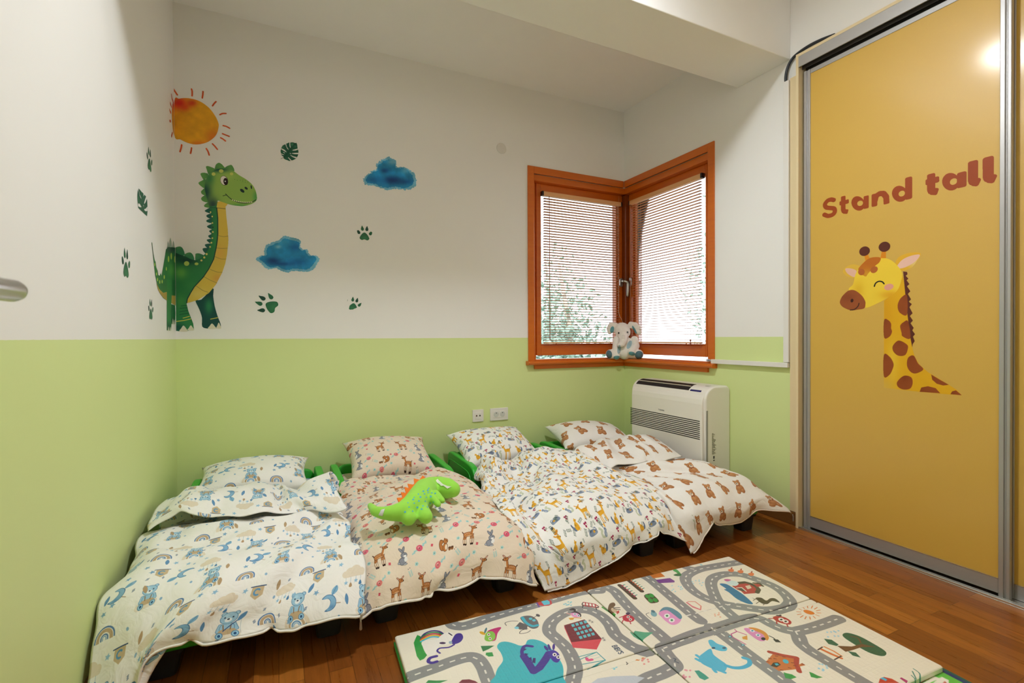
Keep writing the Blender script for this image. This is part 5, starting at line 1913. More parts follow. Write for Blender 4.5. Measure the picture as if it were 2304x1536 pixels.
def word(s, p0, p1, h, col, w):
    """block letters along p0 -> p1 (canvas metres)"""
    G = {'B': [[(0, 0), (0, 1), (.5, 1), (.62, .85), (.62, .65), (.5, .52), (0, .52)], [(.5, .52), (.68, .38), (.68, .15), (.5, 0), (0, 0)]], 'I': [[(.2, 0), (.2, 1)]], "'": [[(.15, 1), (.1, .75)]],
         'S': [[(.62, .88), (.45, 1), (.15, 1), (0, .82), (.1, .6), (.5, .45), (.64, .25), (.5, 0), (.15, 0), (0, .12)]]}
    W_ = {'B': .95, 'I': .55, "'": .4, 'S': .95}
    p0, p1 = np.array(p0), np.array(p1)
    d = (p1 - p0) / np.linalg.norm(p1 - p0)
    n = np.array([-d[1], d[0]])
    x = 0
    L = np.linalg.norm(p1 - p0) / sum(W_[c] for c in s)
    tfs(None)
    for c in s:
        for st in G[c]:
            cv.line([p0 + d * (x + q[0]) * L + n * q[1] * h for q in st], w, col)
        x += W_[c]


word("BIBI'S", cB((1195, 990)), cB((1300, 1105)), .016, '#4a5a6c', .0032)
tfs(cB)
# snail, ladybird, vegetables, hat girl
cv.line([(1075, 460), (1220, 555)], .012, '#3f9c3c')
cv.poly(cr([(1140, 470), (1165, 410), (1220, 395), (1240, 430), (1200, 480), (1230, 530), (1180, 530), (1150, 500)], 4), '#6b5034')
cv.ell(1225, 500, 48, 28, '#cbb79a', 30)
cv.poly([(1250, 520), (1290, 500), (1295, 530), (1265, 555)], '#c04a48')
for p in ([(1215, 465), (1300, 465)], [(1220, 480), (1305, 492)]):
    cv.line(p, .004, '#3a3836')
cv.poly(cr([(1340, 590), (1380, 560), (1450, 570), (1500, 610), (1480, 650), (1400, 655), (1350, 630)], 5), '#c03448')
for x, y in ((1415, 590), (1445, 625)):
    cv.ell(x, y, 22, 17, '#f2ece6')
    cv.ell(x, y, 10, 8, '#2a2a30')
cv.ell(1412, 545, 30, 18, '#4a3a58')
for p in ([(1350, 580), (1295, 600)], [(1350, 635), (1330, 655)], [(1440, 655), (1450, 685)]):
    cv.line(p, .0035, '#b83848')
tfs(None)
for a, b, col, hi in (((1425, 95), (1600, 240), '#4a3a2c', '#d05a34'), ((1300, 160), (1505, 335), '#4a3a2c', '#b02a5c')):
    cv.line([cB(a), cB(b)], .018, col)
    for i in range(6):
        t = (i + .6) / 6.2
        p = (a[0] + (b[0] - a[0]) * t + 14, a[1] + (b[1] - a[1]) * t - 8)
        cv.line([cB(p), cB((p[0] + 14, p[1] - 12))], .006, hi)
        cv.line([cB((p[0] + 14, p[1] - 12)), cB((p[0] + 36, p[1] - 22))], .004, '#4a9c8c')
tfs(cB)
cv.poly(cr([(1630, 300), (1720, 270), (1780, 310), (1835, 380), (1740, 405), (1690, 380)], 3), '#4a3c2c')
for x, y in ((1680, 310), (1735, 300), (1720, 365), (1785, 360)):
    cv.ell(x, y, 38, 24, '#2f9a44', 30)
cv.poly([(1710, 20), (1860, -10), (1920, 40), (1760, 65)], '#d07a34')
cv.poly([(1790, 85), (1985, 60), (2050, 100), (2045, 120), (1835, 130)], '#7a3f94')
cv.poly(cr([(1830, 545), (1870, 490), (1960, 470), (2080, 530), (2140, 600), (2110, 670), (2020, 700), (1930, 650), (1870, 590)], 5), PK)
cv.poly(cr([(1840, 520), (1900, 460), (2000, 465), (2110, 530), (2150, 590), (2120, 620), (2040, 560), (1960, 505), (1900, 500)], 4), '#5f90a4')
for x, y in ((1945, 575), (2010, 635)):
    cv.ell(x, y, 40, 30, '#eef2f0')
    cv.ell(x, y, 17, 14, '#3f8a5c')
cv.ell(1765, 550, 46, 34, '#7fb0bc', 30)
cv.ell(1755, 515, 30, 16, '#4f7c8c', 20)
cv.line(cr([(1700, 535), (1660, 550), (1680, 580), (1730, 620)], 4, False), .002, '#40484c')
cv.poly([(1440, 800), (1500, 790), (1510, 780), (1640, 800), (1760, 800), (1660, 870), (1600, 915), (1560, 900), (1490, 860)], '#57a886')
tfs(cC)
# far right panel: chameleon, ducks, barn, pond, fleece, ant
cv.poly(cr([(860, 190), (890, 178), (920, 200), (945, 235), (920, 245), (900, 215)], 4), '#3aa04a')
cv.poly(cr([(865, 235), (900, 222), (940, 225), (930, 245), (890, 245)], 4), '#226c38')
for x, y in ((1440, 192), (1535, 204), (1640, 230)):
    cv.poly(cr([(x - 32, y - 8), (x - 10, y + 12), (x + 18, y + 12), (x + 28, y - 8), (x + 2, y - 18)], 4), '#e07a4c')
    cv.line([(x + 2, y - 20), (x + 8, y - 30)], .005, '#a83a28')
cv.poly(cr([(1325, 325), (1390, 325), (1470, 370), (1560, 430), (1640, 500), (1655, 525), (1600, 520), (1500, 475), (1420, 410), (1370, 380), (1390, 372)], 5), '#2376a4')
cv.poly([(1450, 345), (1520, 310), (1640, 320), (1690, 350), (1720, 385), (1700, 415), (1570, 425), (1540, 395), (1500, 380)], '#b52f38')
tfs(None)
cv.line([cC(p) for p in [(1510, 315), (1580, 308), (1640, 325), (1690, 350), (1715, 380), (1700, 410)]], .016, '#4c3e34')
tfs(cC)
cv.poly([(1660, 325), (1720, 322), (1745, 345), (1700, 355)], '#b52f38')
cv.line([(1665, 316), (1720, 318), (1755, 345)], .010, '#4c3e34')
cv.poly([(1580, 345), (1625, 335), (1645, 365), (1605, 378)], '#dccab4')
cv.poly([(1495, 365), (1545, 360), (1590, 398), (1545, 395)], '#4e4844')
cv.line([(1495, 365), (1545, 360), (1590, 398)], .005, '#e8e0d4')
cv.poly(cr([(1390, 310), (1430, 290), (1490, 300), (1515, 325), (1480, 345), (1420, 330)], 4), '#cfe4e4')
cv.poly(cr([(1368, 282), (1400, 275), (1440, 285), (1400, 300)], 4), '#c8609c')
cv.poly(cr([(1685, 465), (1740, 462), (1790, 490), (1830, 468), (1880, 470), (1925, 510), (1850, 495), (1800, 525), (1740, 515)], 4), '#463a2e')
for p in ([(1700, 480), (1660, 470)], [(1720, 500), (1690, 520)], [(1780, 515), (1760, 535)], [(1690, 470), (1660, 490)]):
    cv.line(p, .0025, '#5a4a3c')
tfs(None)
cv.line([cC(p) for p in [(1010, 500), (1080, 500), (1140, 545), (1135, 580), (1040, 540)]], .0045, '#e09080')
cv.line([cC(p) for p in [(1000, 510), (1060, 555), (1130, 580)]], .007, '#d87484')
# near right panel: sun, ladybird, scooter girl, house, tree, bench
tfs(cD)
for i in range(14):
    a = i * 2 * pi / 14 + .1
    cv.line([(2060 + 110 * cos(a), 165 + 60 * sin(a)), (2060 + 165 * cos(a), 165 + 95 * sin(a))], .0032, '#df8a54')
cv.poly(cr([(1985, 140), (2030, 130), (2110, 155), (2140, 185), (2090, 195), (2020, 175)], 5), '#e07f2c')
cv.poly(cr([(1570, 230), (1640, 215), (1740, 235), (1820, 290), (1800, 330), (1700, 315), (1610, 280)], 5), '#b3242c')
for x, y in ((1685, 262), (1745, 288)):
    cv.ell(x, y, 42, 24, '#f2ece6', 15)
    cv.ell(x, y, 18, 11, '#2a2a30')
cv.ell(1650, 203, 40, 16, '#3a2a34', 12)
for p in ([(1580, 250), (1520, 250)], [(1620, 290), (1625, 320)], [(1760, 325), (1775, 360)]):
    cv.line(p, .004, '#a82a30')
cv.poly(cr([(1175, 390), (1240, 380), (1380, 420), (1480, 490), (1460, 550), (1380, 550), (1260, 470)], 5), '#dd8ec4')
cv.poly(cr([(1235, 372), (1340, 378), (1460, 430), (1515, 500), (1500, 545), (1470, 535), (1440, 470), (1340, 420)], 4), '#d99040')
cv.ell(1440, 525, 30, 20, '#20242c', 10)
for x, y in ((1290, 415), (1368, 475)):
    cv.ell(x, y, 34, 18, '#e4eef2', 15)
    cv.ell(x, y, 16, 10, '#3a8cb0')
cv.line(cr([(1520, 485), (1580, 515), (1620, 560)], 4, False), .004, '#20242c')
cv.poly([(1570, 530), (1640, 535), (1685, 575), (1610, 570)], '#20242c')
cv.poly([(1150, 500), (1220, 480), (1225, 540), (1160, 530)], '#dd9c44')
for p in ([(1040, 390), (1080, 425), (1000, 460), (1020, 500), (1200, 600)], [(1080, 425), (1210, 470)]):
    cv.line(p, .0035, '#c04a8c')
for x, y in ((985, 495), (1160, 610)):
    cv.ell(x, y, 28, 15, '#4a6a84')
    cv.ell(x, y, 17, 9, '#8fd0dc')
cv.poly([(1570, 730), (1900, 790), (1890, 940), (1650, 965), (1475, 840)], '#c8713a')
cv.line([(1525, 705), (1700, 750), (1895, 785)], .014, '#b04038')
cv.line([(1895, 785), (1890, 860), (1930, 970)], .014, '#b04038')
cv.poly([(1920, 880), (1970, 855), (2015, 885), (1930, 905)], '#c8713a')
for x, y in ((1530, 790), (1640, 740), (1500, 835), (1600, 795), (1720, 770), (1800, 920), (1690, 950), (1840, 850), (1620, 760), (1870, 890), (1980, 870)):
    cv.poly([(x - 26, y - 8), (x + 20, y + 2), (x + 26, y + 10), (x - 18, y + 4)], '#7c3428')
cv.ell(1745, 833, 44, 26, '#46b4cc', 25)
cv.poly([(1575, 850), (1640, 845), (1680, 880), (1620, 915), (1540, 895)], '#3c3430')
cv.poly([(1590, 862), (1630, 858), (1655, 882), (1615, 890)], '#48bcd4')
cv.poly([(1715, 980), (1760, 995), (1830, 1010), (1895, 1050), (1820, 1075), (1740, 1060)], '#2f9a4c')
cv.poly([(2065, 975), (2110, 990), (2190, 1030), (2250, 1050), (2170, 1065), (2090, 1045)], '#2f9a4c')
# dinosaur on the near right panel
cv.poly(cr([(690, 550), (740, 540), (810, 590), (900, 620), (945, 650), (930, 690), (850, 690), (760, 660), (710, 610)], 4), '#57bede')
cv.poly(cr([(720, 660), (620, 720), (560, 780), (600, 860), (760, 940), (880, 980), (930, 950), (940, 880), (850, 810), (760, 740)], 4), '#4fb8da')
cv.line(cr([(930, 890), (1040, 920), (1160, 915), (1250, 870), (1240, 810), (1170, 785)], 5, False), .013, '#43b0d6')
for p in ([(760, 940), (790, 975)], [(880, 970), (915, 985)], [(600, 800), (530, 750)], [(580, 830), (525, 800)]):
    cv.line(p, .010, '#4fb8da')
for x, y in ((760, 650), (905, 650)):
    cv.ell(x, y, 26, 14, '#2f5c78')
cv.poly([(500, 960), (560, 955), (640, 1010), (700, 1060), (640, 1090), (570, 1060)], '#3fa08c')
tfs(None)
cv.line([cD(p) for p in [(215, 790), (245, 800), (230, 830), (285, 855)]], .0035, '#4a5a6c')
tfs(cE)
cv.poly(cr([(510, 205), (560, 190), (680, 225), (820, 300), (930, 370), (935, 410), (880, 418), (760, 380), (620, 300), (530, 240)], 5), '#0f5f4a')
cv.poly([(455, 318), (600, 325), (700, 300), (840, 330), (700, 330), (610, 360), (540, 378)], '#6b4a34')
cv.poly([(325, 248), (400, 258), (470, 305), (450, 320), (370, 300)], '#1c6450')
cv.poly([(560, 370), (640, 385), (690, 435), (610, 415)], '#1c6450')
tfs(None)
cv.line(cr([cE(p) for p in [(590, 225), (660, 240), (690, 290)]], 4, False), .0045, '#6b4a34')
cv.line([cE(p) for p in [(295, 350), (400, 400), (495, 440)]], .010, '#d9713c')
cv.line([cE(p) for p in [(330, 328), (420, 370), (500, 420)]], .006, '#e08a50')
for p in ([(310, 330), (265, 358)], [(495, 420), (430, 455)]):
    cv.line([cE(q) for q in p], .004, '#3a2c34')
cv.poly([cE(p) for p in [(865, 686), (880, 640), (920, 625), (1000, 645), (1070, 686)]], '#c43a30')
cv.poly([cE(p) for p in [(880, 640), (910, 628), (950, 650), (940, 668)]], '#4cb4d8')
cv.poly([cE(p) for p in [(1075, 640), (1090, 630), (1155, 665), (1140, 686)]], '#b02a74')
for p in ([(1190, 610), (1230, 650), (1225, 670)], [(1200, 570), (1235, 640)], [(1210, 545), (1270, 590), (1275, 640)]):
    cv.line(cr([cE(q) for q in p], 4, False), .003, '#3f8a80')
tfs(None)
# near left panel
cv.poly([cB(p) for p in [(900, 1500), (1000, 1430), (1200, 1400), (1500, 1390), (1640, 1420), (1500, 1520)]], '#c5ccd6')
for x, y in ((1545, 1170), (1625, 1145)):
    cv.poly(oval(*cB((x, y)), .006, .006), '#e08a3c')
cv.line([cB((1390, 1190)), cB((1415, 1220)), cB((1395, 1240))], .0025, '#3a3a3c')
rg = random.Random(6)
for cx, cy, n in ((560, 1610, 0),):
    pass
for t, x0, y0, sx, sy, n, col in ((cB, 600, 405, 60, 40, 10, '#8fd0dc'), (cC, 900, 365, 60, 40, 9, '#a8dce4'), (cC, 1110, 310, 60, 30, 9, '#a8dce4'), (cC, 1160, 118, 40, 20, 5, '#7fcfe0'), (cE, 410, 190, 60, 40, 8, '#9fd4ea'), (cE, 320, 535, 60, 40, 8, '#9fd4ea'), (cB, 1640, 1190, 70, 50, 8, '#e49a94'), (cB, 1210, 1280, 50, 20, 4, '#7fcfe0'), (cD, 400, 1000, 60, 50, 8, '#e49aa8'), (cC, 1310, 635, 40, 30, 6, '#eab094')):
    for i in range(n):
        p = t((x0 + rg.uniform(-sx, sx), y0 + rg.uniform(-sy, sy)))
        cv.poly(oval(p[0], p[1], .0042, .0030, 30), col)
cv.poly([cA(p) for p in [(440, 1082), (470, 1050), (560, 1055), (690, 1050), (600, 1082)]], '#2c8a4c')
cv.poly([cA(p) for p in [(810, 1082), (850, 1045), (930, 1040), (1000, 1060), (1030, 1082)]], '#7a2c3c')

k = print_mat("play_mat_print", cv, .42, None, 0., 0., .5, .8)
_tc = k.n('ShaderNodeUVMap')
_mp = k.n('ShaderNodeMapping')
_mp.inputs['Scale'].default_value = (1.48 / .018, .87 / .018, 1)
k.l(_tc.outputs[0], _mp.inputs[0])
_fr = k.n('ShaderNodeVectorMath', operation='FRACTION')
k.l(_mp.outputs[0], _fr.inputs[0])
_sp = k.n('ShaderNodeSeparateXYZ')
k.l(_fr.outputs[0], _sp.inputs[0])
_ab = []
for i in (0, 1):
    s1 = k.n('ShaderNodeMath', operation='SUBTRACT', i_1=.5)
    k.l(_sp.outputs[i], s1.inputs[0])
    s2 = k.n('ShaderNodeMath', operation='ABSOLUTE')
    k.l(s1.outputs[0], s2.inputs[0])
    _ab.append(s2)
_mxx = k.n('ShaderNodeMath', operation='MAXIMUM')
k.l(_ab[0].outputs[0], _mxx.inputs[0])
k.l(_ab[1].outputs[0], _mxx.inputs[1])
_mr = k.n('ShaderNodeMapRange', i_1=.30, i_2=.44, i_3=0., i_4=1.)
k.l(_mxx.outputs[0], _mr.inputs[0])
_bp = k.n('ShaderNodeBump', i_Strength=.28, i_Distance=.0012)
k.l(_mr.outputs[0], _bp.inputs['Height'])
k.l(_bp.outputs[0], k.b.inputs['Normal'])
MATP = k.m
CREAMF = M('cream_foam', '#e6dfc4', .5, var=.03)
GREENF = M('green_foam', '#2f9c46', .5, var=.03)


def slab(name, a0, b0, a1, b1, z0, z1, mat, parent, uv=True, bev=.004):
    p = rrect(a0, b0, a1, b1, .006, 3)
    n = len(p)
    q = [mat_xy(a, b) for a, b in p]
    inn = [mat_xy(a, b) for a, b in rrect(a0 + bev, b0 + bev, a1 - bev, b1 - bev, .005, 3)]
    m = MB().add([(*x, z0) for x in q] + [(*x, z1 - bev * .8) for x in q] + [((x[0] + y[0]) / 2, (x[1] + y[1]) / 2, z1 - bev * .22) for x, y in zip(q, inn)] + [(*x, z1) for x in inn],
                 [tuple(range(n))] + [(l * n + i, l * n + (i + 1) % n, (l + 1) * n + (i + 1) % n, (l + 1) * n + i) for l in range(3) for i in range(n)] + [tuple(range(3 * n, 4 * n))])
    o = m.build(name, mat, parent)
    if uv:
        me = o.data
        off = np.array(wloc(o))[:2]
        L = me.uv_layers.new(name='UVMap')
        for lp in me.loops:
            v = me.vertices[lp.vertex_index].co
            d = np.array([v[0], v[1]]) + off - MO
            L.data[lp.index].uv = ((d @ MU + .01) / 1.48, (-(d @ MV) + .86) / .87)
    return o


c0 = mat_xy(.72, .4)
pm = thing('folding_play_mat', 'cream folding play mat printed with grey roads, cartoon animals and houses', 'play mat', (c0[0], c0[1], .018))
for a0, a1 in ((0, .7195), (.7245, 1.452)):
    for b0, b1 in ((0, .3775), (.407, .787)):
        slab('mat_panel', a0, b0, a1, b1, .0185, ZT, MATP, pm)
    slab('hinge_strip', a0, .3795, a1, .405, .0185, .0305, MATP, pm, bev=.002)
# the second mat under it
cv2 = Cv(0, 0, 1, 1, 64, '#4fae4a')
E16 = crop(1780, 1380, 524 / 2304, lambda x, y: on_mat(x, y, .017))
c2 = Cv(-.01, -1.75, 1.49, .01, 500, '#e9e4d4')
c2.poly([(-.01, .01), (1.49, .01), (1.49, -1.75), (-.01, -1.75)], '#3aa04a')
c2.poly([(1.462, .01), (1.49, .01), (1.49, -1.75), (1.462, -1.75)], '#155a4c')
c2.poly([(1.448, .01), (1.462, .01), (1.462, -1.75), (1.448, -1.75)], '#18366c')
c2.poly([(1.36, -.70), (1.448, -.70), (1.448, -1.75), (1.36, -1.75)], '#62bf4c')
c2.tf = E16
c2.poly([(1380, 595), (1415, 615), (1280, 690), (1160, 690)], '#a3282c')
c2.poly([(1415, 620), (1470, 640), (1370, 690), (1300, 690)], '#efe9dc')
c2.poly([(1440, 655), (1490, 625), (1560, 660), (1560, 690), (1400, 690)], '#f2ede2')
c2.poly([(1500, 690), (1520, 668), (1545, 690)], '#c86a5c')
k2 = print_mat('lower_mat_print', c2, .4, (300, .1, .001))


def slab2(name, a0, b0, a1, b1, z0, z1, parent):
    o = slab(name, a0, b0, a1, b1, z0, z1, k2.m, parent, False)
    me = o.data
    off = np.array(wloc(o))[:2]
    L = me.uv_layers.new(name='UVMap')
    for lp in me.loops:
        v = me.vertices[lp.vertex_index].co
        d = np.array([v[0], v[1]]) + off - MO
        L.data[lp.index].uv = ((d @ MU + .01) / 1.5, (-(d @ MV) + 1.75) / 1.76)
    return o


c0 = mat_xy(.72, .8)
p2 = thing('play_mat', 'green and red printed mat lying under the folding play mat', 'play mat', (c0[0], c0[1], 0))
slab2('mat_panel', -.004, -.001, 1.475, 1.45, .0075, .0175, p2)
slab('foam_backing', -.002, .001, 1.472, 1.448, .001, .0072, CREAMF, p2, False, .001)


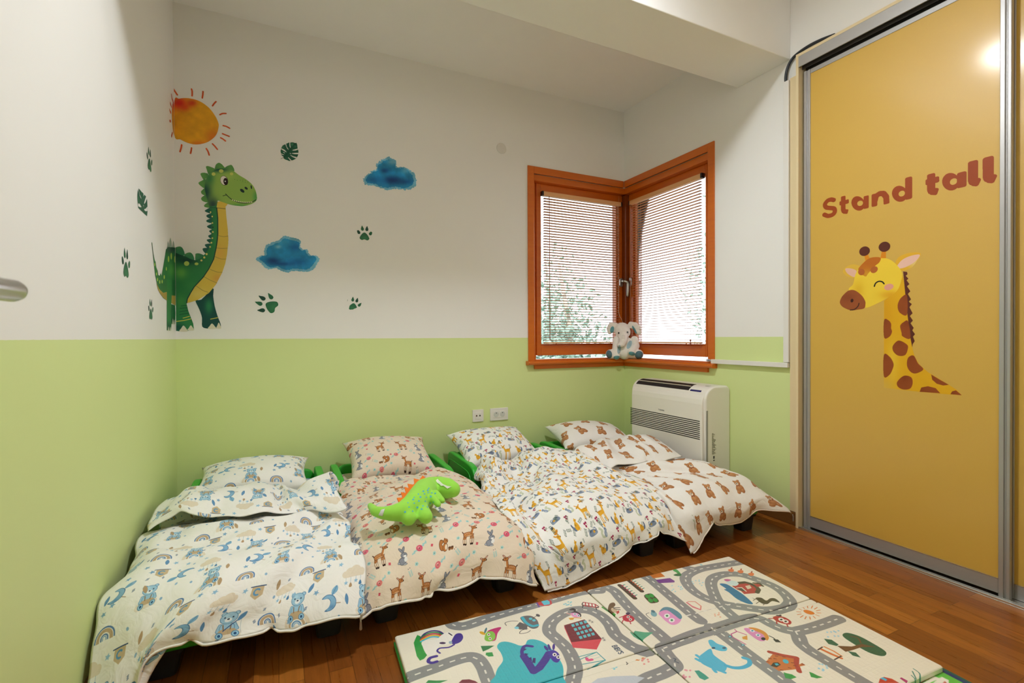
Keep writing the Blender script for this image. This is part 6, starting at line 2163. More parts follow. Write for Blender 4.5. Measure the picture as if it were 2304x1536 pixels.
# ------------------------------------------------------------------ draped duvet surfaces: grids of x, y, z in 2 mm steps,
# each number the change of the row-wise change (foot to head, left to right)
DUVET_BLUE = (29, 38, [-224,790,10,12,3,0,13,0,-1,15,-1,-2,11,-3,1,5,4,11,-3,-4,8,3,4,19,4,4,19,10,4,11,15,2,4,18,0,0,11,5,1,14,-6,-8,17,-2,-1,19,1,0,20,1,-2,19,3,-1,11,10,-1,9,-8,-4,11,-3,-1,12,-4,0,14,3,2,17,-3,1,18,-2,2,14,1,-1,13,1,-3,13,-1,-3,15,1,0,-3,14,8,0,-6,4,0,-2,3,-1,-2,2,0,2,0,0,-3,-5,6,0,5,0,-2,-2,0,-1,-3,0,1,-1,-1,0,0,-2,-3,0,4,-4,-3,-3,11,5,-1,3,-1,-1,1,-2,-1,1,0,-2,-1,0,1,-12,1,2,9,2,0,2,-1,0,1,1,0,-5,0,1,3,-1,-1,2,-1,1,-2,1,0,0,1,1,3,0,0,3,-4,-3,11,9,2,0,1,-1,-4,4,-1,0,2,0,1,1,2,1,-1,3,-2,-1,1,-4,-2,2,0,-3,0,-1,-1,-1,1,1,1,0,0,-1,-1,1,0,3,0,-2,1,0,0,0,1,0,0,-2,1,2,-1,1,1,-1,-3,-2,4,0,1,2,2,3,-2,0,2,-1,-2,-1,0,0,-1,0,0,1,-1,1,0,2,0,1,0,0,2,0,0,11,10,-1,1,1,1,-1,2,-1,-1,2,0,-2,1,2,-2,1,2,5,-4,3,-1,-3,1,-2,-1,1,-3,-1,0,-2,-1,-2,2,2,0,0,1,2,-2,1,0,3,-1,-2,-2,0,-2,-2,2,-1,0,-1,1,5,-3,1,3,0,-2,2,3,0,0,0,1,-1,-1,-1,-1,1,-1,3,-1,0,1,0,1,0,0,2,1,2,0,-1,0,0,10,12,0,0,-1,-1,1,1,0,-1,2,0,2,0,3,-3,1,2,1,-2,1,1,-3,1,-4,-1,2,1,-2,0,-4,1,-1,3,0,1,1,0,2,-3,1,0,0,2,-3,5,-2,-3,-1,2,-2,-1,0,0,4,-2,4,2,-3,0,0,1,-2,0,2,0,0,-2,0,1,0,-1,-2,3,0,1,0,-1,1,-1,1,-2,1,0,0,1,-1,8,14,0,1,-1,1,2,-2,0,0,2,1,-6,2,0,3,-1,1,2,-1,3,1,-2,2,-1,-3,-1,-2,0,-1,2,0,0,-1,1,0,1,0,0,1,-1,0,-2,1,0,1,1,-1,0,1,0,0,1,0,-1,1,-1,3,-4,3,0,-6,0,1,0,-2,0,4,-1,0,2,-1,1,-2,-1,0,0,1,-1,2,-1,1,0,0,0,0,-1,9,13,-1,-2,2,1,2,-2,1,0,-1,1,-3,0,0,3,1,0,1,-2,1,0,-2,2,2,-1,1,1,-2,1,0,0,-1,-1,0,-1,-1,2,-1,1,1,-1,0,-1,1,-2,0,0,2,-1,-1,-2,3,1,-2,1,0,0,0,0,4,-4,0,1,-2,0,0,1,-2,0,1,0,0,0,1,0,-1,-1,1,1,-2,-1,1,0,1,-1,0,11,11,-1,-2,2,0,0,0,0,2,0,1,7,-1,1,-5,-1,2,-2,0,1,2,-2,1,0,-2,0,-1,-1,-1,3,-4,0,-2,4,0,0,1,-1,-1,-2,0,1,0,-1,-1,1,0,1,0,0,0,1,0,-1,3,1,-1,-1,-2,1,-1,1,0,-1,-1,1,-3,1,1,-3,-2,-1,2,-1,1,2,0,-1,0,1,-1,2,-4,-2,-2,0,11,10,0,0,1,-2,-1,1,1,1,-1,1,1,0,1,0,-2,1,0,0,1,0,-1,0,2,-2,0,0,-1,0,0,0,-1,0,-1,-1,1,-1,0,-1,-2,1,0,-3,0,1,1,1,-1,1,-1,2,2,0,-2,3,0,-3,4,0,-1,-1,-1,0,-3,0,2,-1,1,1,-3,-1,1,-1,-2,-2,4,0,0,0,-1,-1,-2,2,-4,1,-3,10,8,1,1,0,1,0,1,1,1,0,0,0,0,1,2,-4,1,1,-1,-1,-1,0,1,-1,2,0,2,-3,0,0,0,0,0,0,-1,0,-1,0,0,0,0,-1,2,1,0,-3,-1,1,-1,1,-1,-2,-1,1,2,1,-1,3,3,-2,4,-1,1,-3,-1,0,-4,-2,1,1,1,-1,-3,-1,0,0,-3,-1,3,0,1,-1,1,-1,0,-2,12,9,2,1,-2,0,1,0,0,-1,0,1,1,-1,-1,0,-1,-1,-1,-1,1,0,0,0,3,-2,1,0,0,0,-2,2,-1,1,-2,1,0,-4,-1,0,3,0,-1,2,0,-1,2,1,2,-5,1,1,-2,0,-1,-1,-1,0,2,0,-1,2,1,-1,2,0,0,-4,0,0,0,-1,1,0,0,-2,-3,-2,1,1,-2,-1,0,0,0,0,1,13,6,-1,1,-1,0,0,0,0,1,-1,1,-1,0,1,1,0,-1,-1,-2,0,1,-2,-1,0,-1,0,-1,4,0,0,1,1,1,-3,-2,0,-3,0,-1,3,0,0,0,1,1,1,0,-1,0,-1,1,-3,1,0,0,1,0,0,0,-2,1,0,1,0,0,0,3,0,-1,-3,-1,0,-1,0,1,-1,-1,-2,-2,-2,-1,1,0,1,0,2,14,0,-1,0,2,0,1,1,0,0,0,-1,0,0,0,0,0,0,1,-3,0,-1,-1,1,-2,1,-2,0,2,1,0,-2,0,3,-1,0,0,1,0,-1,-1,-1,-1,0,-1,0,0,2,1,2,-1,-1,-1,0,0,-3,1,0,-3,-1,0,4,0,-1,2,0,0,0,0,1,0,1,-1,-1,-2,1,0,0,0,-2,1,0,0,-1,-1,1,3,14,-1,-1,1,2,-1,-1,1,1,0,0,-1,1,0,0,-1,0,0,0,0,0,0,0,-1,-1,-1,0,1,-3,0,1,-2,0,-1,0,1,0,3,0,0,-2,0,0,0,0,0,-1,-1,-1,0,
1,0,1,-2,0,-1,0,0,1,2,0,-2,-1,0,5,0,1,3,-1,0,-1,0,1,-1,1,-1,-2,0,0,-2,1,1,1,0,1,1,5,14,-2,-1,-1,1,-1,1,0,-2,0,1,0,0,1,0,0,1,0,0,-1,-1,-1,5,0,1,-2,1,-1,-4,0,1,0,-1,-1,-4,1,0,-2,1,1,2,0,1,3,0,-1,1,-1,0,-2,0,0,0,0,1,1,-1,0,0,-1,-1,-1,2,0,-2,-1,-1,5,0,1,2,0,1,-1,1,0,-2,2,1,-1,-1,1,0,1,1,2,4,13,-1,-2,1,1,0,0,-1,-1,0,2,-1,0,3,-2,0,-4,1,-1,5,1,1,-2,1,0,-2,0,1,0,-1,-1,2,2,1,-1,-1,0,-1,0,-1,-2,0,1,-2,1,-1,2,0,-2,4,-2,1,-2,0,1,-4,0,-1,-1,0,1,2,-1,-1,1,0,1,-1,-1,0,4,2,0,3,1,1,1,2,1,-2,-1,2,-3,-1,1,1,-2,13,0,3,1,0,0,0,1,-2,0,1,1,0,-2,1,0,0,-1,0,-2,0,0,-2,0,1,1,0,-1,2,0,0,-1,1,0,5,1,0,1,0,0,0,0,0,-4,0,0,-3,-1,0,3,1,-1,5,-2,0,-1,-1,1,-2,-1,1,-4,1,1,0,2,-2,-3,0,0,4,-2,0,4,1,1,2,1,0,2,2,1,-3,1,2,-1,2,13,1,-2,0,0,-1,0,1,2,1,-2,-1,0,-2,0,0,0,1,0,-1,0,0,0,-1,0,-1,1,0,1,1,0,-2,-2,0,4,0,-1,7,1,0,2,1,-1,0,-2,1,-2,0,0,-3,1,-1,2,1,-1,4,-3,3,-3,0,0,-4,-1,1,-4,2,0,-1,1,0,0,0,0,4,-1,-1,4,0,2,1,1,0,-1,0,0,-4,-1,13,1,1,1,-1,1,1,0,-1,-1,0,0,-1,-5,0,0,0,1,1,3,-1,0,1,1,0,0,-1,0,0,1,-1,2,1,-1,-2,-1,2,2,0,-1,1,-2,-1,5,0,0,0,1,1,-1,-1,1,-2,2,-1,2,2,-2,1,-3,2,-1,0,1,-4,-1,1,-1,2,-1,-5,2,0,-2,-3,1,4,-1,0,4,0,0,0,-3,0,-1,-1,16,2,2,-1,-1,-2,-1,1,0,0,-2,0,1,-3,0,0,4,-1,-2,3,2,0,0,-1,2,0,0,0,0,0,0,2,0,-1,-1,2,0,-6,-1,0,3,1,-1,1,-1,-2,4,-1,1,1,0,0,-1,-1,1,-3,2,-3,4,2,0,3,-1,1,-1,-1,3,-3,0,0,-4,0,-1,-2,2,1,-3,-3,1,1,-1,-1,3,-1,1,-3,1,15,1,-2,0,1,0,0,-1,1,0,-1,-1,-1,2,0,0,1,1,1,-1,-1,0,1,-1,0,3,0,-1,1,0,-1,1,1,1,-1,-1,-2,1,1,0,-3,0,1,-3,0,1,-1,0,-2,2,0,1,2,0,0,0,-1,0,0,2,-2,3,1,-1,3,1,0,-1,-1,3,-3,-2,1,-3,1,0,-3,3,0,-4,-2,0,3,-5,-4,0,0,15,2,-2,-1,1,2,0,-3,0,0,0,1,1,1,-1,-1,-2,-1,1,1,-1,0,3,1,-2,4,-1,0,0,0,0,-1,0,1,0,2,0,-2,-1,0,-4,1,0,-3,0,0,2,0,0,1,0,-2,-4,-1,0,0,1,0,0,-2,2,4,0,-1,2,0,-2,3,0,-1,3,2,2,-3,0,0,-1,0,-1,-3,1,1,-3,3,-1,0,-5,13,5,3,2,-4,3,0,-1,-1,0,1,0,0,1,1,0,-3,-3,-1,3,-1,1,2,1,0,-2,2,-2,-1,0,2,-3,-1,0,2,0,1,-1,0,-1,-2,-2,0,-1,1,0,2,0,1,-1,0,-3,-3,2,-2,-2,-1,2,1,0,-2,0,-1,1,7,-1,1,6,1,-2,1,0,-2,1,0,2,-4,0,0,1,2,-2,-4,0,2,-3,-3,17,3,3,-1,-2,-1,0,1,1,0,-1,0,-1,-1,0,1,1,-1,0,0,0,-2,-1,0,-1,-3,-1,0,-2,-1,-1,-1,2,0,-3,-1,-1,1,0,3,3,0,2,5,0,-1,-3,1,-2,-4,-1,0,2,0,0,4,0,1,-3,3,-1,-1,-1,-1,-2,-1,-1,4,0,2,3,0,-1,-2,-1,-1,4,0,1,-3,0,0,-1,3,0,0,-1,16,3,1,0,-2,0,0,-2,2,0,-1,-1,-1,5,-1,0,0,1,0,-6,0,0,-4,-1,-1,1,1,0,-1,-1,-2,-3,-1,-2,-1,0,0,-1,-1,2,5,0,1,3,0,1,-1,0,-2,-2,1,1,1,0,1,0,0,-1,4,-2,1,-2,3,-2,-3,0,0,-1,-1,0,1,0,1,4,-1,-1,-3,-1,0,2,0,0,0,1,1,3,0,18,0,0,-1,-1,2,0,-2,-1,-1,0,0,0,1,0,-2,3,1,0,-3,0,0,-5,0,-1,-1,-2,1,2,0,0,0,0,0,-2,0,0,4,0,-2,0,0,0,-3,-1,0,2,-1,1,5,0,1,-2,0,0,-1,0,-1,-2,0,1,1,0,-1,0,1,-2,-3,1,-2,-2,-3,2,4,0,-1,1,2,1,0,-1,1,3,-1,1,0,1,18,-2,1,-1,-2,0,0,1,-2,-1,1,1,0,-3,0,-1,0,1,0,4,0,1,-1,-1,-1,-2,1,0,-2,1,1,6,-1,-1,3,-1,1,-1,-1,-1,1,0,-3,-1,0,0,1,0,2,1,-1,-1,2,-1,1,-4,-1,0,-5,1,-1,-3,1,-1,2,1,-2,-2,-2,2,2,0,-1,-1,0,0,5,-2,0,2,0,2,0,-1,0,-1,1,17,-4,0,1,2,-1,-2,-1,1,0,-2,-2,-1,-1,1,1,-2,-1,
1,3,2,-1,3,1,1,0,0,-2,0,1,0,2,-1,0,1,-1,-1,2,2,0,-3,0,-2,-1,-1,1,1,-1,1,0,0,0,3,-2,-1,0,-1,0,-4,0,0,-3,0,-1,-2,-1,1,5,1,-1,1,2,0,-3,-2,0,3,-3,-2,1,-1,1,0,1,1,3,2,19,-4,-1,-2,-3,1,0,-1,-1,0,3,1,-1,3,0,1,-1,1,-1,-3,-1,1,3,1,-1,0,-1,-1,5,-2,-1,-1,1,2,-2,1,0,-1,0,-1,-1,0,1,-1,0,-1,-2,-1,-1,1,1,0,0,1,0,7,0,-1,1,-3,0,-4,-1,1,0,-2,-1,1,-2,-2,3,1,1,-1,0,-1,-3,0,-1,3,0,-1,-1,-2,2,1,6,18,-6,-3,-1,-2,-3,1,3,1,0,2,1,1,0,1,-2,2,0,-1,-3,1,0,1,0,1,3,-2,-2,2,-1,1,-3,0,0,2,1,-1,-2,-1,1,-3,1,0,-1,1,-1,1,1,-1,2,-2,0,-2,-1,1,-1,1,0,7,1,-3,2,-3,2,-3,-2,-1,0,-1,-1,2,-1,-3,3,2,2,-4,1,-2,3,-2,-2,-1,-5,-2,-5,4,18,-8,-1,0,4,-1,1,0,1,0,-2,1,0,0,-1,-2,3,-2,-1,6,0,-1,0,-2,-3,3,1,2,2,1,1,0,2,0,-3,0,-1,-1,0,-1,-1,0,2,0,1,1,-2,1,0,-1,-3,-1,2,-1,-1,-6,0,-1,2,1,0,5,1,-1,0,2,1,-5,-4,-1,1,-5,-3,6,0,0,1,1,0,-4,-2,-3,-4,1,-1,0,1,14,-1,1,4,-1,1,0,-2,0,0,-1,-2,-1,2,-4,-4,5,-1,-4,3,-1,-3,4,1,-3,2,4,5,-1,2,0,0,0,-2,1,3,1,1,1,3,0,-2,1,-2,-3,2,-5,-2,2,-4,2,0,3,1,-2,-1,1,0,-5,-1,0,2,0,-1,2,2,0,-5,0,-2,-2,-6,0,4,-1,-3,5,3,2,-4,2,-2,1,5,-4,2,-2,15,3,0,0,1,2,3,-4,-3,-3,1,-4,-6,4,-1,-2,2,1,-3,1,2,-1,2,3,3,1,1,-1,-2,3,1,1,2,3,0,-2,3,-3,0,2,1,-1,3,-4,-2,-2,-3,-1,-1,-4,2,0,-2,1,0,7,0,0,1,1,-2,-4,1,-1,2,0,0,3,4,-1,-4,0,0,-3,-4,-3,3,-1,-3,1,6,-1,4,3,1,1,-2,16,4,1,2,-1,-2,-1,0,-3,-6,2,0,-2,1,2,2,1,3,0,0,0,-1,-3,1,2,-3,1,1,-2,0,1,0,1,1,0,1,2,0,-2,1,-2,0,0,4,-2,-2,-3,0,-1,-2,0,0,-3,0,-1,1,1,-1,3,1,0,2,1,-2,-1,-1,-1,5,4,0,-1,7,-2,-3,-3,-1,2,-2,-5,7,1,1,0,0,1,-1,0,20,3,-1,-4,0,-1,-3,3,4,3,-3,2,-1,-4,1,-3,-4,-1,-2,-3,-2,-2,-1,0,-1,0,0,-1,-2,-1,-3,-2,-1,2,1,1,4,2,1,4,2,-1,4,2,2,2,6,0,-2,3,-3,-2,-4,-1,-1,-3,0,-2,-1,0,0,0,1,0,2,2,-2,-1,-1,0,4,4,-2,0,6,-1,0,-3,-2,1,-2,-2,1,2,-2,6,-1,21,4,-1,-8,1,1,-7,-1,2,2,-1,5,3,-3,0,0,-3,-1,-1,-4,-2,-3,-1,-2,-1,0,-3,0,-1,-1,-2,-2,1,5,0,1,1,3,1,2,6,0,2,3,1,2,0,1,-2,1,0,-4,3,-3,-1,-4,-2,1,-3,1,-1,0,0,1,1,0,-2,2,0,-1,-1,0,0,2,6,-2,-4,4,-1,2,-3,-3,5,-3,1,1,1,8,10,1,2,-5,0,-3,-1,-2,-9,0,-1,-1,1,4,5,-1,2,5,0,-1,0,-3,-3,1,-4,0,0,-2,-2,0,3,-2,0,0,0,2,3,2,0,3,5,-5,3,1,-2,1,-5,4,-4,0,1,-1,3,-4,3,-1,-1,1,-2,-3,-1,-3,0,0,-2,1,1,1,-4,-1,-1,3,-2,1,1,0,3,0,-3,2,-1,5,-3,1,-1,4,-2,13,-3,-3,-5,2,5,-1,1,4,-2,-3,-6,1,-3,-4,1,2,5,1,3,2,1,0,1,-3,-3,3,-1,2,0,0,-3,-4,2,-5,4,-2,2,1,-3,2,-2,2,4,-4,2,1,-2,2,-4,5,-1,-1,3,-1,2,-3,2,1,-5,-1,-2,-4,-1,-3,3,3,3,-1,-1,2,-3,-3,-7,3,2,2,0,-1,0,4,1,6,1,5])
DUVET_BLUE_FLAP = (29, 18, [-217,1231,109,-8,3,-4,4,8,-11,12,-1,0,10,-7,13,7,5,-9,9,8,-3,14,1,12,11,1,11,15,4,2,16,3,6,15,4,-3,15,5,0,16,3,5,16,2,2,15,-1,0,16,-2,0,15,-3,-1,15,-3,-2,15,-5,-4,15,-4,-4,15,-6,-3,16,-6,-3,17,-7,0,16,-6,0,17,-5,-7,0,-11,6,-6,-12,9,9,-11,8,-4,11,6,9,7,-4,0,-1,3,0,0,-1,3,0,-7,1,-5,10,-6,1,0,-4,4,-6,2,0,-3,1,0,0,0,1,-3,2,0,7,0,0,-1,0,0,-6,0,-1,-2,0,0,1,-2,0,-1,-1,0,1,-1,-2,0,0,0,2,1,-1,3,1,0,1,0,-1,1,-1,0,-1,1,-2,-3,-2,-4,10,6,-2,2,3,-1,0,-2,-1,-2,1,18,3,2,-1,0,0,0,3,2,-1,-1,0,-1,-2,1,-4,4,1,-2,3,-5,4,-5,0,3,-4,-1,1,-1,0,1,-1,1,1,-1,2,0,4,1,0,3,0,1,-1,-2,1,-5,-1,-1,-1,-1,-2,-1,0,-1,1,0,-1,0,-1,-2,-1,0,-1,1,1,0,2,1,-1,1,0,-2,4,0,-3,3,3,-2,0,4,-3,-1,-1,1,1,-2,21,3,6,-4,3,2,-3,3,-2,-4,2,-4,-4,-2,1,3,0,5,-3,3,-3,0,0,-1,4,-3,-1,2,0,0,3,-3,1,3,-3,1,2,0,1,0,2,-2,1,0,0,0,1,0,-2,0,-1,-2,-1,-1,-2,0,0,-1,1,0,-1,2,0,-2,0,-1,-2,0,0,-3,1,-1,-2,2,-1,-2,-2,1,1,-2,6,-1,-2,1,-1,2,0,16,7,3,-3,4,4,-4,3,-2,-4,1,0,-5,0,-1,-1,-2,-2,3,2,3,1,1,-2,1,0,1,1,-1,0,-2,-1,0,-1,-2,0,4,-1,0,6,-1,0,-1,1,-1,-2,1,-2,-1,2,0,-1,1,-1,-1,0,-1,-2,1,-1,-2,-1,0,-3,0,-1,-5,-3,-2,-1,-1,-2,0,2,-1,0,-2,1,7,-2,6,4,-1,-1,-3,-4,3,0,12,0,1,0,2,-3,2,2,1,2,1,0,0,0,-4,-1,-2,0,-2,-1,1,2,1,-3,-2,1,-3,-1,-2,-3,-3,0,-1,0,1,0,-1,-1,2,2,0,3,3,-1,-3,-4,-1,-1,-2,-1,0,2,-3,1,3,-2,0,-1,0,-2,-2,-2,-1,-3,-2,0,1,-2,1,2,-3,5,1,2,2,3,1,1,0,3,4,0,7,3,-4,4,-9,12,0,-4,0,-1,0,0,-1,3,2,-1,6,1,2,0,0,1,-3,2,4,-4,-5,-2,-5,-6,-1,-1,1,1,0,3,-2,-2,-3,-1,-2,-1,-1,0,2,1,1,0,1,0,0,-1,-2,-6,-2,1,0,-2,2,5,-1,0,0,-1,-1,-5,-1,2,-2,-4,4,5,-3,2,5,1,0,1,0,3,1,0,0,2,1,3,0,5,5,1,-4,-18,1,2,-2,7,1,-1,-2,-2,3,4,1,6,5,0,1,-1,6,0,-1,1,-6,-5,0,-3,-2,0,0,1,0,2,3,-2,-2,-1,-3,-2,1,1,-4,-6,0,-1,0,0,3,5,1,1,-2,1,0,-5,0,2,0,-3,1,5,-1,3,2,-2,-1,-3,1,1,-1,-5,2,3,-1,0,2,-1,3,2,2,1,1,-1,3,-1,-1,5,-1,-2,-22,1,-2,-1,2,1,3,1,2,0,0,0,2,4,2,3,1,0,-2,-6,2,-1,1,0,0,1,0,-1,1,-1,-2,0,-2,0,1,0,-1,1,-1,-4,-4,0,-1,-2,1,2,4,1,3,3,1,2,-3,4,1,-7,-4,0,5,-2,1,4,-2,0,-2,1,0,-2,1,1,0,-4,1,2,-1,2,0,1,2,-2,-1,2,0,-1,2,3,-3,-22,1,2,2,-3,1,1,0,-1,0,3,0,1,0,-1,2,0,0,-1,-1,2,-1,2,2,0,3,-1,-2,-2,0,1,3,1,-2,0,-2,-1,-1,0,-1,1,0,-2,-4,-1,2,0,2,3,5,1,1,-1,0,-1,-6,0,1,0,-3,1,5,-1,1,0,1,1,-3,1,0,0,1,1,-1,-1,1,0,0,2,-3,-2,0,2,-2,1,2,-1,-21,-1,1,3,-2,-2,-1,4,0,0,0,2,2,-5,0,1,2,-2,-3,2,1,1,4,2,-1,2,0,-1,-1,0,-1,0,0,1,1,0,-3,0,-2,0,-1,0,0,-1,1,-1,-2,0,2,3,-1,1,-2,-1,0,-2,3,2,-3,-3,1,5,1,1,2,-1,-1,-3,2,2,-2,3,1,-1,-1,0,0,-1,1,-1,-1,1,-1,-2,0,1,0,-18,-2,0,0,0,0,-1,3,0,2,-2,2,1,-4,-3,-2,4,0,-1,4,0,-1,0,1,0,2,0,0,-1,1,-1,-2,-2,0,1,1,-1,1,0,0,0,-2,-1,-2,1,-1,-2,0,1,0,-1,1,1,0,1,-1,3,1,-2,-1,1,2,1,2,7,-2,-1,-3,3,1,-4,2,2,-3,-2,-1,1,-1,0,0,1,1,-1,-1,1,0,1,-17,-2,0,-1,1,-1,0,1,2,1,-4,-1,-1,2,-1,-1,4,1,0,1,-1,-1,-3,0,1,4,1,-1,-1,-1,-1,-5,0,-1,2,-1,-1,1,1,-1,-1,-1,-1,-2,0,1,1,1,1,1,0,1,0,-2,1,-2,2,1,-2,2,1,2,-1,2,6,1,2,0,1,-2,-7,0,0,0,0,1,1,0,0,1,-1,-1,-4,1,1,0,0,-18,0,0,2,0,1,0,-2,1,0,0,-2,-2,3,0,-1,0,0,0,0,0,0,-2,1,-1,0,-1,0,0,-2,0,-3,
1,-2,2,1,-1,-2,-1,-1,1,0,-1,3,0,1,-1,1,0,-1,1,2,2,-2,0,-2,0,2,0,0,1,0,1,1,3,3,3,5,0,-1,-5,0,-1,-5,1,0,0,-1,-1,2,0,1,-4,0,-1,-1,1,-15,-1,-1,-1,1,0,1,0,-3,-1,3,0,-1,1,3,-1,-3,1,0,-1,0,-1,-2,-1,1,-2,0,-1,0,-1,-1,-2,0,-2,2,0,-2,-1,-1,-2,1,1,0,3,0,1,1,0,1,-2,2,2,2,0,2,1,-2,0,-2,2,3,-2,0,2,-1,0,-2,5,1,1,2,0,-1,-3,1,1,-3,0,-4,0,0,-1,-1,1,0,-3,1,-13,-1,-3,-1,5,-2,0,1,1,-1,0,1,-2,-2,1,1,-4,2,0,-3,0,-1,1,0,-1,-2,-1,0,-1,1,-2,1,0,-2,0,-1,-1,0,-1,-2,2,0,-1,3,1,1,1,0,2,-2,0,2,-1,1,1,4,1,3,-3,3,2,-4,-1,3,-3,-4,-2,3,-1,-1,6,1,0,2,2,-1,-7,0,-2,-3,2,-4,2,0,-1,-2,4,-14,0,-4,0,2,2,1,-2,1,1,-3,-1,-1,1,0,-1,-1,0,0,-3,0,-1,1,-2,0,-3,-1,0,0,1,-3,4,0,-1,0,0,-3,0,1,-1,1,-1,0,3,1,0,-1,-2,3,-2,1,1,1,3,2,0,0,2,-2,2,2,-3,2,4,-3,-1,1,0,-4,-4,4,0,0,-1,1,0,-5,1,-3,0,0,-4,5,1,-2,0,3,-15,-1,3,7,-5,-1,0,-2,2,-2,0,-1,6,-1,-5,1,2,-2,-7,-2,1,-2,0,3,-2,0,-3,-2,3,-1,-2,6,1,0,-2,1,-1,-1,0,2,-3,0,0,-2,0,-2,2,0,2,2,-6,3,-2,4,-1,3,4,1,2,3,1,-6,-2,3,-2,0,5,-3,-1,5,1,-3,-1,-1,1,-9,1,2,-3,0,1,-1,1,0,-2,5])
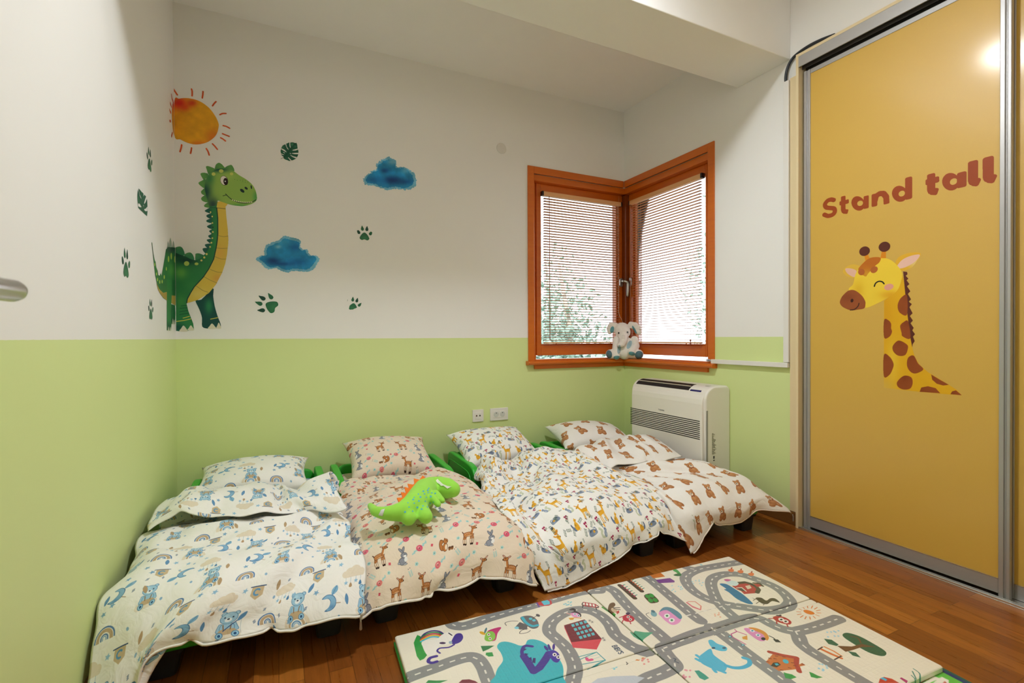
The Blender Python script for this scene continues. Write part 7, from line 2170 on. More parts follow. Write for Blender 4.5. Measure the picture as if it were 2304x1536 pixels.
DUVET_BEIGE = (29, 38, [110,810,51,12,2,-1,11,3,4,6,2,2,11,-6,3,10,-1,3,12,-2,1,11,1,-1,12,-1,0,12,1,-2,11,1,-1,8,3,1,9,-4,0,6,5,6,10,-3,1,14,-3,-3,18,4,-3,19,3,0,18,4,3,10,4,1,10,-7,0,15,-4,-2,16,-3,-2,15,-3,-5,15,-1,-5,12,2,-6,12,1,-7,12,3,-5,13,4,-6,-3,13,6,1,-3,6,1,-2,1,4,-3,1,-1,4,-1,0,-1,-1,0,1,0,0,-2,1,-1,-1,1,0,-2,2,0,-1,-1,3,-5,-1,0,3,1,2,-7,-4,1,6,1,0,7,1,-2,-1,1,-2,0,-1,-3,-1,0,4,-3,0,3,2,1,-1,1,0,-1,0,-1,0,1,1,0,0,-1,0,1,0,0,0,0,-2,-2,-1,-8,2,-3,-1,9,7,0,3,0,0,-3,3,2,-3,3,1,0,-1,0,1,-1,0,1,1,0,-1,0,1,1,1,-1,-3,1,1,-1,1,-1,1,-1,2,-2,0,3,-1,-1,2,-3,-2,-1,3,2,-1,3,0,-2,-1,1,0,-3,-2,0,-1,1,0,2,0,1,2,0,1,1,0,0,2,-2,-1,1,0,1,-3,1,0,-1,1,-6,2,-4,-3,1,0,-1,-6,9,1,16,-3,1,2,-1,-1,-5,2,1,-1,3,1,1,0,0,3,0,0,-2,0,0,-2,-1,1,4,2,1,-2,1,1,2,0,0,3,-2,0,-1,2,0,-2,1,2,-2,0,0,-1,1,0,-1,-1,-1,0,-1,0,-2,-1,1,2,0,0,2,-1,-1,0,0,0,-1,1,0,-2,-1,0,2,-1,-1,2,-1,1,1,0,-2,-3,-3,0,7,7,0,4,2,0,1,-3,1,-1,-2,0,2,3,0,3,1,-1,-2,-2,2,0,2,0,0,2,1,-2,-1,0,0,2,1,-2,1,1,2,-1,1,1,-1,0,-2,2,-1,-2,1,0,-2,0,0,2,-1,0,1,-2,0,-1,0,1,1,-2,0,0,0,0,1,0,0,-4,1,-1,-1,0,-1,4,-3,1,4,-1,4,-3,0,3,1,-1,2,36,6,-4,-22,3,0,-3,0,1,7,-1,0,-2,1,0,-4,1,2,-1,0,0,2,0,1,0,-1,1,0,1,0,1,-3,1,-1,2,1,-2,3,0,3,-2,0,3,-2,1,-4,1,0,-3,1,-1,-1,2,0,0,-1,1,3,-3,0,-1,1,0,-2,2,0,2,-1,0,5,-2,0,3,0,1,-3,1,-1,-2,-3,1,1,0,1,0,-1,-2,12,9,2,0,-2,0,-1,1,-1,1,0,1,1,-2,0,0,2,0,-2,2,0,2,-2,1,1,0,0,0,-1,1,1,2,1,-1,0,0,-1,1,2,1,-1,0,1,-1,0,0,-2,-1,0,0,0,-3,2,1,-1,2,0,1,-1,0,0,-1,1,1,0,1,-1,0,-2,1,0,1,2,-1,0,-1,-1,0,-1,1,0,2,-2,-2,-1,0,-1,12,5,1,-1,0,-1,2,1,1,-1,1,0,0,-1,2,1,-1,0,1,1,0,-1,2,0,0,0,-1,1,-1,1,-1,1,0,3,-2,2,-1,1,-1,-1,1,2,0,0,-1,0,1,0,1,-3,0,1,-1,-1,-1,0,0,-1,2,0,1,-1,1,0,-1,0,0,1,2,0,0,-1,0,0,0,0,0,0,0,-1,-3,0,-1,0,0,0,2,13,1,-1,-1,1,-1,0,3,0,2,-2,1,0,0,0,-1,0,1,0,0,0,1,1,0,1,1,0,0,-2,0,1,-1,0,-1,0,0,1,-1,1,0,3,0,0,3,0,0,-1,0,0,0,0,0,-3,0,0,-2,0,-1,0,0,1,2,-1,0,0,0,-1,0,1,0,1,1,0,1,-1,0,0,0,-1,0,-4,-1,0,-1,1,0,2,14,-1,2,-1,0,-2,1,3,-1,0,1,0,0,-1,0,-1,2,0,1,-1,1,0,-1,0,0,0,0,1,-1,0,1,-2,1,0,2,-1,0,-2,1,-1,-1,0,0,0,0,2,4,-1,-1,2,0,-1,-2,0,1,-2,0,0,0,0,-1,0,0,1,0,1,1,1,-1,-1,0,0,-1,1,2,0,2,-1,-1,0,-1,-2,0,-5,-3,2,4,14,-2,-2,1,2,0,-1,0,0,0,1,-1,0,1,0,0,0,-1,0,4,0,0,-1,1,1,-3,1,0,1,-1,0,-1,1,1,-1,0,-1,2,0,1,-3,-1,0,-1,1,-1,-2,0,1,4,-1,0,0,0,0,1,1,0,0,0,1,-1,0,-1,0,-2,0,0,0,0,-1,0,0,-1,1,-1,1,2,0,2,-3,-2,1,2,-5,-1,3,14,-2,-1,0,1,-1,1,0,1,-1,0,-1,0,1,0,1,1,0,0,1,0,-1,2,-1,0,-1,0,1,-1,1,0,1,-1,0,-1,1,0,0,-1,0,2,1,0,-4,0,0,-1,0,-1,-1,0,2,4,1,-1,1,-2,1,-2,1,-1,-1,-1,0,1,1,1,1,-1,0,-1,0,0,-1,0,0,0,-1,-1,-1,3,0,-1,1,0,-1,4,14,-2,-2,0,1,-1,-1,-1,-2,1,3,1,0,2,1,1,-3,0,-1,-1,-1,2,3,-1,-1,-1,1,0,1,0,1,-1,0,-1,1,0,1,0,1,0,1,0,0,1,-1,-1,-2,1,0,-4,0,-1,2,-1,1,2,1,0,0,-1,1,-1,1,0,0,-2,-1,-1,1,0,1,0,0,1,-2,-1,-3,-1,1,0,3,0,-1,0,1,0,2,11,0,-4,1,2,1,2,0,1,0,-1,0,1,-3,0,-1,1,0,1,1,0,0,0,1,0,3,0,0,0,-1,-1,-1,0,1,-1,0,0,1,0,0,2,0,-1,0,0,2,-1,-1,-1,-3,1,0,-1,0,1,3,0,0,1,-1,
-1,-2,0,0,1,1,0,-1,0,0,-1,0,-1,0,-2,1,0,-3,-1,-2,2,1,1,2,0,0,-3,11,-2,1,3,2,1,-1,-1,1,1,0,0,0,1,-1,1,0,1,-1,-1,0,0,1,0,1,4,0,-1,0,1,0,1,-1,0,-2,0,2,-2,0,-1,0,0,1,3,1,-1,-1,0,0,-2,-1,1,-1,0,-1,0,0,0,1,0,0,1,-1,0,-3,1,0,0,0,0,3,-1,0,-1,1,-1,-1,1,0,1,-3,1,0,2,1,-1,-2,14,1,4,0,-3,-1,0,3,-2,-1,1,0,2,-1,1,-1,0,0,1,-1,1,-1,-1,0,1,0,0,0,2,-1,0,3,1,0,0,0,0,-1,0,1,-2,-1,-1,0,0,-1,2,1,1,1,0,-1,-5,-1,1,0,0,1,1,0,-1,2,0,-1,0,-1,1,0,1,0,-1,1,1,0,-2,-1,0,2,0,1,-1,0,0,0,1,0,-2,15,1,3,-1,-2,1,0,-1,-2,1,2,1,-1,1,-1,1,-1,0,0,-1,-1,0,-1,1,-1,0,0,1,2,1,0,1,0,0,3,-1,-1,1,0,0,-2,1,1,-3,-1,0,1,1,0,3,1,0,-2,0,-1,-6,-2,1,3,0,0,0,0,0,2,1,-1,1,-2,1,-1,-2,0,0,2,1,1,1,0,1,2,-2,1,-2,1,1,0,15,1,0,0,-2,0,0,1,1,0,-1,-2,0,1,0,-1,1,0,0,-1,1,0,-1,0,1,-1,0,-1,-1,-1,0,2,1,0,3,0,0,-1,0,0,1,0,0,1,0,1,-1,0,0,0,0,0,0,0,0,-3,1,-2,-1,0,2,3,-1,-1,0,-1,0,-2,0,1,3,1,-1,0,0,0,1,-1,0,0,0,0,2,0,0,1,0,15,2,0,-1,-1,1,0,-2,0,-1,0,-1,1,2,1,1,-1,0,0,-1,0,-1,0,-1,-1,-4,-1,1,3,1,0,-1,0,-1,-2,1,1,2,-1,0,-1,-1,1,2,1,0,0,-1,0,1,0,-1,0,0,-1,2,0,1,-3,0,-1,1,1,1,2,0,1,1,1,-2,-3,1,1,5,-1,1,0,-1,-1,1,1,1,-1,1,-1,1,0,15,-2,-2,-1,4,1,-1,1,1,1,-1,1,1,-3,0,0,-1,0,0,2,-1,0,-2,0,-1,0,0,-1,-1,1,0,-1,-2,1,0,0,0,2,0,0,0,0,-1,-2,0,0,0,1,1,1,0,1,2,0,0,2,0,-1,-1,0,0,-1,-1,1,-1,0,-1,2,-1,0,0,1,-1,-1,2,0,4,0,1,-1,1,0,1,0,0,-2,1,15,0,-2,-1,2,0,0,0,1,0,0,1,-1,0,-1,0,-1,-1,0,-1,1,0,0,0,1,2,0,-1,-3,0,1,-1,1,0,1,-2,-1,0,1,0,1,0,1,-1,0,0,1,0,-1,0,-1,0,2,2,1,-1,0,-1,0,-1,0,-3,0,0,1,-1,0,2,1,0,2,-1,1,-2,-2,-1,-2,2,1,2,0,0,-1,1,1,1,-1,14,4,2,1,-1,0,0,-2,0,-1,-3,0,-1,1,-2,0,3,0,0,0,0,0,0,1,0,0,1,1,0,-1,0,0,-1,0,1,1,-1,1,0,0,-3,0,0,-1,-1,0,3,0,0,1,1,0,0,-1,0,1,-1,0,-3,1,0,-2,1,0,1,-1,1,0,0,0,0,0,-1,1,0,1,-2,-3,0,-1,0,1,0,3,0,0,1,14,5,0,0,-3,0,0,-2,1,0,-2,-1,0,-1,1,0,3,-1,-1,1,-1,1,-1,0,0,0,0,0,1,0,-1,1,0,-1,0,0,1,0,-1,1,0,1,0,-2,0,0,-1,-1,1,1,0,-2,1,0,-1,-1,0,1,3,-1,0,1,0,1,-2,2,-1,0,-2,1,0,-1,0,-2,1,0,1,2,-1,0,-2,1,-2,1,1,1,0,13,3,2,1,-1,0,0,-1,0,1,-1,1,-1,1,-1,-1,-3,0,1,2,0,0,-1,-1,0,-1,-1,0,-1,0,0,2,0,0,0,0,0,-1,0,0,3,-1,-1,2,1,1,-2,0,-1,-1,-1,1,-2,0,-1,1,0,0,2,1,1,3,0,-1,-2,0,0,-2,-1,1,0,-1,0,0,0,-1,0,1,1,1,1,0,1,-2,1,-1,1,15,3,1,-2,-1,1,1,0,0,-1,2,0,0,-4,0,1,1,0,0,-1,0,-1,0,-1,0,-1,-1,1,1,-1,0,-1,0,1,-1,1,0,0,0,-1,2,0,0,0,-1,-1,2,-1,0,-3,0,0,1,0,1,3,1,0,-1,0,-1,2,0,-1,0,-1,0,-1,1,0,1,0,1,0,-2,1,0,-1,0,-2,2,0,1,0,0,-1,3,14,3,-1,1,1,0,-2,-1,0,0,0,0,0,-1,0,0,-3,-1,1,1,0,0,-1,0,0,2,0,0,2,0,0,-2,0,0,-1,-1,0,0,0,-1,-1,1,0,3,-1,0,-2,0,0,-1,0,0,2,0,1,1,0,0,1,0,0,-1,-2,1,-2,-1,0,-2,1,-2,3,1,0,3,0,0,0,-1,1,0,0,0,-1,1,-1,1,3,14,4,0,0,-2,0,0,1,-2,0,-1,0,0,-1,0,0,-1,0,-1,-4,0,1,2,-2,0,5,1,-1,-1,0,0,-1,0,0,-1,-1,0,1,1,1,1,0,0,0,0,-1,0,0,0,0,0,1,-2,-1,1,1,-1,-1,-1,1,0,-2,-1,0,0,-1,-1,-1,-1,0,-1,1,0,4,2,1,2,0,0,2,-1,-1,1,1,1,1,3,14,4,2,0,-2,-3,0,0,0,0,-1,-2,0,-2,1,-1,0,1,0,0,-1,1,-1,0,0,0,-1,0,3,0,0,0,0,0,-1,1,0,-1,-1,0,2,-1,-1,0,0,0,-3,0,0,
-1,0,0,0,0,0,-1,0,1,1,-2,0,2,1,0,0,0,0,1,0,-1,1,-2,1,-1,0,-1,0,2,0,2,0,1,3,1,-1,1,4,15,3,-2,-1,0,0,0,-1,0,0,-2,-1,0,-1,0,0,0,-1,1,1,0,-1,-1,2,1,-3,-1,0,2,-2,-1,0,1,0,0,1,0,0,-1,0,-1,-1,-1,-1,0,1,2,0,0,3,0,0,0,0,0,-4,0,0,1,-1,0,2,-1,-1,2,1,0,1,-1,1,-4,0,-1,-1,-1,0,1,0,0,3,1,1,1,1,0,2,1,14,2,0,0,0,1,0,-1,-1,0,0,1,0,3,-1,0,-3,0,0,-5,-1,1,4,-1,0,1,1,0,-3,0,0,-1,-1,-1,1,-2,0,-2,0,-1,-1,1,1,1,1,0,3,-1,0,-1,0,0,0,1,0,1,-1,0,0,0,-1,0,1,1,2,-1,1,0,-2,-1,0,0,-1,1,0,0,-1,-1,1,1,2,-1,1,2,2,0,4,14,2,-3,-2,1,1,0,-1,-1,0,2,0,0,1,-1,2,-3,0,0,-2,0,0,-1,-1,0,2,-1,-1,-3,0,1,0,-1,0,-3,1,-1,0,0,0,-2,-1,1,4,-1,0,-3,2,0,1,-1,1,2,-1,-1,2,0,0,-1,1,1,-1,-1,-1,-1,0,0,2,1,0,5,0,-1,0,-1,2,0,1,-1,-3,1,1,0,0,-1,1,5,12,-1,-5,-1,4,0,2,1,1,1,-2,0,1,0,0,0,-1,-1,0,1,0,-1,-3,-1,0,-2,-1,1,-1,0,-1,-2,0,0,1,-1,0,0,2,1,0,-1,0,0,0,0,2,-1,-1,1,0,0,0,0,1,1,1,0,-1,0,0,-3,-1,0,2,-2,-1,4,1,0,-1,0,1,0,1,-1,2,0,0,-1,0,-1,0,2,1,-1,-5,10,0,4,4,0,0,-1,1,1,0,1,0,1,-2,-1,0,1,0,-1,0,0,1,-1,0,0,-5,0,0,0,0,0,2,-1,0,2,0,1,-1,-1,0,-1,1,-1,-3,0,0,2,0,1,-1,0,-1,3,0,1,-1,-1,-1,0,0,-1,0,0,2,1,1,0,2,-1,0,0,0,-1,0,0,0,1,1,0,0,0,1,-1,-1,0,1,-2,13,3,3,0,-2,0,2,-3,-1,0,-2,-1,0,2,1,-1,3,0,0,2,-2,-1,-3,0,1,-4,-1,0,0,0,1,3,1,0,0,0,0,0,-1,-1,0,1,1,-2,0,0,-1,-1,0,1,1,0,1,-1,-3,4,0,2,-2,0,2,0,0,-1,1,-1,0,-3,0,-1,2,0,1,2,1,0,-1,-2,0,-1,1,0,0,-1,-2,0,2,14,1,0,-1,-1,-1,1,-2,0,0,0,-1,0,-1,0,1,1,1,-1,2,0,0,3,-2,0,-1,0,0,-3,0,0,-2,-1,0,1,0,0,1,0,1,0,-1,0,1,0,-1,-1,1,0,1,0,0,-2,-1,0,1,0,0,2,-1,0,0,1,0,0,1,0,1,0,1,-2,-1,0,-1,-2,0,1,0,1,-2,-1,-2,3,1,1,0,5,15,0,-2,-1,0,0,-1,2,-2,1,-1,0,0,0,-1,-1,0,-1,1,0,-1,0,0,2,-1,4,-1,1,-2,0,-1,0,-1,2,-3,0,0,-1,0,0,1,-1,0,0,1,-1,1,0,0,-2,0,0,-2,0,1,0,0,-1,4,0,-1,4,0,1,-2,0,0,-1,0,1,0,-1,2,-4,-1,-1,2,-1,-1,2,-1,0,-1,1,0,0,1,12,1,0,2,1,-1,0,-2,1,0,3,-1,0,-1,-2,0,-1,-1,0,-2,1,0,1,0,0,2,2,0,1,-1,1,2,1,-1,-1,-2,1,-3,0,0,0,0,-1,0,0,1,-2,1,0,-1,1,-1,-2,2,0,-3,-1,0,1,-1,1,3,-1,-1,2,0,0,-2,0,1,1,0,1,1,-1,0,-2,-2,-1,4,0,0,0,-1,0,2,-6,10,4,3,4,-6,1,1,1,-1,0,1,0,0,1,1,0,0,1,0,0,-1,-1,-3,-2,0,0,1,0,6,1,0,-2,0,1,1,1,0,1,-1,0,-3,1,1,-2,0,-1,-1,1,-1,2,1,0,2,-2,0,-6,0,1,0,2,0,-1,0,-1,-1,-1,-1,-2,0,2,2,-1,0,5,-1,1,0,1,0,-1,-1,0,2,0,-3,5])
DUVET_WOODS = (33, 38, [466,824,7,12,3,-3,8,-1,1,7,-3,1,8,-1,1,10,-2,0,12,0,3,14,0,3,13,0,2,11,0,3,12,1,4,11,0,2,13,1,3,13,-1,3,14,-1,4,13,-1,4,13,1,4,12,2,4,12,2,4,8,3,6,8,0,1,12,-2,2,11,-3,0,11,-2,3,11,0,3,14,1,3,9,6,7,10,-2,-8,16,2,-5,20,2,-9,21,0,-11,24,-3,-12,15,1,-13,-3,10,12,2,-4,4,1,-1,0,0,2,0,1,-2,0,0,1,0,-1,-1,-2,-1,0,1,-1,0,1,1,0,0,-1,-3,-1,1,-1,2,-1,0,-1,-1,3,0,0,-1,0,1,1,0,-1,0,0,-1,-4,0,-1,-3,0,3,-1,-3,2,3,3,-3,3,-1,0,2,1,1,2,-2,0,-1,-1,-2,0,0,2,-6,-4,4,2,6,0,1,-2,-2,6,0,-1,0,1,-2,-3,2,6,-5,2,-6,7,14,1,-3,2,2,0,1,2,1,-1,1,-2,-1,0,-2,-1,-2,0,-3,-1,1,1,0,0,3,0,0,0,1,1,1,0,0,0,-1,0,0,1,-2,-1,-1,2,1,0,0,0,1,-1,0,-1,2,-2,0,0,1,1,-1,0,0,-2,-1,1,-1,0,-1,1,1,1,2,1,1,1,-2,1,0,-2,1,0,-2,0,-1,0,0,0,2,0,5,2,-1,2,-1,-2,-5,4,0,-6,1,-8,4,16,0,1,1,2,1,-1,2,1,-1,1,1,0,0,-8,0,0,0,-1,-1,-1,-2,0,0,2,0,1,1,0,1,-1,0,1,0,1,-1,1,0,0,1,0,0,-2,0,0,0,0,1,1,1,0,0,0,2,-2,-1,4,0,1,0,-1,1,1,0,1,1,1,-1,1,0,1,2,0,0,2,-1,1,1,0,1,-2,-1,0,-4,-1,-1,0,0,0,0,4,-2,-5,3,-3,-7,2,-7,6,16,0,-1,1,1,0,-1,0,1,-1,1,2,-2,1,-5,-1,1,-4,1,-1,0,1,0,0,-2,-1,0,2,0,0,0,1,0,-1,0,1,1,1,3,1,0,0,0,0,5,0,0,4,0,1,0,0,1,1,-2,-1,-1,0,0,1,0,1,1,-1,1,1,-2,-1,-1,1,0,0,0,1,-1,-1,0,-1,0,1,5,-1,0,0,0,0,-7,2,-1,1,3,0,-2,1,-2,-10,1,-7,-11,15,1,17,-1,1,2,0,1,-1,-1,-3,4,-3,0,1,-2,1,-12,3,2,0,2,0,2,0,1,1,0,0,6,2,0,3,0,1,2,-1,-1,3,0,1,2,1,-1,-3,-1,0,-5,-1,1,1,1,0,0,0,1,-2,-2,0,0,-1,0,1,1,1,1,-1,-1,1,-2,0,0,0,0,-1,0,2,1,-3,-1,1,0,1,4,1,0,-5,3,-1,-2,0,-1,15,1,0,4,8,-4,-7,14,-1,14,-1,0,4,-1,2,-1,0,-2,1,-2,-1,9,-2,1,-14,1,0,-1,3,0,16,1,1,3,-1,1,-3,0,0,-2,2,1,-2,1,1,-5,-2,-1,-1,1,0,0,0,1,0,-1,-1,1,-1,1,-1,1,-1,2,-3,0,1,-1,1,0,-2,0,1,-1,1,-1,0,-1,-1,1,0,1,-1,1,1,-1,1,-1,1,-1,-1,1,-2,-1,-1,0,0,1,1,5,2,-1,25,5,-2,39,12,-1,-26,0,-1,-3,-1,-1,0,-1,3,0,0,-1,6,-1,0,10,-1,-1,4,1,-2,-8,2,1,-5,1,1,-4,-1,1,0,-1,1,-1,0,0,1,2,1,0,-2,0,0,1,-1,2,-1,1,0,-4,-1,0,1,2,-1,-1,0,0,1,-1,1,-1,-1,0,-3,2,0,-2,0,1,3,0,-1,0,0,-1,0,-1,-1,1,-1,-1,1,1,1,0,0,0,1,0,0,-1,0,1,-6,-1,16,10,-3,-4,1,1,-2,0,-1,1,-2,1,-1,1,1,3,0,-1,21,-3,-1,-7,-1,0,-14,3,0,-1,0,1,1,0,0,1,-1,0,1,-1,1,-1,1,1,1,-1,0,0,-2,0,0,1,0,2,-1,-1,0,-1,0,-1,-1,1,-1,-2,0,-1,3,1,-1,2,0,1,-4,2,0,-4,-2,0,4,-2,0,1,0,0,1,1,0,1,1,-1,1,-1,-1,0,-1,0,-1,-1,1,-5,-2,12,7,0,0,2,-1,-1,1,-1,0,-2,0,0,-2,1,0,1,1,1,-1,1,2,-1,-1,0,0,0,0,0,-1,1,-2,1,-1,2,-1,1,1,0,0,-1,0,0,-1,1,1,-2,0,1,-1,0,-2,2,1,-1,-2,-1,1,4,0,0,-4,1,0,-2,1,0,3,0,-1,3,-1,-1,-3,2,0,-3,-1,0,3,-1,1,1,-1,-1,2,0,-1,0,0,1,-1,-1,0,1,0,-1,-2,-1,13,5,-1,-1,2,1,0,-1,1,-1,1,-2,1,-2,0,-1,-2,-1,0,2,0,2,-1,1,1,-1,0,1,-2,0,-1,1,-1,0,0,1,1,2,-1,0,-3,-1,0,-2,1,0,1,1,0,-1,0,0,1,1,1,-1,0,-2,3,0,1,3,-1,-1,-2,-1,0,-3,0,-1,2,1,1,2,0,0,-2,1,1,-2,0,-1,3,0,1,0,-1,-1,1,0,0,1,0,0,-1,-1,1,0,-2,12,4,2,1,1,0,-2,1,-1,1,-1,-1,0,0,-1,0,0,1,-1,-2,0,0,0,0,2,-2,-1,0,0,0,2,1,0,-1,1,0,0,-3,0,0,-1,2,1,3,-1,-1,-1,0,0,-1,0,1,0,1,0,1,1,0,-4,-1,-2,5,0,1,2,0,0,-2,-1,0,0,0,-1,-1,-1,1,3,1,-1,1,0,1,-3,0,-1,0,-2,2,3,0,1,-2,-1,
0,-1,1,-1,3,0,12,1,1,0,-1,0,1,4,-1,-1,-1,-2,-1,-2,0,1,1,1,0,-3,0,0,-1,-1,1,3,0,0,2,0,0,-1,0,1,-4,0,0,0,1,1,1,-1,0,-2,1,-1,2,0,-1,4,-2,1,-3,0,1,-2,1,1,0,1,-1,1,-1,-1,4,-1,0,-1,0,0,2,0,0,0,1,0,-1,-1,0,1,0,0,1,-1,0,1,0,0,-2,0,1,-1,-1,1,0,1,0,1,1,13,2,2,0,-3,-1,0,2,-1,0,1,-2,0,-1,-2,-1,-4,0,2,1,1,0,2,1,0,-1,0,0,3,1,-1,1,0,1,-2,-1,0,-3,0,0,1,-1,-1,2,0,1,2,0,0,0,2,-1,-1,-1,2,-3,0,-1,-1,-1,1,0,-1,-1,3,0,-1,4,2,1,-2,-1,-1,3,0,0,0,-1,1,-1,-1,-2,0,0,1,0,0,1,-3,-1,0,-1,0,1,1,1,1,2,2,13,2,1,0,-2,-1,0,1,2,1,1,-1,0,0,-3,0,-2,-2,-1,0,1,1,0,0,0,0,-1,0,0,0,0,1,2,0,1,0,-1,-1,-1,1,-2,0,0,1,-1,0,3,0,0,-2,1,0,1,0,0,1,0,0,0,1,-1,-5,0,0,0,0,0,4,-1,0,1,0,2,-1,-1,-2,2,0,1,0,-1,-1,1,-1,-1,1,0,1,-1,-2,1,-1,0,1,-4,-1,-1,2,4,13,0,-2,1,0,0,1,0,0,-1,1,2,0,0,-2,1,0,-3,-1,0,1,0,-2,1,0,-1,-1,0,3,-1,0,1,-1,0,0,1,0,0,0,0,0,0,1,-1,-1,-1,0,0,0,1,0,0,-1,0,-1,1,0,0,0,1,2,-2,2,0,-2,-2,0,3,0,-1,1,-1,0,-1,0,1,0,-1,-1,1,1,0,0,0,0,2,-1,-1,1,-1,0,0,-1,1,-2,-1,0,-1,3,13,-4,-2,1,5,2,0,-2,0,0,1,-1,-1,0,-1,0,1,1,1,-4,-2,0,0,0,0,2,0,0,-1,0,0,2,-1,-1,1,0,0,1,1,0,0,0,0,2,0,0,-4,-1,0,0,1,0,5,0,-1,1,-1,3,-4,0,0,-1,-1,0,-1,0,-2,1,-1,-1,0,1,-1,2,-1,2,-2,1,1,0,-1,0,2,0,-1,0,-1,1,-1,0,-1,1,0,-1,1,0,2,-4,3,14,-3,0,0,0,-1,1,1,1,0,1,-1,-1,1,-1,0,-1,-1,0,0,1,0,-1,-1,1,0,2,-1,-3,0,-1,-1,0,1,3,0,0,3,0,0,1,-1,-1,-1,0,1,1,1,0,-2,-1,-1,0,0,1,4,-1,-1,0,-2,0,-1,1,1,-2,0,1,-2,1,-1,-1,-3,-1,6,0,-1,4,-1,1,-3,0,0,-1,0,0,-2,0,0,2,0,0,0,0,-1,0,-2,1,-3,3,15,0,1,-1,-3,-2,1,3,0,0,-1,3,1,1,-3,-1,1,-1,1,0,0,-1,-1,1,0,-2,0,0,0,0,0,-3,0,0,-1,0,-1,2,-2,0,4,1,-1,1,0,0,2,0,0,1,0,0,-4,-1,0,-4,0,0,5,-2,1,-1,-1,0,-1,3,0,-2,-2,2,2,-1,0,1,-1,-2,2,0,-2,3,-1,0,0,-1,0,0,2,0,-1,-1,0,-1,-1,1,-2,-1,0,-2,7,14,0,-1,0,-5,-2,0,1,-1,0,3,0,0,1,-1,0,0,0,-1,3,0,0,0,2,-1,-2,-1,2,-2,-1,-1,0,0,0,-5,-2,1,1,0,0,4,0,0,1,-1,0,1,0,0,1,0,1,0,1,-1,-4,-1,0,0,-1,-1,3,2,0,-2,-1,2,-2,-1,0,1,2,-1,-1,-2,0,2,-3,-1,4,0,0,1,1,1,0,-1,1,-1,1,-2,2,-1,0,-1,-1,1,-2,5,13,-7,-1,1,4,-2,0,-1,-1,1,3,-1,0,1,3,0,0,-1,-1,0,-2,-1,4,-1,-1,-2,1,1,0,1,1,-1,1,0,0,0,-1,-5,0,0,-2,-2,1,1,-1,0,3,-1,1,0,-1,-1,0,-1,0,1,2,0,0,1,-2,6,-1,1,0,1,1,-6,1,0,-1,0,1,-1,-1,-1,1,-1,-1,4,-1,1,2,-1,1,-2,0,-1,1,2,1,1,-1,0,1,-3,0,-1,1,13,-9,-4,0,9,1,-1,1,1,1,-1,1,1,0,1,0,1,3,0,1,-1,0,-1,-3,-1,3,0,0,-2,0,2,-3,0,-1,0,1,1,-3,0,-1,-3,0,-1,2,-2,1,1,0,-1,4,-1,0,1,0,1,-1,0,-1,0,1,0,5,0,0,1,0,0,-1,0,2,-4,0,0,-1,1,0,-1,0,-1,-1,-2,0,1,-2,1,3,1,0,1,-1,0,0,0,1,2,-1,-1,-1,0,15,-1,-3,-1,2,1,1,0,1,0,-2,3,-1,2,1,0,0,-1,1,-1,1,-1,0,-1,0,3,1,-1,1,-1,1,-2,-1,0,-3,-1,0,-3,1,0,-2,-1,1,2,0,-1,0,-1,0,2,0,0,4,1,0,1,0,1,-1,0,0,-2,0,-2,3,-2,-1,1,0,1,1,1,1,-4,1,1,-2,1,1,-1,1,0,1,-1,-1,2,-2,-1,3,-2,1,-2,-1,0,-2,-1,-3,2,-2,16,2,1,1,-1,0,0,-2,0,-2,0,0,0,0,4,-1,3,-1,1,-1,1,0,0,1,0,-1,-1,-1,2,1,-3,3,-1,1,-3,-2,2,-1,0,1,-3,0,-1,-1,-2,0,1,-1,0,-1,1,1,2,0,0,4,1,-1,-1,0,-1,-3,-2,0,2,-1,1,0,1,-1,0,-1,0,3,2,2,-2,2,1,-1,0,-1,-1,0,0,0,-1,0,0,0,-1,3,-1,0,-2,2,
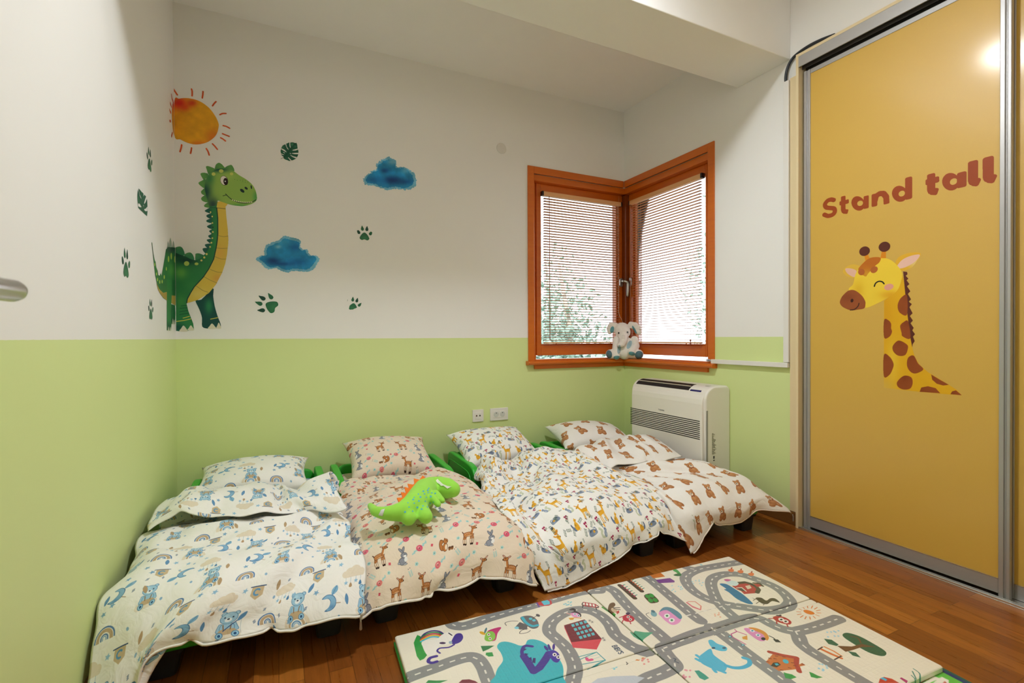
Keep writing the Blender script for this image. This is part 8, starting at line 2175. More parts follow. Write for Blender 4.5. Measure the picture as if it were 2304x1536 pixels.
0,-1,2,17,1,0,0,0,-2,-2,0,-1,0,-1,0,0,0,4,-1,2,2,0,0,-3,0,-1,0,0,-1,0,1,-1,1,0,1,-2,-1,2,0,0,1,0,1,-3,1,-1,-5,1,-1,0,-4,1,2,-1,1,1,1,-1,0,0,-1,1,1,1,-1,-1,-1,2,-2,-1,7,1,0,0,1,2,-3,-2,0,1,-1,0,-2,2,1,-3,1,0,0,1,1,0,0,-1,3,1,-1,0,-2,2,-2,5,19,-1,-3,-2,0,0,-2,0,-2,1,0,0,-2,3,0,0,2,1,-2,3,0,3,-4,1,-1,-4,0,1,0,-2,1,-1,0,0,2,3,-2,6,-1,-1,-2,2,0,-7,1,0,-3,-2,1,2,-2,0,1,-2,-1,2,0,1,1,1,1,1,-1,0,-1,0,-2,7,-1,0,1,0,0,-2,-1,0,-1,1,1,-1,-1,1,-2,0,0,-1,1,1,-3,1,1,1,0,-2,2,-4,0,-1,6,18,1,-2,-3,0,-1,-2,3,0,-1,1,1,-1,3,-2,1,-1,-2,2,-1,1,0,-4,2,1,-6,-1,-2,-2,-1,1,0,2,-1,2,-1,1,3,0,-1,4,-1,2,-2,2,-1,-3,5,-2,-4,-3,1,3,-3,1,5,-2,0,1,-1,1,-1,2,1,-1,-1,-1,1,-2,-2,3,-1,0,1,1,1,-1,0,0,-1,1,1,-4,-1,1,-2,-2,-2,3,1,1,-2,-1,0,-2,-4,-4,3,7,16,2,2,-2,-2,-3,0,3,0,-3,4,-3,1,-3,1,-1,1,0,1,0,0,0,-2,-1,2,-1,-2,-1,-5,-1,0,-4,1,1,2,1,-1,-1,-1,1,7,0,0,4,0,-2,-1,1,1,-5,4,0,-3,-2,0,3,-3,1,5,-1,2,-3,1,-1,0,2,2,-4,-1,-2,1,-3,-1,6,0,1,-2,0,0,-2,1,-1,-2,2,0,-3,-2,1,3,-3,-1,2,-1,1,-4,0,-2,-1,7,13,-2,-1,3,1,-2,-1,0,-2,-1,1,0,-1,0,0,-2,4,3,-4,5,-1,3,-1,-2,0,-1,-1,3,-5,-1,1,-3,1,1,-1,0,-1,-1,-1,-1,1,-1,-1,7,1,3,-1,-1,-2,3,1,0,-4,2,1,-6,0,1,2,-1,-2,7,-2,0,-1,1,1,-6,0,2,0,1,0,0,0,-2,3,-1,1,-4,0,0,0,2,-1,-1,0,1,-2,0,1,1,2,-4,3,6,-1,-4,3,15,0,4,-1,0,-3,0,0,0,1,0,-1,0,-3,0,-1,3,0,-1,6,1,-3,2,-1,2,-4,0,0,0,0,2,-1,-3,1,-3,2,1,-3,1,-1,0,-3,0,3,0,0,2,-2,0,4,-1,-1,1,3,1,-3,1,1,-4,0,-1,1,-1,0,2,-2,-1,3,1,1,-3,2,1,-4,-1,0,-1,0,-2,3,0,1,1,-1,0,-2,0,1,-2,2,-1,-2,4,-2,2,5,-3,3,6,11,5,-5,2,-3,3,3,-1,-1,1,-1,1,-1,0,0,0,1,-3,-1,0,-1,-2,0,2,-1,4,0,1,0,0,0,1,0,1,-1,-2,2,-3,2,1,-2,2,-2,-1,-2,0,1,-2,2,1,-2,-1,5,0,-1,3,1,0,-2,0,0,-3,1,0,-1,1,0,1,-1,-1,1,-2,0,1,0,0,-4,1,2,0,-1,-1,-1,0,1,-3,2,0,0,0,0,0,0,0,3,2,0,2,1,12,-4,-1,3,4,2,1,0,3,-1,-3,0,0,3,-2,-1,1,-1,0,1,1,-1,4,0,-2,1,-1,0,0,2,-1,2,-1,2,0,-2,3,-1,1,-1,-3,2,0,-4,-1,1,-2,-1,2,-1,-2,0,1,0,-1,1,-2,-1,4,1,0,0,0,0,-2,0,0,0,0,2,-1,1,-2,1,0,1,1,0,-1,-4,-2,2,1,0,-1,2,2,0,-4,0,1,1,0,1,3,1,0,1,-2,15,-4,2,-1,1,2,0,-4,1,0,2,2,0,5,-2,-2,5,-1,-1,2,1,-1,2,-2,3,-3,1,0,1,0,-2,2,0,0,3,0,-1,1,0,2,-4,-2,3,-6,2,1,-4,1,0,1,-1,1,1,-2,-1,0,1,-2,-3,-1,2,0,0,1,3,0,-2,0,0,0,-2,-1,1,-1,2,-1,-1,-1,1,1,0,0,0,-1,1,2,0,-1,0,1,-1,-3,0,2,3,0,1,3,-1,16,-1,3,-1,-3,2,0,-1,0,0,3,-1,-2,5,-1,1,2,0,-2,3,0,2,-1,-2,0,-1,2,-3,3,0,0,-1,0,0,1,1,-1,2,-4,2,-3,1,4,-4,1,1,-1,3,0,-4,0,0,1,-2,0,1,1,-1,-2,0,-1,-3,-1,-1,1,-1,1,0,0,-2,-1,0,-2,-4,-1,2,1,-1,1,2,1,-1,0,0,2,1,-2,1,2,-1,1,0,1,0,-1,3,1,2,3,15,1,2,-2,-1,0,-1,2,-2,-1,2,-2,2,0,2,0,-3,1,2,-1,-3,-2,4,3,-3,4,-1,4,-2,-3,0,-4,-1,-1,0,-1,2,1,0,1,0,2,1,2,2,2,-4,0,-2,-1,0,1,-2,1,0,-1,0,-1,3,0,-2,-1,0,-1,-5,0,-2,-2,0,0,1,-1,-2,-3,-2,1,2,0,1,1,0,1,1,-1,0,0,-2,1,0,-1,2,2,-1,0,-1,1,2,1,6,15,3,0,-3,0,-2,-1,0,-2,1,1,-1,0,1,1,2,-3,0,1,-1,1,0,1,-2,-1,0,1,0,0,1,1,-1,-2,-4,-7,-3,1,0,1,4,3,0,2,1,1,0,2,4,0,-4,-1,0,0,-1,0,3,0,-1,-2,0,-1,2,1,-3,-4,1,-1,-3,-2,-1,-1,-1,1,1,0,-4,-1,0,0,0,-1,2,1,-1,2,1,-1,
2,1,-2,2,1,-1,2,-1,-1,0,0,8,14,4,-1,-1,0,-2,-4,2,-2,0,1,-2,2,-1,-2,0,1,2,1,-2,0,2,-3,1,2,-4,-4,-3,-4,-1,-3,1,1,0,-1,0,-3,-5,-1,4,3,1,3,1,1,0,0,0,3,2,3,-1,-2,0,0,0,-1,-1,1,1,-1,-1,1,-1,0,0,-2,-2,0,-1,3,0,-2,-1,-1,-1,-3,0,-4,-1,-2,2,1,-2,5,0,1,0,0,0,1,-1,-2,4,3,0,3,2,7,14,6,1,-2,-4,-2,0,-2,-5,-1,2,-2,1,6,0,-2,-4,-2,3,-3,0,2,-2,-2,-1,-2,-1,-2,-2,-1,-2,-3,0,-5,1,-2,3,2,2,0,-4,1,2,-1,1,4,5,2,2,-1,3,-2,-2,1,-1,-2,0,-1,1,0,-1,-2,0,1,1,2,1,3,-1,-8,-3,-3,3,1,2,0,-1,-2,-4,0,-3,3,-1,2,0,-1,0,1,1,0,2,-1,1,0,2,0,5,5])
DUVET_TEDDY = (30, 38, [839,815,10,12,0,2,10,2,4,7,1,5,6,2,4,7,1,6,6,1,7,7,0,6,9,0,8,8,1,7,9,3,3,4,1,5,8,0,-8,12,0,-5,11,0,-1,12,0,-1,11,0,-2,14,0,-1,12,0,0,13,0,0,11,0,3,10,0,3,10,0,4,12,0,6,16,0,4,19,-3,-1,26,-8,-4,28,-5,-4,26,-1,-6,12,5,-11,-1,8,14,-1,-6,2,0,0,0,0,2,-1,1,-2,1,0,0,0,0,-1,-2,1,-1,1,-3,2,-1,-1,1,-1,-1,-4,-1,5,-1,-4,1,-1,4,-2,-1,2,0,1,-1,-1,0,1,2,0,1,-2,0,0,0,0,-1,-1,-2,0,1,0,-2,1,0,0,1,3,2,1,2,-1,-1,-1,-2,1,1,2,-2,4,0,-1,3,-1,-2,1,-2,8,-3,0,-4,8,15,-3,-3,2,1,-1,0,1,-1,-1,1,1,-1,0,-1,-1,1,0,0,0,0,-2,1,-1,-1,0,-2,-1,1,1,0,0,-3,-1,1,1,1,0,-2,1,-1,-1,2,1,0,-1,-1,0,0,0,1,0,1,0,1,0,1,0,0,0,0,1,2,0,1,-1,-2,1,0,-1,0,2,-1,-1,2,-1,-1,3,1,-3,2,-1,-2,3,-1,-1,1,1,-6,9,14,-3,-2,2,0,-3,-1,3,-2,0,0,-1,-1,2,0,-1,1,0,-1,0,1,0,0,-1,-3,1,0,-2,1,0,1,1,3,1,-1,-3,1,0,0,1,2,0,0,0,0,0,1,0,1,0,2,0,-1,1,0,0,1,-1,1,0,0,1,-1,-1,1,-1,-1,-1,-1,-2,1,1,1,0,-1,-1,-3,1,-1,-2,6,0,-2,1,2,-2,3,-1,-7,8,15,0,1,0,0,-3,0,0,-6,-1,3,0,0,0,0,0,0,1,0,-1,1,-3,2,-1,-2,2,1,0,0,3,-1,-1,-2,0,2,1,1,1,1,2,0,0,0,0,1,1,0,1,-1,0,-1,0,0,-2,0,0,0,0,0,1,-2,1,0,0,1,5,0,2,1,-1,-1,-2,-1,-1,1,0,-2,-2,-1,-3,1,-1,-3,4,0,0,-1,2,0,9,13,-6,0,1,0,1,0,1,-1,0,0,-1,-1,0,0,-2,0,-1,0,1,0,0,1,2,0,1,0,-1,1,-1,-1,1,1,0,1,1,0,0,0,0,0,-1,1,0,-2,0,0,2,0,1,0,1,0,1,-1,0,4,-1,0,0,1,0,-1,0,1,-3,-2,0,-1,0,0,0,-1,0,1,-1,-2,6,0,-3,-2,0,-2,-3,-1,-4,0,-1,1,6,14,-4,3,0,-1,1,-1,0,6,-2,-1,2,-5,1,-2,1,0,-4,1,2,-3,2,1,0,1,0,-1,0,1,0,-1,1,1,-1,-1,-1,1,1,2,-2,0,0,1,1,1,0,-1,-2,1,0,0,-1,1,3,-1,0,-1,0,0,-1,2,0,1,-1,0,-3,0,0,1,-2,1,0,1,-2,1,0,-1,1,-1,-2,0,-1,0,-1,0,-1,0,-1,2,7,7,-1,5,2,-3,0,3,-1,3,-5,-1,0,-2,-1,-2,2,1,-2,2,1,0,1,1,-1,0,1,0,-1,0,-2,0,1,1,0,1,1,0,0,1,1,0,1,-2,0,-1,1,1,0,0,-1,0,-2,0,-1,2,1,-3,1,0,2,-1,0,0,0,0,0,0,-1,-1,1,0,2,-2,-1,0,0,-1,0,-2,-1,0,-1,-1,1,-1,1,1,2,2,12,-1,1,1,3,-4,2,5,-1,0,0,1,-1,0,-2,-2,1,1,2,-1,0,-1,0,-1,-2,0,1,0,0,0,1,0,1,-1,0,1,2,0,1,-1,1,1,0,1,-1,-1,1,0,0,-3,0,0,0,-1,-1,1,1,2,0,0,-2,0,0,0,-1,-1,1,-1,1,0,0,-1,0,0,0,0,-1,0,-1,0,-1,0,1,-2,1,-1,0,0,0,1,15,0,2,0,0,-4,0,2,-1,-2,5,0,-1,2,1,2,-3,1,1,-3,-1,-1,1,0,1,0,0,-1,0,1,-1,0,0,1,2,1,-1,-1,-1,-1,1,0,-1,2,2,3,-5,0,0,1,0,-1,2,0,0,-2,-1,0,1,0,0,-2,0,0,-1,0,0,1,-1,0,0,-1,-1,0,-1,1,1,0,-2,2,0,0,-1,-1,0,0,-1,0,0,-1,13,-1,4,1,0,-2,2,1,-2,-1,3,-1,-2,-1,1,1,0,0,-1,1,0,1,-2,0,0,0,0,1,1,0,-1,4,1,0,-2,0,0,-1,1,0,0,0,2,0,0,0,-2,0,0,-1,1,-1,1,0,-1,2,-1,-1,0,0,1,-2,-1,-1,0,-1,0,-3,0,0,1,-1,-1,3,0,-1,1,-2,1,0,0,0,2,1,-1,1,0,0,0,4,14,-1,-5,-1,-1,1,1,-1,0,0,-1,-1,-2,0,1,0,-1,0,2,0,-1,1,4,1,0,2,0,0,1,0,1,0,-1,-1,-2,0,-1,-2,1,1,2,1,1,-2,0,0,2,0,0,0,-1,0,1,0,0,-1,-1,-2,-3,-1,0,1,0,1,-1,1,-2,3,-2,0,3,0,-1,1,-1,0,-2,0,1,1,1,-1,1,0,0,0,1,0,2,-1,11,-6,-2,2,1,1,1,-1,1,-2,-2,0,0,0,1,1,3,0,1,3,0,1,1,-2,1,1,1,-1,0,1,0,-2,0,0,-2,-1,0,3,-1,0,1,0,-1,0,1,0,4,0,0,-1,0,0,-2,0,0,-2,0,1,-1,1,0,3,-1,-2,1,-3,-1,3,1,-1,0,0,2,-3,-1,0,-2,0,-1,-1,0,0,4,0,1,3,0,0,0,-6,14,-6,2,0,0,2,0,-2,0,-2,-1,2,1,6,-1,0,4,-2,0,1,2,1,-3,
1,0,3,-1,1,0,-1,-1,-4,0,-1,0,0,2,2,1,-1,0,0,0,1,-1,0,-1,0,0,1,0,1,-2,1,-1,-1,0,0,2,-1,-1,2,-1,-1,5,0,-1,0,0,1,-3,-1,0,-3,-1,1,-2,1,1,1,-1,-1,0,1,0,4,0,0,2,-3,14,-4,2,0,-2,1,-3,0,1,1,4,1,2,0,0,0,0,-1,-1,2,-1,0,2,-1,0,-1,-2,0,-2,0,1,-3,1,0,2,0,-1,3,-1,0,-1,1,0,-3,-1,1,0,0,-1,0,0,-1,0,-1,0,1,1,0,5,-1,-3,4,-1,-1,2,1,2,-2,0,1,-3,-2,1,-3,1,0,1,0,0,2,0,1,-2,0,0,-1,1,1,4,0,13,-4,0,-1,2,0,-1,3,-1,0,3,0,1,0,-3,-1,1,-1,-1,1,0,1,-2,0,1,-6,3,1,-3,0,1,2,0,1,4,0,-2,2,0,1,-2,-2,-1,-4,0,-1,-3,1,1,1,0,-1,5,-2,-3,8,-1,-1,2,-1,-1,-1,2,1,-1,1,3,-2,-1,1,-3,2,1,0,-1,-1,1,0,0,1,0,1,0,-2,1,-3,-1,0,-2,-2,12,-2,5,-2,-1,-1,1,0,-3,1,4,-6,-3,6,0,1,0,3,1,-4,2,1,-1,-1,1,-4,0,1,-1,1,-1,4,-2,-2,4,0,1,-1,0,1,-6,0,0,-2,2,0,1,-2,-2,7,-3,-5,4,1,2,1,0,0,0,1,2,-2,1,3,-3,-1,0,-5,1,0,0,0,-1,0,1,2,0,-1,0,3,0,-1,3,-1,-1,-3,-4,0,-4,-3,13,0,-2,-2,-1,1,-1,0,-2,0,2,-2,-1,4,3,1,-4,1,3,-3,-1,-1,1,3,2,2,0,-1,3,-1,-1,2,0,-1,-5,0,1,-6,0,1,0,1,1,4,-3,-3,7,-3,-6,2,1,3,0,1,3,-2,1,0,0,1,2,-3,-1,0,-7,0,0,-2,0,-1,-1,1,1,1,0,0,6,0,0,2,1,-1,2,-1,1,0,1,0,-2,-6,12,2,1,-1,1,-2,-2,-1,-2,-2,0,4,4,-4,2,1,-2,0,0,3,-1,2,2,1,-1,3,0,-1,2,0,-1,-5,0,0,-5,0,0,1,0,2,3,-2,-3,6,-3,-4,3,2,3,-2,2,4,-3,1,-1,1,-1,1,-2,0,-1,-6,0,0,-3,0,1,2,-1,0,-2,0,0,1,1,-1,1,0,0,2,-1,1,2,4,-1,5,1,0,2,2,11,4,-2,2,0,-4,-2,-1,1,1,0,0,-1,0,-1,0,0,2,3,-4,0,0,1,0,-2,4,-1,0,-4,-1,-1,-5,2,2,1,-1,1,4,-1,-4,6,-3,-4,4,2,2,-1,2,5,-5,1,1,0,-1,0,-3,0,-2,-7,1,1,0,-1,0,1,-1,-1,-1,0,1,5,0,1,0,-1,-1,0,0,-1,1,1,1,-1,-1,0,1,1,-1,1,-2,12,6,3,-2,0,-2,2,-1,-1,-1,-1,-3,-2,3,1,3,-2,0,0,-3,2,2,-3,-1,0,-2,-1,-3,-4,1,0,2,1,3,4,1,-1,4,-2,-4,5,0,1,2,1,4,-5,0,1,-2,0,-1,-3,-1,-2,-6,1,1,0,-1,0,-1,0,1,4,0,-1,1,0,1,0,-2,-2,4,2,0,-1,0,1,-5,-1,1,2,0,-1,1,0,0,1,2,13,7,-3,-2,-2,-1,-2,1,-5,-1,-1,2,4,-2,1,1,-2,0,0,0,0,-1,-2,0,-2,-7,0,0,0,2,4,6,0,-1,4,-3,-3,3,-1,-1,1,4,4,-3,2,1,-3,0,-1,-3,-2,-3,-5,0,0,0,-1,2,1,-1,1,2,1,1,3,0,1,0,-1,-2,-1,0,0,2,-1,1,0,2,0,-3,1,-1,-2,-2,1,3,2,-1,4,4,11,7,-7,0,-2,-1,-1,-2,0,2,1,0,2,-1,0,0,-3,0,-1,0,1,-1,-6,0,0,-3,1,2,5,-1,0,5,-5,-5,4,0,-3,0,5,6,-3,3,1,-6,0,0,-3,0,-2,-1,-1,0,1,-2,1,1,0,1,1,0,1,3,-1,0,-1,0,1,2,0,0,2,1,-1,0,-1,0,0,0,1,-2,1,-2,-4,1,0,2,-1,0,3,-3,9,5,1,1,1,-3,0,-2,0,2,-1,3,1,-2,0,1,1,1,1,-3,-3,-4,-5,1,1,0,0,2,6,-5,-6,4,-1,-2,0,5,6,-4,4,1,-6,-2,-2,-4,0,-2,0,0,2,3,0,3,6,0,1,-1,-1,0,2,0,0,-2,0,0,-2,-1,-1,5,0,0,0,0,2,0,0,-1,1,-1,-1,-2,0,0,-4,2,0,-1,-1,1,4,-2,12,6,-5,-1,-1,-1,0,-3,3,2,-3,2,1,-3,1,0,1,-2,-2,-2,0,0,-1,0,0,8,-5,-5,4,-1,-2,-1,5,7,-4,3,3,-5,-2,-4,-6,1,-1,0,1,3,4,-1,1,7,0,1,-3,0,1,3,-1,-1,-1,0,1,-3,1,0,2,0,-1,3,0,0,1,-1,-1,0,0,2,-2,0,-1,-1,-2,1,-2,1,0,-2,0,-1,-1,-5,12,2,-1,2,-1,0,0,1,2,0,0,3,1,-2,-2,-1,-3,-2,-2,-2,1,1,6,-3,-3,6,-2,-3,-1,4,5,-3,2,2,-6,-2,-3,-6,0,0,1,2,4,5,0,2,3,-1,-1,-3,1,-1,0,0,1,3,0,1,1,1,0,0,-1,-2,2,0,1,0,0,-1,1,-2,2,-4,1,-1,-2,-1,0,0,0,2,2,-1,0,-1,-1,-1,1,-4,14,3,-2,0,-3,1,1,2,3,1,1,-1,-2,-1,-2,-1,-5,1,1,1,0,-2,7,-3,-3,2,5,4,-2,1,1,-9,-3,
-3,-6,0,1,2,1,3,7,-1,1,3,-1,0,-2,1,0,-4,0,0,2,1,1,1,2,0,-1,-1,0,4,-2,-1,2,0,0,1,0,1,-1,0,0,-4,0,1,0,-1,0,-3,0,-1,0,-2,0,4,-1,2,2,-5,14,3,1,0,-2,1,0,0,2,-1,0,-3,0,-3,1,-1,2,1,0,6,-2,-2,3,1,1,-2,2,3,-7,-2,0,-7,1,0,3,1,0,4,-1,2,2,-2,1,0,0,-1,-4,0,1,1,0,0,2,2,0,-4,0,0,-2,-1,0,4,-1,1,4,1,-1,-1,0,2,0,0,0,-3,-1,1,-1,1,1,2,0,-1,-2,-1,0,-1,-4,-1,0,-5,10,4,0,1,-3,3,1,-1,-1,0,0,2,0,1,0,0,3,-3,-3,4,-1,0,0,4,6,-7,-1,0,-7,2,0,6,1,-1,7,-1,0,1,-1,0,-5,-1,3,-5,-1,0,0,1,-1,4,0,2,0,0,-1,-3,1,1,0,-1,0,0,0,1,0,0,1,-1,0,0,1,0,0,-2,-1,0,-1,1,1,3,-1,0,1,0,-1,-2,-5,-1,-4,-2,12,1,1,1,0,-2,-1,0,2,2,-1,1,0,2,0,-2,2,-3,-2,3,0,3,-4,1,1,-8,2,1,4,0,-1,8,1,0,1,1,2,-4,-1,1,-3,0,-1,2,0,1,0,-1,1,-3,0,-1,-2,0,1,3,-1,-1,2,0,0,-2,0,2,-4,0,1,-1,-1,0,0,0,-1,1,0,0,-2,-2,0,1,0,0,3,0,3,0,0,-2,-3,-1,13,-3,0,-1,3,1,2,1,1,0,-1,-1,0,-2,-4,-3,7,0,0,0,4,3,-7,0,0,2,1,-1,7,2,2,-3,0,3,-6,-2,-2,-5,2,1,1,1,0,3,2,1,4,-2,0,-4,-1,1,-5,-1,0,3,-1,0,4,0,-1,-2,0,0,-2,0,1,-2,1,1,1,-2,0,2,-2,-1,1,1,0,2,1,1,1,-1,1,0,5,2,-1,1,13,-1,0,1,2,0,1,1,1,0,-2,-2,-3,4,-4,-2,2,3,3,-5,1,1,0,1,0,6,0,0,-4,0,2,-6,-1,-1,-4,3,2,-1,1,-1,-1,3,1,0,0,0,2,1,2,5,-3,0,-2,-2,-1,-2,-1,1,1,0,-1,2,1,-1,-1,-3,0,0,-1,1,-1,2,0,6,1,2,0,2,-2,1,1,-2,1,-1,2,-2,4,3,-1,3,14,2,1,-1,0,1,1,0,-2,-1,1,-5,-3,5,3,2,-1,2,3,-5,0,-2,2,-1,0,-2,-2,2,-6,0,0,-3,2,2,-1,1,1,3,2,1,5,0,2,-1,-1,-1,-1,-1,-2,4,1,1,3,-1,-1,-2,-1,-3,-2,-2,1,2,-1,-3,3,0,1,1,0,0,-1,2,-1,3,3,-1,2,1,0,-5,1,0,1,5,-3,-2,2,1,-2,2,10,4,3,1,-3,0,1,2,-6,-3,4,1,1,1,4,4,-4,3,-1,-2,-1,2,-3,-1,-2,0,-3,1,-4,0,2,-1,1,0,3,0,0,7,0,2,1,2,1,0,1,-1,1,-1,3,-3,-1,-4,4,-2,-4,1,-3,-7,-2,-1,1,2,0,1,1,0,-3,0,0,-2,2,3,0,-2,2,-1,-1,1,1,-1,4,3,-2,2,1,0,-4,6,-1,4,10,1,-1,-1,1,1,-1,3,-2,0,0,2,3,-4,0,-1,-6,-1,1,-1,2,0,2,1,2,1,0,-1,4,-1,0,1,1,2,2,1,1,0,2,0,-2,0,-2,4,-1,1,2,0,-1,-1,-2,-1,0,-3,-7,0,-2,-5,0,1,-6,-3,1,1,1,1,1,-1,-1,-1,1,-2,2,1,2,2,-1,2,5,2,-1,7,-2,1,5,1,1,-1,0,4,11,-1,2,-2,5,2,-2,-1,-1,1,-1,-2,0,-5,0,0,1,-3,-1,2,1,1,1,3,2,2,2,-4,2,-4,-5,1,-1,3,-1,3,8,-4,4,2,-2,2,0,0,-2,-2,4,-2,-8,4,-1,-3,-1,-1,6,0,-1,0,-1,-3,-8,0,-1,-6,-2,2,0,0,3,2,-4,-1,2,2,-3,6,6,0,2,0,3,1,-1,-3,5,0,5,0,2,-7,7,4,9,0,3,1,-1,-2,4,0,-1,-2,-1,2,-1,-1,1,-2,-5,2,-2,-3,0,-1,-1,-2,0,2,2,0,-1,0,1,4,0,-1,5,-2,1,2,0,1,0,-4,3,2,-2,0,-2,3,-2,-8,2,-1,-3,0,2,9,0,0,3,-1,-2,-5,2,-1,-7,-1,1,-2,-2,3,1,-4,0,-1,0,-3,5,6,-3,3,4,4,-4,1,-2,2,4,-10,-1,8,3,0,-6,2,4,4,3,0,1,3,-1,3,1,-2,0,1,0,0,-4,-7,-2,-1,0,0,0,2,1,1,5,0,-4,5,-1,1,-2,1,-2,-4,0,-2,-2,0,0,2,-1,4,4,-2,2,-1,1,1,-7,1,0,0,-3,2,9,3,3,4,-3,-3,-4,2,-3,-2,1,0,-6,0,-1,-2,-2,2,-3,-1,-4,0,5,-1,-1,4,1,-1,1])
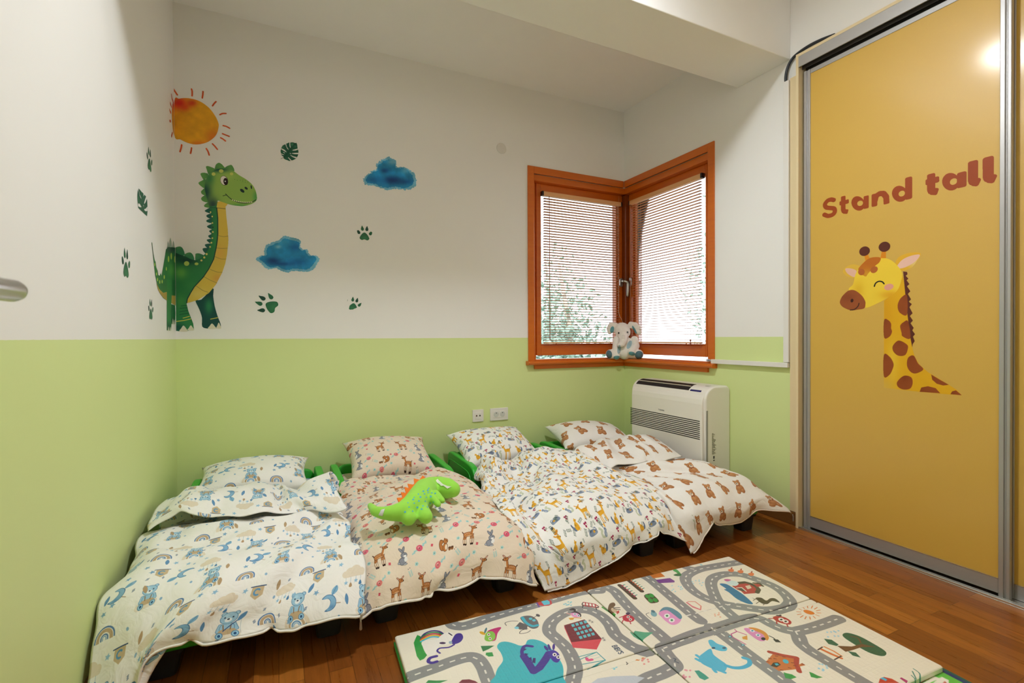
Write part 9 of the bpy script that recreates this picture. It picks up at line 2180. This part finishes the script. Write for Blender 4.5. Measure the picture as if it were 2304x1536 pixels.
DUVET_TEDDY_FLAP = (30, 16, [791,1177,124,8,4,9,11,11,-4,4,13,-10,10,11,-7,13,10,-2,15,9,0,16,9,3,16,8,0,18,6,4,16,2,8,13,-3,8,8,-9,4,7,-8,3,13,7,-1,13,8,-8,10,7,-7,11,0,2,8,-1,-3,11,-4,-4,11,-6,1,1,-13,2,-4,-12,1,10,2,2,7,10,-7,7,14,-5,14,9,0,8,-3,4,14,5,4,4,-12,0,3,13,4,-1,0,0,-1,-2,3,3,-1,4,-3,1,0,-1,0,0,0,0,0,-1,-3,-1,-1,-6,2,-3,-2,1,0,5,-1,-2,0,-5,1,2,-3,8,12,0,2,3,-3,1,1,2,1,-3,4,-1,-1,-3,1,-4,4,-2,-3,4,-5,-3,1,-7,2,-5,3,4,-1,0,1,-3,0,-5,4,2,-1,1,1,2,1,6,5,-3,-1,-9,-3,6,4,1,2,10,3,1,1,1,-1,0,5,-1,0,1,0,-2,1,0,-2,3,-3,-2,-1,-2,-7,-2,-2,-1,1,0,6,0,0,0,-1,1,0,-1,3,5,0,4,8,-4,4,4,0,3,-1,4,0,-4,2,-3,-7,1,-4,-5,-2,-4,-1,0,-2,4,2,-1,2,-1,1,2,-3,-1,-2,1,3,-3,1,2,0,1,0,2,-1,4,7,-1,2,3,-3,-3,-1,-1,5,11,-2,-1,3,1,-5,0,4,0,-1,4,0,-3,6,-3,-7,0,-3,-9,-1,-1,0,1,0,8,0,-1,-1,0,1,-4,0,5,5,1,7,7,2,2,3,-1,3,-1,1,-1,-5,0,-3,-7,-2,-5,-5,-3,-4,-2,-3,-2,3,5,0,4,2,7,0,2,0,-3,-2,-3,2,-1,1,5,2,4,-6,-1,-1,1,-2,-2,5,-1,3,5,-1,7,4,-3,-4,9,2,1,1,-1,-1,1,2,-1,-7,7,-1,-6,4,-2,-5,-2,0,0,2,0,5,0,0,-1,-3,1,-4,1,0,2,1,3,3,2,2,5,-1,3,-4,-1,-1,-6,-5,-1,-2,0,-2,-1,3,-2,-2,-2,-1,0,3,-1,2,2,-1,1,0,6,2,2,4,0,0,1,-2,-2,-2,4,2,-1,-2,0,1,-4,-3,-3,3,1,1,4,-1,3,9,0,-10,1,8,0,-4,2,1,-5,0,0,-3,0,0,0,2,2,3,2,3,3,1,1,-3,-2,0,-8,-5,0,-3,-6,-3,2,2,-2,2,4,1,-2,-2,-3,-2,-6,-2,-1,1,-1,0,5,0,2,3,1,3,2,2,5,3,1,-3,-1,2,-3,-1,0,4,2,2,3,-1,2,-1,2,0,-5,-1,-2,1,0,1,-1,2,0,-3,0,-1,3,1,1,4,-2,-12,-6,7,0,-3,0,2,-5,0,1,-1,0,3,-1,-1,1,0,1,0,-1,-1,0,-1,1,1,0,3,0,-1,-3,0,-2,-5,-3,-1,-1,-3,-1,-2,-5,0,0,-1,-2,5,-1,-1,2,2,3,3,5,5,2,3,0,-3,-1,0,-2,0,-1,2,2,1,0,2,2,2,-1,0,1,0,-3,0,1,0,0,-2,-1,1,2,-4,-2,-1,-2,0,-2,-1,1,-10,-10,3,1,-4,-1,2,-1,-1,2,-2,1,0,-1,-1,0,0,1,0,0,0,-1,0,0,0,0,2,-1,0,0,2,-2,-4,-1,-2,-1,-4,-1,-1,-1,-2,-1,-3,-1,3,-2,-1,3,2,0,-1,3,2,0,3,2,1,4,2,-3,-1,0,1,-1,0,-1,-1,3,0,0,-2,1,2,-1,1,0,-2,4,1,0,-2,0,-2,-2,-1,-3,1,-2,0,0,-6,-13,-1,1,-1,0,1,-2,-1,0,1,0,1,-1,1,0,0,-1,-1,-1,2,0,0,0,-2,0,2,1,0,1,-1,-2,-1,-1,-1,-3,-1,-1,-2,-3,-1,0,0,-2,1,-1,-1,1,1,0,1,2,2,0,1,2,1,1,1,-2,2,0,-2,0,0,0,1,2,-2,1,0,1,0,-2,2,0,-1,2,-1,-2,0,-1,0,-2,-1,-2,1,0,-1,0,-2,-14,-2,1,-1,-1,0,0,1,0,-1,0,0,1,-4,-1,-1,1,-1,0,2,-2,-1,2,1,0,-1,-2,0,0,-2,0,3,1,-2,-2,-1,-1,-4,0,-1,1,0,-1,0,1,0,0,-1,-1,1,0,1,2,2,0,2,2,1,-2,1,2,-3,-1,-1,1,1,1,-1,2,3,-2,0,-1,1,-2,-3,2,-1,0,-1,0,-1,0,0,-1,0,0,-1,1,3,-17,-3,-1,1,0,-1,0,2,0,0,-4,0,1,-2,-1,0,0,-2,-1,1,-1,-1,1,-1,0,0,-1,-1,1,-1,-1,3,-1,1,-3,-1,0,-1,2,-3,5,0,0,-3,1,-1,-1,-1,1,2,0,-1,2,0,1,-1,1,1,-1,1,0,-3,1,0,2,1,0,1,0,1,-3,0,1,-1,0,-1,0,0,-1,2,-1,-1,1,-1,1,-2,1,-1,1,7,-17,-2,-2,0,1,-2,1,-2,0,1,-3,-2,-1,-1,-1,1,-1,-2,-1,1,-1,0,1,-1,-1,0,-2,0,4,0,-1,0,-1,0,-3,1,-1,3,2,-1,2,0,-1,-1,1,1,-3,-1,0,0,0,0,3,0,0,-1,-1,0,-2,1,0,-1,1,0,1,0,0,2,0,0,-1,1,1,-3,1,1,0,-1,-3,4,1,0,0,-1,1,-1,-1,1,-1,13,-18,-2,-5,1,1,-1,0,-4,-3,1,-2,-3,1,0,-2,-1,0,-1,1,0,-1,-1,1,-2,0,1,0,-1,3,-1,0,-2,1,-1,-2,2,-1,4,0,-1,2,1,1,-1,0,0,-2,2,-1,-1,-3,0,1,-1,0,0,1,1,1,0,1,-2,0,0,-1,1,-2,2,0,1,0,0,0,-1,0,1,-2,1,-1,
1,-1,-1,3,1,1,0,-2,1,-2,12,-16,-1,-1,-1,-2,-2,0,-3,-4,1,-1,-4,1,0,-1,0,0,-2,-1,-1,0,1,0,-3,-1,4,-1,-1,0,1,-1,-1,1,1,2,1,-2,1,2,0,0,0,0,2,1,0,-2,-1,1,-2,0,0,-1,-1,0,-1,-1,-1,2,0,1,-1,0,0,-2,0,1,1,0,-2,3,0,0,-1,1,1,-1,0,1,-1,1,-1,1,-1,0,0,1,0,0,6,-15,-1,3,-1,-5,-3,1,-2,-4,0,1,-2,0,1,-3,0,0,0,0,-1,-2,0,1,1,0,0,0,0,-1,0,0,1,0,-2,2,1,0,0,0,0,-1,2,0,1,0,0,0,1,2,-3,-1,4,-4,-2,1,-1,-1,-2,1,0,-2,2,1,0,-1,0,0,0,1,0,0,1,-2,2,-1,0,-1,1,1,0,0,-1,1,0,-1,2,0,-1,1,-1,-14,-2,2,0,-5,-2,0,0,-2,0,2,-3,-2,2,0,1,-1,2,0,-2,1,0,-3,0,1,-2,2,2,-1,0,5,1,-3,-4,0,-1,-1,1,1,-1,0,1,-1,-1,1,2,0,2,1,-2,0,2,-2,-4,2,0,-2,-4,2,2,-2,1,1,2,-1,0,-1,0,1,-1,1,0,3,0,0,0,1,0,-1,-1,0,-1,0,1,-2,2,2,-3,4])


# ------------------------------------------------------------------ cots
GRN = M('green_plastic', '#2fae34', .35, var=.04, vscale=3)
GRD = M('green_plastic_groove', '#1f8a2a', .4)
BLKP = M('charcoal_plastic', '#23252b', .5, var=.1, bump=.1, bscale=300)
CXS = [-.08, .577, 1.29, 1.955]
COTL = ['green plastic toddler cot with black legs against the left wall', 'green plastic toddler cot with black legs under the beige fawn bedding', 'green plastic toddler cot with black legs under the woodland animal bedding', 'green plastic toddler cot with black legs under the teddy bear bedding']


def make_cot(cx):
    t = thing('toddler_cot', COTL[0], 'cot', (cx, 2.35, 0), 'stackable cots along the back wall')
    MB().prism(rrect(cx - .292, 1.70, cx + .292, 3.02, .05), 2, .092, .122).build('cot_frame', GRN, t, bev=.008, seg=3)
    for s in (-1, 1):
        prof = cr([(2.505, .118), (2.53, .20), (2.555, .252), (2.60, .274), (2.70, .280), (2.85, .282), (2.95, .28), (2.99, .262), (3.005, .20), (3.01, .118)], 5, False)
        x = cx + s * .286
        r = MB().prism([(p[0], p[1]) for p in prof], 0, x - .019, x + .019).build('side_rail', GRN, t, bev=.013, seg=4)
        for p in r.data.polygons:
            p.use_smooth = False
        y = x + s * .0195
        ip = [(2.56 + (p[0] - 2.505) * .84, .115 + (p[1] - .118) * .74) for p in prof]
        MB().tube([(y, a, b) for a, b in ip], .0032, 6).build('rail_moulding', GRN, r, smooth=True)
    MB().prism(rrect(cx - .27, .118, cx + .27, .262, .05), 1, 2.985, 3.015).build('head_panel', GRN, t, bev=.01, seg=3)
    for sx in (-1, 1):
        for y, sy in ((1.768, -1), (2.94, 1)):
            m = MB()
            rows = []
            for z, hx, hy, ox in ((.0, .036, .030, 0), (.004, .038, .032, 0), (.066, .046, .036, 0), (.07, .056, .042, 0), (.093, .058, .044, 0)):
                rows.append([(cx + sx * .232 + a, y + b, z) for a, b in rrect(-hx, -hy, hx, hy, .014, 3)])
            n = len(rows[0])
            m.add([p for r in rows for p in r], [(i * n + j, i * n + (j + 1) % n, (i + 1) * n + (j + 1) % n, (i + 1) * n + j) for i in range(4) for j in range(n)] + [tuple(range(n))[::-1], tuple(range(4 * n, 5 * n))])
            m.build('leg', BLKP, t)
    for y in (1.775, 2.93):
        box((cx - .18, y - .02, .07), (cx + .18, y + .02, .094)).build('end_bar', BLKP, t, bev=.004)
    return t


def dup(root, loc, label):
    r = root.copy()
    COL.objects.link(r)
    r.location = loc
    r['label'] = label
    for ch in list(root.children):
        c = ch.copy()
        COL.objects.link(c)
        c.parent = r
        for g in ch.children:
            d = g.copy()
            COL.objects.link(d)
            d.parent = c
    return r


cot0 = make_cot(CXS[0])
for i in (1, 2, 3):
    dup(cot0, (CXS[i], 2.35, 0), COTL[i])

# ------------------------------------------------------------------ bedding
BED = ['white bedding with blue bears', 'beige bedding with fawns and roses', 'white bedding with orange deer and grey animals', 'white bedding with brown teddy bears']


def uv_planar(me, tile, off=(0, 0)):
    L = me.uv_layers.new(name='UVMap')
    for lp in me.loops:
        v = me.vertices[lp.vertex_index].co
        L.data[lp.index].uv = ((v[0] + off[0]) / tile, (v[1] + v[2] * .7 + off[1]) / tile)


for i, cx in enumerate(CXS):
    m = MB().prism(rrect(cx - .264, 1.725, cx + .264, 2.98, .04), 2, .1225, .218)
    o = m.build('mattress', FAB[i][0], bev=.025, seg=4)
    me = o.data
    me.transform(Matrix.Translation((-cx, -2.35, -.122)))
    o.location = (cx, 2.35, .122)
    uv_planar(me, FAB[i][1], (.1 * i, .07))
    tag(o, ('thin mattress in a blue bear sheet on the cot at the left wall', 'thin mattress in a beige fawn sheet, seen beside the beige pillow', 'thin mattress in a woodland animal sheet on the third cot from the left', 'thin mattress in a teddy bear sheet, seen under the corner of the teddy pillow')[i], 'mattress', 'cot mattresses')

ZIPM = [M('zip_%d' % i, c, .7, var=.03, bump=.2, bscale=500) for i, c in enumerate(('#efece6', '#ece6dd', '#f0eeea', '#e8dcd2'))]
METAL = M('zip_metal', '#bdb6ae', .35, .9)


def grid_surface(d, unit=.002):
    nx, ny, v = d
    return np.cumsum(np.cumsum(np.array(v, float).reshape(ny, nx, 3), 0), 1) * unit


def normals(q):
    a = np.gradient(q, axis=1)
    b = np.gradient(q, axis=0)
    n = np.cross(a, b)
    return n / (np.linalg.norm(n, axis=2)[..., None] + 1e-9)


def padded(q, thick, ramp, sgn=1):
    """visible sheet and its underside, meeting in a seam all round"""
    ny, nx, _ = q.shape
    J, I = np.mgrid[0:ny, 0:nx]
    e = np.minimum(np.minimum(J, ny - 1 - J), np.minimum(I, nx - 1 - I)) * .03
    t = thick * np.sqrt(np.clip(e / ramp, 0, 1)) * np.clip(e / .03, 0, 1)
    return np.stack([q, q - sgn * normals(q) * t[..., None]])


def shell(qs, spu, tile):
    """closed skins from (sheet, underside, u0, v0, sign) pieces: verts, faces, uv"""
    V, Fc, UV = [], [], []
    for q, u0, v0, sg in qs:
        _, ny, nx, _ = q.shape
        idx = np.zeros((2, ny, nx), int)
        for s in (0, 1):
            for j in range(ny):
                for i in range(nx):
                    if s and (j in (0, ny - 1) or i in (0, nx - 1)):
                        idx[s, j, i] = idx[0, j, i]
                    else:
                        idx[s, j, i] = len(V)
                        V.append(q[s, j, i])
        for s in (0, 1):
            for j in range(ny - 1):
                for i in range(nx - 1):
                    ring = [(j, i), (j, i + 1), (j + 1, i + 1), (j + 1, i)]
                    if (s == 1) == (sg > 0):
                        ring = ring[::-1]
                    Fc.append(tuple(int(idx[s, a, b]) for a, b in ring))
                    UV += [((b * spu + u0) / tile, (a * spu + v0) / tile) for a, b in ring]
    return V, Fc, UV


def cloth(name, qs, spu, mat, tile, parent, sub=1):
    V, Fc, UV = shell(qs, spu, tile)
    off = wloc(parent) if parent else Vector((0, 0, 0))
    me = bpy.data.meshes.new(name)
    me.from_pydata([(v[0] - off[0], v[1] - off[1], v[2] - off[2]) for v in V], [], Fc)
    me.uv_layers.new(name='UVMap').data.foreach_set('uv', np.array(UV, np.float32).ravel())
    me.update()
    seam = set()
    n0 = 0
    for q, _a, _b, _c in qs:
        _, ny, nx, _d = q.shape
        for j in range(ny):
            for i in range(nx):
                if j in (0, ny - 1) or i in (0, nx - 1):
                    seam.add(n0 + j * nx + i)
        n0 += ny * nx + (ny - 2) * (nx - 2)
    cw = [1. if e.vertices[0] in seam and e.vertices[1] in seam else 0. for e in me.edges]
    me.attributes.new('crease_edge', 'FLOAT', 'EDGE').data.foreach_set('value', cw)
    return link(name, me, mat, parent, smooth=True, sub=sub)


DUVL = ['white duvet with blue bears and rainbows, folded back, on the cot at the left wall', 'beige duvet with brown fawns, rabbits and roses, a green toy lying on it', 'white duvet with orange deer and grey woodland animals on the third cot', 'white duvet with large brown teddy bears beside the air conditioner']
for i, (dm, df) in enumerate(((DUVET_BLUE, DUVET_BLUE_FLAP), (DUVET_BEIGE, None), (DUVET_WOODS, None), (DUVET_TEDDY, DUVET_TEDDY_FLAP))):
    t = thing('duvet', DUVL[i], 'duvet', (CXS[i], 2.1, .22), 'duvets on the cots')
    g = grid_surface(dm)
    u0, v0 = ((.02, .035), (.1, .02), (0, 0), (.05, .01))[i]
    qs = [(padded(g, .045, .09), u0, v0, 1)]
    if df:
        qs.append((padded(grid_surface(df), .026, .06, -1), u0, v0 + (g.shape[0] - 9) * .03, -1))
    cloth('duvet_cover', qs, .03, FAB[i][0], FAB[i][1], t, 2)
    nrm = g[0] - g[1]
    nrm /= np.linalg.norm(nrm, axis=1)[:, None] + 1e-9
    pts = cr([p + n * .002 for p, n in zip(g[0], nrm)], 3, False)
    pts = [Vector(p) for p in pts]
    z = MB().tube(pts[2:-2], (.0038, .0042, .0026, .0030)[i], 8).build('zipper', ZIPM[i], t, smooth=True)
    e = pts[-3]
    if i != 1:
        mm = MB().tube([e + Vector((0, -.008, -.003)), e + Vector((0, -.010, -.012))], .0026, 8)
        mm.prism([(e[0] - .003, e[2] - .012), (e[0] + .003, e[2] - .012), (e[0] + .0042, e[2] - .034), (e[0] + .002, e[2] - .038), (e[0] - .002, e[2] - .038), (e[0] - .0042, e[2] - .034)], 1, e[1] - .0125, e[1] - .0105)
        mm.build('zip_pull', METAL, z)


def pillow_grid(w, h, d, seed):
    """stuffed case: pinched corners, puckers along the seam"""
    rg = np.random.RandomState(seed)
    ny, nx = 27, 35
    v, u = np.mgrid[-1:1:ny * 1j, -1:1:nx * 1j]
    x = w / 2 * u * (1 - .10 * (1 - v * v) * np.abs(u) ** 3)
    y = h / 2 * v * (1 - .12 * (1 - u * u) * np.abs(v) ** 3)
    t = ((1 - u ** 2) * (1 - v ** 2)) ** .5
    ang = np.arctan2(v, u)
    r = np.maximum(np.abs(u), np.abs(v))
    p = sum(a * np.sin(k * ang + f) for k, a, f in ((9, .5, rg.rand() * 6), (14, .6, rg.rand() * 6), (23, .5, rg.rand() * 6)))
    t = t * (1 + .055 * p * r ** 3)
    lump = .05 * np.sin(2.2 * u + rg.rand() * 6) * np.cos(2.6 * v + rg.rand() * 6)
    top = np.stack([x, y, d / 2 * t * (1 + lump) + .004 * np.sin(5 * u + seed) * r ** 4], 2)
    bot = np.stack([x, y, -d / 2 * t * (1 - lump) + .004 * np.sin(5 * u + seed) * r ** 4], 2)
    return np.stack([top, bot])


PILL = ['white pillow with blue bears, half tucked under the folded duvet', 'beige pillow with a fawn print leaning on the back wall', 'white pillow with orange deer and grey animals leaning on the back wall', 'white pillow with brown teddy bears in the corner beside the air conditioner']
for i, (x, y, z, tilt, yaw, rollp, wx, wy, wz) in enumerate(((-.105, 2.835, .292, 10, -2, 0, .52, .36, .17), (.582, 2.825, .316, 21, 0, 2, .48, .38, .18), (1.235, 2.825, .318, 20, 2, 0, .51, .38, .18), (1.965, 2.815, .31, 12, -9, 3, .55, .38, .19))):
    R = np.array((Matrix.Rotation(radians(yaw), 3, 'Z') @ Matrix.Rotation(radians(tilt), 3, 'X') @ Matrix.Rotation(radians(rollp), 3, 'Y')))
    o = cloth('pillow', [(pillow_grid(wx, wy, wz, i + 2) @ R.T, (.1, .11, .05, .02)[i], (.2, .24, .02, .1)[i], 1)], .0148, FAB[i][0], FAB[i][1], None, 1)
    o.location = (x, y, z)
    tag(o, PILL[i], 'pillow', 'pillows on the cots')

# ------------------------------------------------------------------ green plush dinosaur on the beige duvet
k = NT('lime_plush')
tc = k.n('ShaderNodeTexCoord')
vo = k.n('ShaderNodeTexVoronoi', i_Scale=58.)
k.l(tc.outputs['Object'], vo.inputs['Vector'])
lt = k.n('ShaderNodeMath', operation='LESS_THAN', i_1=-1.)
k.l(vo.outputs['Distance'], lt.inputs[0])
sp = k.n('ShaderNodeVectorMath', operation='SUBTRACT')
k.l(tc.outputs['Object'], sp.inputs[0])
sp.inputs[1].default_value = (-.01, -.005, .03)
sc = k.n('ShaderNodeVectorMath', operation='MULTIPLY')
sc.inputs[1].default_value = (11.5, 8., 6.)
k.l(sp.outputs[0], sc.inputs[0])
ln = k.n('ShaderNodeVectorMath', operation='LENGTH')
k.l(sc.outputs[0], ln.inputs[0])
l2 = k.n('ShaderNodeMath', operation='LESS_THAN', i_1=1.)
k.l(ln.outputs['Value'], l2.inputs[0])
mu = k.n('ShaderNodeMath', operation='MULTIPLY')
k.l(lt.outputs[0], mu.inputs[0])
k.l(l2.outputs[0], mu.inputs[1])
mx = k.n('ShaderNodeMix', data_type='RGBA')
mx.inputs[6].default_value = (*lin('#98dd48'), 1)
mx.inputs[7].default_value = (*lin('#4fb4cf'), 1)
k.l(mu.outputs[0], mx.inputs[0])
k.l(mx.outputs[2], k.b.inputs['Base Color'])
k.b.inputs['Roughness'].default_value = .8
k.b.inputs['Sheen Weight'].default_value = .2
LIME = k.m
LIMEP = M('lime_plush_plain', '#98dd48', .8, sheen=.2, bump=.15, bscale=400)
FELT_O = M('orange_felt', '#f07a1c', .9, bump=.3, bscale=500)
FELT_W = M('white_felt', '#f0efe8', .9, bump=.3, bscale=500)
ZB = .352


def dz(x, y, z=ZB):
    return Vector(PZ(x, y, z))


chain = [((833, 1137), 6), ((844, 1150), 9), ((862, 1154), 11), ((884, 1154), 14), ((908, 1150), 18), ((931, 1138), 24), ((946, 1120), 26), ((956, 1104), 25), ((968, 1092), 18), ((990, 1092), 19), ((1006, 1098), 21), ((1019, 1101), 16)]
C0 = dz(940, 1125, .30)
parts = []
for (p, r), (p2_, r2) in zip(chain[:-1], chain[1:]):
    parts.append((dz(*p) - C0, r / 480, dz(*p2_) - C0, r2 / 480))
for a, b, r1, r2 in (((920, 1148), (920, 1165), 11, 13.5), ((950, 1142), (958, 1162), 11, 13)):
    parts.append((dz(*a, .345) - C0, r1 / 480, dz(*b, .335) - C0, r2 / 480))
for a, b, r1, r2 in (((972, 1118), (986, 1134), 8, 6.5), ((980, 1110), (995, 1126), 8, 6.5)):
    parts.append((dz(*a, .37) - C0, r1 / 480, dz(*b, .352) - C0, r2 / 480))
dt = thing('plush_dinosaur', 'lime green plush dinosaur with orange back spikes lying on the beige duvet', 'soft toy', C0)
me = blob(parts, .0055, 8)
body = link('plush_body', me, LIME, dt, smooth=True)
bvh = BVHTree.FromPolygons([v.co[:] for v in me.vertices], [p.vertices[:] for p in me.polygons])


def drape(pts, name, mat, parent, bvh_, vdir, off=.0012, thick=.0012, close=None):
    """lay a flat patch onto a body: pts are start points, cast along vdir"""
    vs = []
    for p in pts:
        h = bvh_.ray_cast(Vector(p), vdir)
        vs.append((h[0] + h[1] * off) if h[0] else None)
    return vs


CV = Vector(CAM) - C0
# white zigzag patch: grid of points inside its outline
zz = [(981, 1081), (985, 1078), (997, 1089), (1006, 1093), (1015.5, 1095), (1007, 1099), (1003, 1096), (998, 1092.5), (993, 1093), (990, 1089.5), (985, 1087), (981.5, 1084)]
m = bmesh.new()
vs = [m.verts.new((x, y, 0)) for x, y in zz]
m.faces.new(vs)
bmesh.ops.triangulate(m, faces=m.faces[:])
bmesh.ops.subdivide_edges(m, edges=m.edges[:], cuts=3, use_grid_fill=True)
ok = True
for v in m.verts:
    d = Vector(ray(v.co.x, v.co.y)).normalized()
    h = bvh.ray_cast(CV, d)
    if h[0]:
        v.co = h[0] + h[1] * .0012
    else:
        v.co = dz(v.co.x, v.co.y, .40) - C0
mm = bpy.data.meshes.new('teeth_patch')
m.to_mesh(mm)
m.free()
o = link('teeth_patch', mm, FELT_W, dt)
sm = o.modifiers.new('thick', 'SOLIDIFY')
sm.thickness = .0015
# blue printed spots
SPOT = M('blue_spot_print', '#4fb4cf', .8, bump=.15, bscale=400)
sv, sf = [], []
for x, y, r in ((1300, 470, 19), (1385, 450, 19), (1405, 412, 15), (1320, 520, 16), (1205, 525, 14), (1245, 580, 20), (1445, 570, 20), (1530, 510, 17), (1465, 500, 15), (1390, 495, 14), (1355, 585, 13), (1125, 585, 13), (1105, 628, 20), (1215, 655, 19), (1335, 660, 15), (1430, 695, 18), (1495, 675, 12), (1005, 690, 12), (1125, 698, 15), (1025, 772, 15), (1185, 778, 22), (1295, 750, 16), (1380, 770, 13), (1270, 812, 19), (1095, 852, 15), (950, 865, 21), (1450, 820, 13)):
    n = len(sv)
    ring = []
    for q in range(11):
        a = 2 * pi * q / 10
        rr = r if q < 10 else 0
        h = bvh.ray_cast(CV, Vector(ray(800 + (x + rr * cos(a)) * .1172, 1050 + (y + rr * .85 * sin(a)) * .1172)).normalized())
        ring.append(tuple(h[0] + h[1] * .0007) if h[0] else None)
    if None not in ring:
        sv += ring
        sf += [(n + q, n + (q + 1) % 10, n + 10) for q in range(10)]
link('spots', MB().add(sv, sf).mesh(), SPOT, dt, smooth=True)
# orange felt fin standing along the back
fin = [(884, 1144), (898, 1133), (893, 1122), (906, 1121), (902, 1109), (913, 1111), (910, 1097), (920, 1100), (917, 1090), (929, 1092), (932, 1090), (931, 1078), (944, 1081), (951, 1071), (957, 1077), (966, 1090), (950, 1110), (935, 1130), (915, 1146)]
f3 = [dz(x, y, .366) - C0 for x, y in fin]
n = len(f3)
up = Vector((0, 0, .0045))
fm = MB().add([tuple(p) for p in f3] + [tuple(p + up) for p in f3], [tuple(range(n)), tuple(range(n, 2 * n))] + [(i, (i + 1) % n, n + (i + 1) % n, n + i) for i in range(n)])
me = fm.mesh('back_spikes')
link('back_spikes', me, FELT_O, dt)
# sewn-in label on the tail
lb = [(857.5, 1147), (866, 1144.5), (861, 1160.5), (852, 1158.5)]
gv, gf = [], []
for j in range(7):
    for i in range(4):
        u, v = i / 3, j / 6
        x = (lb[0][0] * (1 - u) + lb[1][0] * u) * (1 - v) + (lb[3][0] * (1 - u) + lb[2][0] * u) * v
        y = (lb[0][1] * (1 - u) + lb[1][1] * u) * (1 - v) + (lb[3][1] * (1 - u) + lb[2][1] * u) * v
        h = bvh.ray_cast(CV, Vector(ray(x, y)).normalized())
        gv.append(tuple(h[0] + h[1] * .0015) if h[0] else tuple(dz(x, y, .36) - C0))
for j in range(6):
    for i in range(3):
        gf.append((j * 4 + i, j * 4 + i + 1, j * 4 + i + 5, j * 4 + i + 4))
o = link('care_label', MB().add(gv, gf).mesh(), M('satin_label', '#d9dcd8', .4), dt, smooth=True)
sm = o.modifiers.new('thick', 'SOLIDIFY')
sm.thickness = .001

# ------------------------------------------------------------------ white plush elephant on the window sill
FUR = M('white_plush', '#efe9e1', .9, var=.04, sheen=.4, bump=.8, bscale=220)
TEAL = M('teal_plush', '#5f9aa0', .85, var=.25, vscale=60, sheen=.2, bump=.4, bscale=260)
PADM = M('patterned_pad', '#4f6f78', .8, var=.45, vscale=90)
RIB = M('pale_blue_ribbon', '#9fbcc6', .5, var=.08)
EX = .000547
E0 = Vector((2.425, 3.026, .834))
fw = Vector((-.616, -.788, 0))
ur = Vector((.788, -.616, 0))


def el(x, y, f=0.):
    return ur * ((x - 360) * EX) + Vector((0, 0, (1330 - y) * EX)) + fw * f


et = thing('plush_elephant', 'white plush elephant with teal ears and foot pads sitting in the window corner', 'soft toy', E0)
parts = [(el(330, 925, .0), .060, el(345, 950, .012), .056), (el(372, 1120, -.012), .058, el(372, 1225, -.005), .064),
         (el(345, 1000, .045), .034, el(350, 1070, .062), .027), (el(350, 1070, .062), .027, el(330, 1125, .070), .022), (el(330, 1125, .07), .022, el(292, 1132, .078), .018),
         (el(255, 1060, .005), .028, el(240, 1160, .03), .025), (el(240, 1160, .03), .025, el(252, 1288, .055), .028),
         (el(500, 1060, .005), .029, el(520, 1150, .02), .028), (el(520, 1150, .02), .028, el(455, 1232, .062), .028),
         (el(250, 1262, .0), .040, el(168, 1262, .045), .036), (el(480, 1262, .0), .040, el(556, 1264, .045), .036)]
for pts in ([(235, 850), (185, 845), (165, 890), (165, 935)], [(255, 880), (205, 880), (190, 930)], [(175, 850), (150, 900), (160, 950)]):
    for a, b in zip(pts[:-1], pts[1:]):
        parts.append((el(*a, -.004), .020, el(*b, .002), .019))
for pts in ([(450, 840), (510, 850), (545, 900), (555, 960)], [(470, 870), (520, 890), (535, 950)], [(480, 850), (560, 890), (565, 965)]):
    for a, b in zip(pts[:-1], pts[1:]):
        parts.append((el(*a, -.004), .020, el(*b, .004), .018))
me = blob(parts, .0045, 5)
link('plush_body', me, FUR, et, smooth=True)
bv = BVHTree.FromPolygons([v.co[:] for v in me.vertices], [p.vertices[:] for p in me.polygons])


def patch(name, cx, cy, rx, ry, mat, rot=0, par=None, off=.0012):
    gv, gf = [], []
    N, K = 22, 5
    for q in range(K + 1):
        for i in range(N):
            a = 2 * pi * i / N
            u, v = rx * q / K * cos(a), ry * q / K * sin(a)
            x, y = cx + u * cos(radians(rot)) - v * sin(radians(rot)), cy + u * sin(radians(rot)) + v * cos(radians(rot))
            h = bv.ray_cast(el(x, y, .5), -fw)
            gv.append(tuple(h[0] + h[1] * off) if h[0] else tuple(el(x, y, .03)))
    for q in range(K):
        for i in range(N):
            gf.append((q * N + i, q * N + (i + 1) % N, (q + 1) * N + (i + 1) % N, (q + 1) * N + i))
    o = link(name, MB().add(gv, gf).mesh(), mat, et, smooth=True)
    s = o.modifiers.new('thick', 'SOLIDIFY')
    s.thickness = .0012
    return o


patch('inner_ear', 193, 918, 27, 48, TEAL, 12)
patch('inner_ear', 500, 920, 13, 62, TEAL, -28)
patch('foot_pad', 255, 1306, 44, 24, TEAL, -5)
patch('foot_pad', 462, 1252, 46, 26, TEAL, 15)
patch('foot_pad', 152, 1264, 40, 56, PADM, -8)
patch('foot_pad', 556, 1272, 52, 56, PADM, 15)
patch('neck_ribbon', 288, 1195, 24, 62, RIB, 8)
patch('neck_ribbon', 428, 1130, 30, 62, RIB, 25)
for x, y in ((285, 966), (403, 957)):
    h = bv.ray_cast(el(x, y, .5), -fw)
    c = h[0] if h[0] else el(x, y, .06)
    mb = MB().ball(c, .0075, 16, 10)
    link('eye', mb.mesh(), M('black_eye', '#15161c', .15, coat=.5), et, smooth=True)
for y in (1010, 1030, 1050):
    pts = []
    for i in range(9):
        x = 322 + i * 6
        h = bv.ray_cast(el(x, y - 8 * sin(pi * i / 8), .5), -fw)
        if h[0]:
            pts.append(h[0] + h[1] * .0005)
    if len(pts) > 2:
        link('trunk_stitch', MB().tube(pts, .0009, 5).mesh(), M('stitch_grey', '#a9a29a', .8), et)
